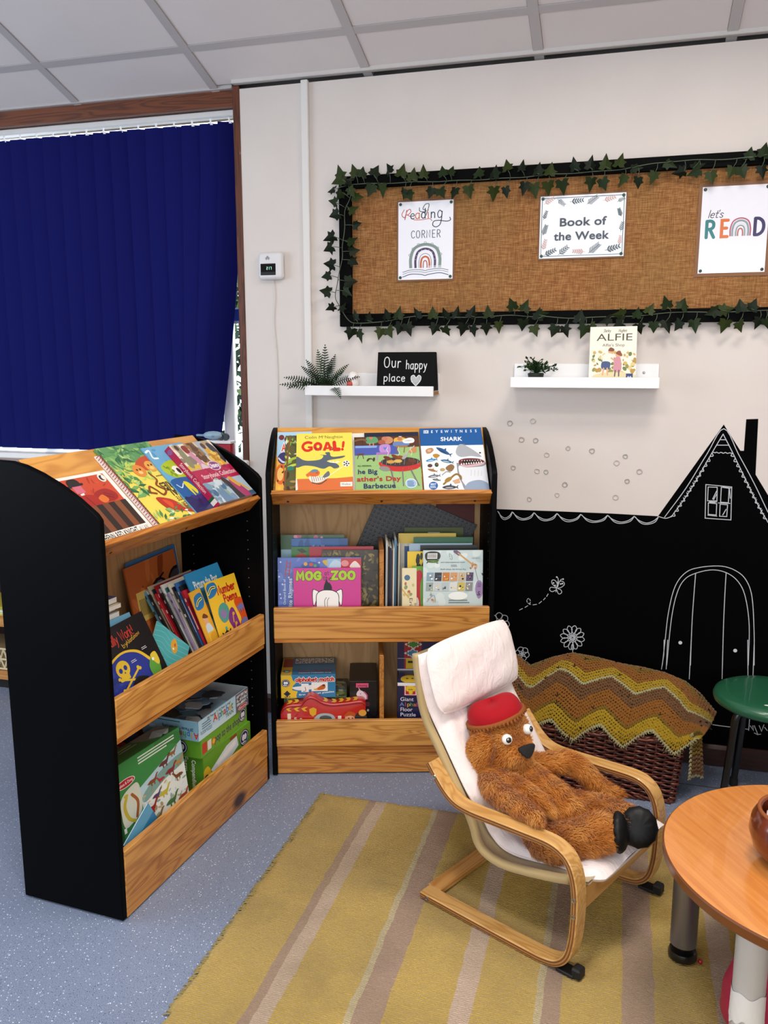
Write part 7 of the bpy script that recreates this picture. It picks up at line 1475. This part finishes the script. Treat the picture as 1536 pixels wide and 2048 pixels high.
# head pillow lying over the top of the back
def pil(sgn):
    def fn(u, v):
        if sgn < 0: u = 1 - u
        a, b = 2 * u - 1, 2 * v - 1; e_ = max(0, (1 - abs(a) ** 3.4)) ** .5 * max(0, (1 - abs(b) ** 3.4)) ** .5
        s = -.010 + (.5 + .5 * b * math.sqrt(1 - .16 * a * a * a * a)) * .186; a2 = a * math.sqrt(1 - .20 * b ** 4)
        P0 = np.array((-.494, .664)); D_ = np.array((.27, -.963)); N_ = np.array((.963, .27))
        o = .036 + sgn * (.030 * e_) + sgn * .002 * math.sin(13 * u + 5 * v) * math.sin(11 * v) * e_
        q = P0 + D_ * s + N_ * (o + .006 * v)
        return (q[0], W0 - .004 + (.5 + a2 * .5) * (W1 - W0 + .010), q[1])
    return fn
g = G(); g.grid(pil(1), 30, 24); g.grid(pil(-1), 30, 24)
pl_ = g.obj('head_pillow', PINKW, ch, 180)
g = G(); f_ = pil(1); g.tube([f_(i / 20, 0) for i in range(20)] + [f_(1, i / 14) for i in range(14)] + [f_(1 - i / 20, 1) for i in range(20)] + [f_(0, 1 - i / 14) for i in range(14)], .0030, 6, closed=True); g.obj('piping', PINKW, pl_, 180)
g = G()
for i, q in enumerate([[(0, 0), (3, 2), (5, 0), (8, 3), (9, 1)], [(4, 3), (6, 5), (9, 4)]]): g.tube([(-.004 + a * .0009, .085 + b * .0009 + .002, .2605 + a * .0002) for a, b in q], .0006, 4)
g.obj('pen_mark', mat('#2a2624', .8), sc, 0)

# ================================================================ plush toy in the armchair (same frame as the chair)
def chain(g, rec, pts, radii, flow=1, n=9):
    P_ = catmull([(*p, r) for p, r in zip(pts, radii)], n)
    for i, q in enumerate(P_):
        g.ell(q[:3], (q[3],) * 3, 14)
        a, b = P_[max(i - 1, 0)], P_[min(i + 1, len(P_) - 1)]; d = np.array(b[:3]) - np.array(a[:3]); rec.append((np.array(q[:3]), flow * d / (np.linalg.norm(d) + 1e-9)))
def fuse(g, voxel, smooth, name, m, parent):
    o = g.obj('tmp', [m], None, 0)
    md = o.modifiers.new('r', 'REMESH'); md.mode = 'VOXEL'; md.voxel_size = voxel
    ms = o.modifiers.new('s', 'SMOOTH'); ms.factor = .5; ms.iterations = smooth
    dg = bpy.context.evaluated_depsgraph_get(); ev = o.evaluated_get(dg)
    me = bpy.data.meshes.new_from_object(ev); me.name = name
    old = o.data; bpy.data.objects.remove(o); bpy.data.meshes.remove(old)
    me.materials.clear(); me.materials.append(m); me.polygons.foreach_set('use_smooth', [True] * len(me.polygons))
    n = bpy.data.objects.new(name, me); COL.objects.link(n); n.parent = parent
    return n
toy = E('plush_toy', 'shaggy golden brown plush toy in a red cap slumped in the armchair', 'plush toy', CHM)
SKIN = mat('#8a4c18', .95, var=.3, bscale=60, spec=.05)
tg, rec = G(), []
chain(tg, rec, [(-.300, .20, .372), (-.272, .207, .335), (-.222, .21, .305), (-.160, .212, .282), (-.112, .212, .268)], [.048, .058, .065, .066, .055])
chain(tg, rec, [(-.300, .135, .346), (-.265, .104, .340), (-.215, .082, .336), (-.155, .061, .340), (-.110, .046, .344), (-.090, .038, .343)], [.036, .034, .030, .025, .018, .010])
chain(tg, rec, [(-.270, .130, .352), (-.210, .131, .346), (-.150, .132, .332), (-.112, .130, .318)], [.028, .026, .022, .012])
chain(tg, rec, [(-.275, .262, .335), (-.240, .305, .338), (-.208, .348, .340), (-.176, .380, .322), (-.140, .388, .290), (-.100, .395, .270), (-.066, .408, .274)], [.036, .031, .031, .028, .026, .023, .011])
chain(tg, rec, [(-.125, .390, .284), (-.100, .382, .270), (-.074, .374, .262)], [.022, .018, .010])
chain(tg, rec, [(-.165, .160, .250), (-.115, .118, .243), (-.060, .128, .264), (-.010, .150, .290), (.006, .160, .298)], [.050, .047, .046, .047, .046])
chain(tg, rec, [(-.150, .252, .262), (-.095, .270, .276), (-.040, .275, .282), (.005, .263, .288), (.032, .254, .291)], [.046, .042, .040, .042, .043])
# head, muzzle, cheek folds, ear flaps
hd = []
tg.ell((-.322, .200, .438), (.074, .080, .084), 18)
tg.ell((-.292, .198, .412), (.062, .066, .058), 16)
tg.ell((-.264, .192, .410), (.044, .050, .042), 16)
tg.ell((-.330, .120, .408), (.042, .020, .070), 14, T=TR(-.33, .12, .408) @ RY(22) @ TR(.33, -.12, -.408))
tg.ell((-.325, .282, .420), (.042, .020, .060), 14)
for q, r_ in (((-.322, .14, .375), .032), ((-.30, .16, .362), .032), ((-.30, .25, .365), .032)): tg.ell(q, (r_,) * 3, 12)
body = fuse(tg, .0048, 4, 'body', SKIN, toy)
HC = np.array((-.322, .20, .43))
me = body.data; me.calc_loop_triangles()
VV = np.empty(len(me.vertices) * 3, np.float32); me.vertices.foreach_get('co', VV); VV = VV.reshape(-1, 3)
NN = np.empty(len(me.vertices) * 3, np.float32); me.vertices.foreach_get('normal', NN); NN = NN.reshape(-1, 3)
TT = np.empty(len(me.loop_triangles) * 3, np.int32); me.loop_triangles.foreach_get('vertices', TT); TT = TT.reshape(-1, 3)
ar = np.linalg.norm(np.cross(VV[TT[:, 1]] - VV[TT[:, 0]], VV[TT[:, 2]] - VV[TT[:, 0]]), axis=1)
rn = np.random.default_rng(9)
NF = 85000
pick = rn.choice(len(TT), NF, p=ar / ar.sum()); w_ = rn.dirichlet((1, 1, 1), NF).astype(np.float32)
PB = (VV[TT[pick]] * w_[..., None]).sum(1); NB = (NN[TT[pick]] * w_[..., None]).sum(1); NB /= np.linalg.norm(NB, axis=1, keepdims=True)
RP = np.array([a for a, b in rec]); RD = np.array([b for a, b in rec])
idx = np.empty(NF, int)
for i in range(0, NF, 4000): idx[i:i + 4000] = ((PB[i:i + 4000, None] - RP[None]) ** 2).sum(2).argmin(1)
FL = RD[idx]
hdm = np.linalg.norm(PB - HC, axis=1) < .115
FL[hdm] = (PB[hdm] - np.array((-.235, .19, .43))) ; FL[hdm] /= np.linalg.norm(FL[hdm], axis=1, keepdims=True)
FL = FL + np.array((0, 0, -.25))
def nz(p, f, s): return np.sin(p @ np.array((f, f * .7, -f * .4)) + s) * np.sin(p @ np.array((-f * .5, f, f * .8)) + s * 2)
swirl = np.stack([nz(PB, 70, 1), nz(PB, 80, 2), nz(PB, 75, 3)], 1)
D_ = FL - NB * (FL * NB).sum(1, keepdims=True); D_ /= np.linalg.norm(D_, axis=1, keepdims=True) + 1e-6
D_ = D_ + .5 * swirl + rn.normal(size=(NF, 3)) * .28
LN = .0145 * (.65 + .7 * rn.random(NF))
LN[hdm] *= .8
d1 = NB * .75 + D_ * .55; d1 /= np.linalg.norm(d1, axis=1, keepdims=True)
d2 = NB * .25 + D_ * 1.0 + np.array((0, 0, -.2)); d2 /= np.linalg.norm(d2, axis=1, keepdims=True)
P0 = PB - NB * .001; P1 = P0 + d1 * (LN * .45)[:, None]; P2 = P1 + d2 * (LN * .55)[:, None]
sd = np.cross(d2, NB + rn.normal(size=(NF, 3)) * .3); sd /= np.linalg.norm(sd, axis=1, keepdims=True) + 1e-6
wd = (.00042 + .00022 * rn.random(NF))[:, None]
FV = np.stack([P0 - sd * wd, P0 + sd * wd, P1 + sd * wd * .85, P1 - sd * wd * .85, P2], 1).reshape(-1, 3)
b5 = np.arange(NF) * 5
loops = np.concatenate([np.stack([b5, b5 + 1, b5 + 2, b5 + 3], 1), np.stack([b5 + 3, b5 + 2, b5 + 4], 1)], 1)
fm = bpy.data.meshes.new('fur'); fm.vertices.add(NF * 5); fm.vertices.foreach_set('co', FV.astype(np.float32).ravel())
fm.loops.add(NF * 7); fm.loops.foreach_set('vertex_index', loops.ravel().astype(np.int32))
fm.polygons.add(NF * 2); st = np.stack([np.arange(NF) * 7, np.arange(NF) * 7 + 4], 1).ravel(); fm.polygons.foreach_set('loop_start', st.astype(np.int32))
fm.update(calc_edges=True); fm.validate()
at = fm.attributes.new('tint', 'FLOAT', 'POINT')
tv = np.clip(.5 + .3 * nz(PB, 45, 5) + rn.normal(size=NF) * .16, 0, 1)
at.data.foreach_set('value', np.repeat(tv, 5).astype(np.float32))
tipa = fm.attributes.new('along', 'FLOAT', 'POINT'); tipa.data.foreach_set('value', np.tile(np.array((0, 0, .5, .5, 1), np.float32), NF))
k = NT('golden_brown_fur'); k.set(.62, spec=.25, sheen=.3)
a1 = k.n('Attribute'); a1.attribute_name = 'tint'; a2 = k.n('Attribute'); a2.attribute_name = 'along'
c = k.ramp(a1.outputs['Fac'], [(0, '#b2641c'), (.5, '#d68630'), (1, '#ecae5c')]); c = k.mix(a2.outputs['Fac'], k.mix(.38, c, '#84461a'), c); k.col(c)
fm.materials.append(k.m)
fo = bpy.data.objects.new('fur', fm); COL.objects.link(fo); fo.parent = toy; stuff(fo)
BLKS = mat('#070708', .5, bump=.35, bscale=40, spec=.3)
for c_, az, el, rx, rz in (((.046, .181, .306), 22, 8, .043, .049), ((.066, .235, .303), -62, 24, .046, .049)):
    T = TR(*c_) @ RZ(az) @ RY(-el) @ RY(90)
    g = G(); n = 36
    pr = [(0, .016), (.3, .0155), (.6, .0135), (.82, .009), (.95, .003), (1, -.004), (.96, -.010), (.6, -.016), (0, -.018)]
    vs = []; fs = []
    for i, (r, z) in enumerate(pr):
        for k_ in range(n):
            a = 2 * math.pi * k_ / n; pk = 1 + .03 * math.cos(a * 12) * (r > .8); vs.append((r * rz * math.cos(a) * pk, r * rx * math.sin(a) * pk, z - .0012 * math.cos(a * 12) * (.5 < r < .97)))
    for i in range(len(pr) - 1):
        for k_ in range(n): fs.append((i * n + k_, i * n + (k_ + 1) % n, (i + 1) * n + (k_ + 1) % n, (i + 1) * n + k_))
    g.add(vs, fs, 0, T); g.obj('foot_sole', BLKS, toy, 180)
# eyes, nose, cap
def aim(c, d): return TR(*c) @ Vector(d).to_track_quat('Z', 'Y').to_matrix().to_4x4()
for nm_c, d in (((-.264, .150, .457), (.74, -.62, .28)), ((-.248, .222, .466), (.92, -.05, .38))):
    T = aim(nm_c, d)
    g = G(); g.lathe([(0, .011), (.006, .0105), (.011, .008), (.0138, .003), (.0138, -.004), (0, -.008)], 22, T=T); ey = g.obj('eye', mat('#f2f0ea', .18, coat=.6), toy, 60)
    g = G(); g.lathe([(0, .0125), (.004, .0122), (.0072, .0106), (.0076, .0095)], 18, T=T @ TR(.0015, -.0005, 0)); g.obj('pupil', mat('#08080a', .1, coat=1), ey, 60)
    g = G(); g.lathe([(0, .0132), (.0014, .0128)], 10, T=T @ TR(-.001, .002, 0)); g.obj('eye_glint', mat('#ffffff', .2), ey, 0)
T = aim((-.222, .180, .426), (.72, -.58, .38))
g = G(); g.prism([tuple(q) for q in catmull([(-.022, .013), (0, .017), (.024, .014), (.014, -.006), (-.002, -.017), (-.014, -.006)], 4, True)], -.004, .010, 'Z', T=T @ RZ(12), bev=.003, seg=2); g.obj('nose', mat('#0c0b0b', .8, bump=.2, bscale=200), toy, 40)
CAP_M = mat('#a00a18', .8, bump=.2, bscale=50, sheen=.05, spec=.2)
T = TR(-.334, .196, .491) @ RY(-18) @ RX(7)
def capf(u, v):
    a = 2 * math.pi * u; h = math.sin(v * math.pi / 2) if v < 1 else 1; r = math.cos(v * math.pi / 2) ** .55
    sq = 1 + .05 * math.cos(2 * a) ; pan = 1 - .025 * abs(math.sin(3 * a)) ** .3 * (v > .02)
    return (.074 * r * math.cos(a) * sq * pan, .080 * r * math.sin(a) * pan, .046 * h ** .8 + .006 * math.sin(2 * a) * h - .004)
g = G(); g.grid(capf, 60, 16, T=T); cp_ = g.obj('red_cap', CAP_M, toy, 60)
g = G()
for i in range(46):
    a = 2 * math.pi * i / 46; q = Vector((.076 * math.cos(a), .081 * math.sin(a), -.003 + .003 * math.sin(5 * a))); g.tube([T @ q, T @ (q + Vector((.004 * math.cos(a), .004 * math.sin(a), -.012)))], [.0055, .002], 6)
g.tube([T @ Vector((.075 * math.cos(a), .080 * math.sin(a), -.003)) for a in [k * 2 * math.pi / 40 for k in range(40)]], .006, 8, closed=True)
g.obj('cap_brim', mat('#8a4a16', .9, bump=.4, bscale=200), cp_, 180)

# ================================================================ wicker basket and crocheted blanket
bk = E('wicker_basket', 'dark reddish brown wicker basket under the crocheted blanket', 'basket', TR(0, 0, 0))
bx0, bx1, by0, by1, bh = -.36, .219, -.33, -.055, .222
WK = [mat('#5a2413', .36, var=.35, bscale=30, coat=.3), mat('#6e2f18', .36, var=.35, bscale=30, coat=.3), mat('#43180d', .4, var=.35, bscale=30, coat=.3)]
per = []; nst = 0
def corner(t):
    """perimeter point (closed) at fraction t with outward normal"""
    Lx, Ly = bx1 - bx0, by1 - by0; tot = 2 * (Lx + Ly); d = (t % 1) * tot
    if d < Lx: return (bx0 + d, by0), (0, -1)
    d -= Lx
    if d < Ly: return (bx1, by0 + d), (1, 0)
    d -= Ly
    if d < Lx: return (bx1 - d, by1), (0, 1)
    return (bx0, by1 - (d - Lx)), (-1, 0)
NSTK = 56
cxm, cym = (bx0 + bx1) / 2, (by0 + by1) / 2
def flare(x, y, z): k_ = 1 + .05 * z / bh; kx = 1 + .085 * (z / bh) * 0; return (cxm + (x - cxm) * (1 + .075 * z / bh), cym + (y - cym) * (1 + .02 * z / bh), z)
rows_g = [G(), G(), G()]; rb = random.Random(3)
NR = 25
for r in range(NR):
    z0 = .012 + (bh - .022) * r / (NR - 1); pts = []; nn = NSTK * 3
    for i in range(nn):
        t = (i / nn); (x, y), (ax, ay) = corner(t); o = .0055 * math.cos(math.pi * (t * NSTK + r)) + .001 * rb.uniform(-1, 1); zz = z0 + .0016 * math.cos(math.pi * (t * NSTK + r) + 1.2) + rb.uniform(-.0008, .0008)
        pts.append(flare(x + ax * o, y + ay * o, zz))
    rows_g[r % 3].tube(pts, [.0041 * rb.uniform(.85, 1.12) for _ in pts], 6, closed=True)
for i, g in enumerate(rows_g): stuff(g.obj('woven_cane', WK[i], bk, 180))
g = G()
for i in range(NSTK):
    (x, y), (ax, ay) = corner((i + .5) / NSTK); g.tube([flare(x, y, z) for z in (.002, .08, .16, bh)], .0035, 6)
stuff(g.obj('upright_cane', WK[2], bk, 180))
g = G()
for o, z in ((0, .004), (0, bh + .002), (.006, bh - .006), (-.006, bh - .006)):
    g.tube([flare(*[c + o * n for c, n in zip(*corner(i / 120))], z + .002 * math.sin(i * 1.3)) for i in range(120)], .0052, 7, closed=True)
g.obj('basket_rim', WK[1], bk, 180)
g = G()
for i in range(64):
    t = i / 64; a, b = corner(t), corner(t + .022); g.tube([flare(a[0][0] + a[1][0] * .004, a[0][1] + a[1][1] * .004, bh - .006), flare((a[0][0] + b[0][0]) / 2 + a[1][0] * .008, (a[0][1] + b[0][1]) / 2 + a[1][1] * .008, bh + .001), flare(b[0][0], b[0][1], bh + .007)], .0042, 6)
    g.tube([flare(a[0][0] + a[1][0] * .005, a[0][1] + a[1][1] * .005, .016), flare(b[0][0] + b[1][0] * .006, b[0][1] + b[1][1] * .006, .003)], .0044, 6)
stuff(g.obj('twisted_border', WK[0], bk, 180))
g = G(); g.box(bx0 + .01, bx1 - .006, by0 + .01, by1 - .01, .002, .008); g.obj('basket_base', WK[2], bk, 0)

bl_ = E('crocheted_blanket', 'mustard and brown zigzag crocheted blanket heaped over the wicker basket', 'blanket', TR(0, 0, 0))
ZT = [(-.40, .375), (-.334, .384), (-.279, .346), (-.20, .385), (-.131, .408), (-.05, .400), (.033, .385), (.11, .378), (.184, .366), (.251, .342), (.30, .305), (.36, .236)]
def lerp(T_, x):
    for (a, b), (c, d) in zip(T_[:-1], T_[1:]):
        if x <= c: return b + (d - b) * max(0, min(1, (x - a) / (c - a)))
    return T_[-1][1]
def drape(u, v):
    """u along the basket, v from the back (0) over the ridge to the front hem (1); slightly outside 0..1 is fine"""
    xr = -.36 + u * .715; xf = -.36 + u * .642
    s = max(0, (v - .2) / .8); x = xr + (xf - xr) * s
    zt = lerp(ZT, xr); zh = .232
    if v < .2: t = 1 - v / .2; y = -.12 + .09 * t; z = zt - .09 * t ** 1.6
    else:
        y = -.12 - .228 * (1 - (1 - s) ** 1.25); z = zt - (zt - zh) * s ** 1.45 if s < 1 else zh - (s - 1) * .27
        z += .010 * math.sin(x * 37 + s * 3) * s * (1 - .3 * s); y -= .008 * math.sin(x * 37 + 1) * s
    return np.array((x, y, z))
def frame(u, v):
    p = drape(u, v); a = drape(u + .004, v) - p; b = drape(u, v + .006) - p; a /= np.linalg.norm(a); b -= a * (a @ b); b /= np.linalg.norm(b); n = np.cross(b, a) ; 
    if n[1] > 0 and n[2] < 0: n = -n
    if n[2] < 0 and abs(n[2]) > abs(n[1]): n = -n
    return p, a, b, n
YC = [mat(c, .95, spec=.05, sheen=.3, var=.3, bscale=150) for c in ('#989068', '#967a1c', '#7e4f1c', '#644428', '#6e541a', '#4a3318')]
rowcol = [5, 5, 2, 2, 4, 4, 2, 2, 2, 2, 1, 1, 1, 0, 3, 3, 3, 3, 2, 2, 2, 2, 2, 4, 1, 1, 1, 1, 0]
NRW, NCL = len(rowcol), 92
gs = [G() for _ in YC]
octv = [(1, 0, 0), (.45, .8, 0), (-.45, .8, 0), (-1, 0, 0), (-.45, -.8, 0), (.45, -.8, 0), (.2, 0, .9), (-.5, 0, .75)]
octf = [(0, 1, 6), (1, 2, 7, 6), (2, 3, 7), (3, 4, 7), (4, 5, 6, 7), (5, 0, 6)]
rz_ = random.Random(12)
def tri(x): f = ((x + .178) / .165) % 1.0; return 2 * abs(2 * abs(f - .5) - .5) * (1 if abs(f - .5) > .25 else -1)
for r in range(NRW):
    for c in range(NCL):
        u = (c + .5) / NCL; x = -.36 + u * .66
        v = (r + .5 + 2.1 * -tri(x)) / (NRW - 1.2)
        if v < -.02: continue
        if rz_.random() < .012: continue
        p, a, b, n = frame(u, v); pu = .715 / NCL
        for s in (-1, 1):
            d1_ = b * .85 + a * .55 * s; d1_ /= np.linalg.norm(d1_); d2_ = np.cross(n, d1_); q = p + a * s * pu * .24 + n * (.003 + rz_.uniform(0, .0014)) + rz_.uniform(-.0012, .0012) * b
            l, w1, h1 = .0078 * rz_.uniform(.85, 1.15), .0036 * rz_.uniform(.85, 1.2), .0042
            gs[rowcol[r]].add([q + d1_ * l * e[0] + d2_ * w1 * e[1] + n * h1 * e[2] for e in octv], octf)
# hanging corner at the basket's end
def hang(u, v):
    return np.array((.262 + .028 * u + .012 * v * u, -.338 + .02 * u + .012 * math.sin(v * 6), .252 - .150 * v + .010 * math.sin(u * 3)))
for r in range(13):
    for c in range(5):
        q0 = hang(c / 4, r / 12); n = np.array((.55, -.8, .1)); n /= np.linalg.norm(n); a = np.array((.8, .55, 0)); a /= np.linalg.norm(a); b = np.array((0, 0, -1.0))
        for s in (-1, 1):
            d1_ = b * .85 + a * .55 * s; d1_ /= np.linalg.norm(d1_); d2_ = np.cross(n, d1_); q = q0 + a * s * .0018 + n * .003
            gs[0 if c == 0 or r == 12 else (4 if r < 7 else 3)].add([q + d1_ * .0085 * e[0] + d2_ * .004 * e[1] + n * .0045 * e[2] for e in octv], octf)
for i, g in enumerate(gs):
    if g.v: stuff(g.obj('crochet_stitches', YC[i], bl_, 180))
g = G(); zz = lambda u, v: tuple(drape(u, v * (1 - .055 + .06 * -tri(-.36 + u * .66))) - np.array((0, 0, .002)))
g.grid(zz, 120, 24); g.grid(lambda u, v: tuple(hang(u, v)), 4, 10); g.obj('yarn_backing', mat('#3a2a14', .95), bl_, 180)
g = G()
for i in range(60):
    u = rz_.random(); p, a, b, n = frame(u, (NRW - .2 + 2.1 * -tri(-.36 + u * .66)) / (NRW - 1.2)); g.tube([p, p + n * .003 + b * .008 + a * rz_.uniform(-.006, .006), p + b * rz_.uniform(.008, .02) + a * rz_.uniform(-.01, .01)], .0006, 4)
stuff(g.obj('loose_yarn', YC[0], bl_, 0))
hp = E('folded_quilt', 'dark folded quilt filling the wicker basket under the blanket', 'quilt', TR(0, 0, 0))
def bulge(u, v):
    x = bx0 + .03 + u * (bx1 - bx0 - .05); y = by0 + .025 + v * (by1 - by0 - .06); e_ = (1 - abs(2 * u - 1) ** 4) * (1 - abs(2 * v - 1) ** 4); zt = min(lerp(ZT, x), .37) - .045
    ramp_ = min(1, max(0, (y + .315) / .16)); return (x, y, .14 + max(0, (zt - .14)) * e_ ** .5 * (.30 + .70 * ramp_ ** .8))
g = G(); g.grid(bulge, 24, 14); g.box(bx0 + .03, bx1 - .02, by0 + .025, by1 - .035, .012, .14); g.obj('quilt_cloth', mat('#17130f', .9), hp, 60)

# ================================================================ stool, table, bowl and the small things
st_ = E('green_stool', 'round green topped stool with black tube legs beside the wicker basket', 'stool', TR(.497, -.275, 0))
GR = mat('#1f5a3e', .34, coat=.3, bump=.03, bscale=60)
g = G(); g.lathe([(0, .352), (.13, .352), (.158, .354), (.170, .362), (.173, .374), (.168, .386), (.155, .393), (.12, .395), (0, .3955)], 56); g.obj('seat', GR, st_, 50)
for a in (118, 208, 298, 28):
    c_, s_ = math.cos(rad(a)), math.sin(rad(a)); g = G(); g.tube(catmull([(.05 * c_, .05 * s_, .343), (.095 * c_, .095 * s_, .342), (.118 * c_, .118 * s_, .325), (.126 * c_, .126 * s_, .27), (.150 * c_, .150 * s_, .02)], 5), .0115, 12); lg = g.obj('leg', mat('#0b0b0c', .35, coat=.3), st_, 60)
    g = G(); g.lathe([(.0, 0), (.014, 0), (.0145, .02), (.0125, .028), (0, .028)], 14, T=TR(.1515 * c_, .1515 * s_, 0)); g.obj('rubber_foot', mat('#0a0a0a', .7), lg, 50)
g = G(); g.ell((-.028, -.115, .3953), (.010, .005, .0008), 12); g.obj('paint_fleck', mat('#d8dcd4', .6), st_, 0)

TBZ = .40; TX, TY, TRR = .464, -1.257, .335
tb = E('round_table', 'low round beech topped table standing on silver tube legs', 'table', TR(TX, TY, 0))
BEECH = wood('beech_laminate', '#e29a50', '#bf6f30', 'X', 5, .24, 7, 0, 1.9, .45, .10, (1.2, 70))
g = G(); g.lathe([(0, TBZ - .026), (TRR - .004, TBZ - .026), (TRR, TBZ - .022), (TRR + .001, TBZ - .004), (TRR - .002, TBZ - .0006)], 96); g.obj('table_edge', mat('#6b3a18', .35, coat=.3), tb, 40)
g = G(); g.lathe([(TRR - .002, TBZ - .0008), (TRR - .004, TBZ), (0, TBZ)], 96); tp = g.obj('table_top', BEECH, tb, 0); tp.rotation_euler = (0, 0, rad(-58))
STEEL = mat('#8f8f93', .32, .85); STW = mat('#c4c4c4', .42, .35, bump=.08, bscale=30)
legs = [((.2005, -1.105), STEEL, False), ((.2935, -1.435), STW, True), ((.70, -1.42), STEEL, False), ((.62, -1.06), STEEL, False)]
for (x, y), m, torn in legs:
    g = G(); g.tube([(x - TX, y - TY, .052), (x - TX, y - TY, TBZ - .027)], .031, 28); lg = g.obj('leg', m, tb, 50)
    g = G(); g.lathe([(0, .0136), (.030, .0136), (.0335, .016), (.034, .026), (.031, .034), (.012, .036), (0, .036)], 28, T=TR(x - TX, y - TY, 0)); g.obj('foot_disc', mat('#0a0a0b', .3, coat=.4), lg, 50)
    g = G(); g.lathe([(.009, .034), (.009, .0525)], 14, T=TR(x - TX, y - TY, 0)); g.obj('foot_stem', mat('#9a9a9e', .25, 1), lg, 50)
    if torn:
        def tape(u, v):
            a = 2 * math.pi * u; zb = .145 + .008 * math.sin(3 * a + 1) + .004 * math.sin(9 * a); r = .0315 + .0014 * abs(math.sin(7 * a + 6 * v)) * (1 - v) + .0006
            return (x - TX + r * math.cos(a), y - TY + r * math.sin(a), zb + v * (.21 - zb + .004 * math.sin(5 * a)))
        g = G(); g.grid(tape, 60, 8); g.obj('torn_tape', mat('#d6d4d0', .55, bump=.3, bscale=70), lg, 180)
bw = E('wooden_bowl', 'rounded reddish brown wooden bowl standing on the beech table', 'bowl', TR(.393, -1.282, TBZ))
g = G(); g.lathe([(0, 0), (.045, 0), (.066, .008), (.088, .034), (.0975, .066), (.094, .094), (.084, .112), (.079, .116), (.074, .113), (.078, .095), (.084, .066), (.074, .03), (.05, .012), (0, .011)], 64); g.obj('bowl_body', wood('bowl_wood', '#6e2c12', '#3f1607', 'Z', 6, .24, 3, 0, .8, .5), bw, 60)
g = G(); g.tube([(.0795 * math.cos(a), .0795 * math.sin(a), .1145) for a in [k * 2 * math.pi / 64 for k in range(64)]], .0042, 8, closed=True); g.obj('worn_rim', mat('#8a4a22', .4, bump=.3, bscale=120), bw, 180)
e = E('paper_napkin', 'pale pink crumpled paper inside the wooden bowl', 'paper', TR(.393, -1.282, TBZ + .012))
rq = random.Random(4)
g = G(); g.grid(lambda u, v: ((.02 + .045 * v) * math.cos(6.283 * u), (.02 + .045 * v) * math.sin(6.283 * u), .03 + .05 * v + .010 * math.sin(31 * u) * v), 40, 6); g.obj('paper_sheet', mat('#d8c4c4', .8, bump=.4, bscale=30), e, 0)
e = E('red_bead', 'tiny shiny red bead on the rug by the silver table leg', 'bead', TR(.2405, -1.118, .0115))
g = G(); g.ell((0, 0, .0058), (.0058, .0058, .0058), 16); g.obj('bead_ball', mat('#a80f1c', .15, coat=.6), e, 180); g = G(); g.tube([(-.004, .002, .004), (-.012, .006, .0015), (-.02, .005, .001)], .0009, 5); g.obj('bead_wire', mat('#2a1214', .6), e)
e = E('pink_cushion', 'magenta pear shaped soft seat half hidden behind the pale taped table leg', 'cushion', TR(.372, -1.314, .0105))
g = G(); g.lathe([(0, 0), (.06, 0), (.092, .012), (.110, .05), (.108, .10), (.092, .15), (.070, .20), (.046, .245), (.022, .27), (0, .276)], 48, T=RX(0)); g.obj('cushion_body', mat('#a8143e', .5, bump=.05, bscale=30, coat=.1), e, 180)

# things of a kind carry a shared phrase
GROUPS = [('leaning row', 'thin books in the leaning row'), ('upright row', 'thin books in the upright row'), ('flat pile', 'books in the flat pile')]
KINDS_ = {'ceiling_light': 'square ceiling light panels', 'picture_ledge': 'white picture ledges', 'display_bookcase': 'black ended display bookcases', 'puzzle_box': 'boxed puzzles on the bottom shelves', 'picture_book': 'picture books on show', 'thin_book': 'thin books'}
for o in bpy.data.objects:
    lb = o.get('label')
    if not lb or o.parent is not None or o.get('group') or not o.get('category'): continue
    for a, b in GROUPS:
        if a in lb: o['group'] = b; break
    else:
        n = o.name.split('.')[0]
        if n in KINDS_: o['group'] = KINDS_[n]
        elif o['category'] == 'poster': o['group'] = 'signs pinned to the notice board'
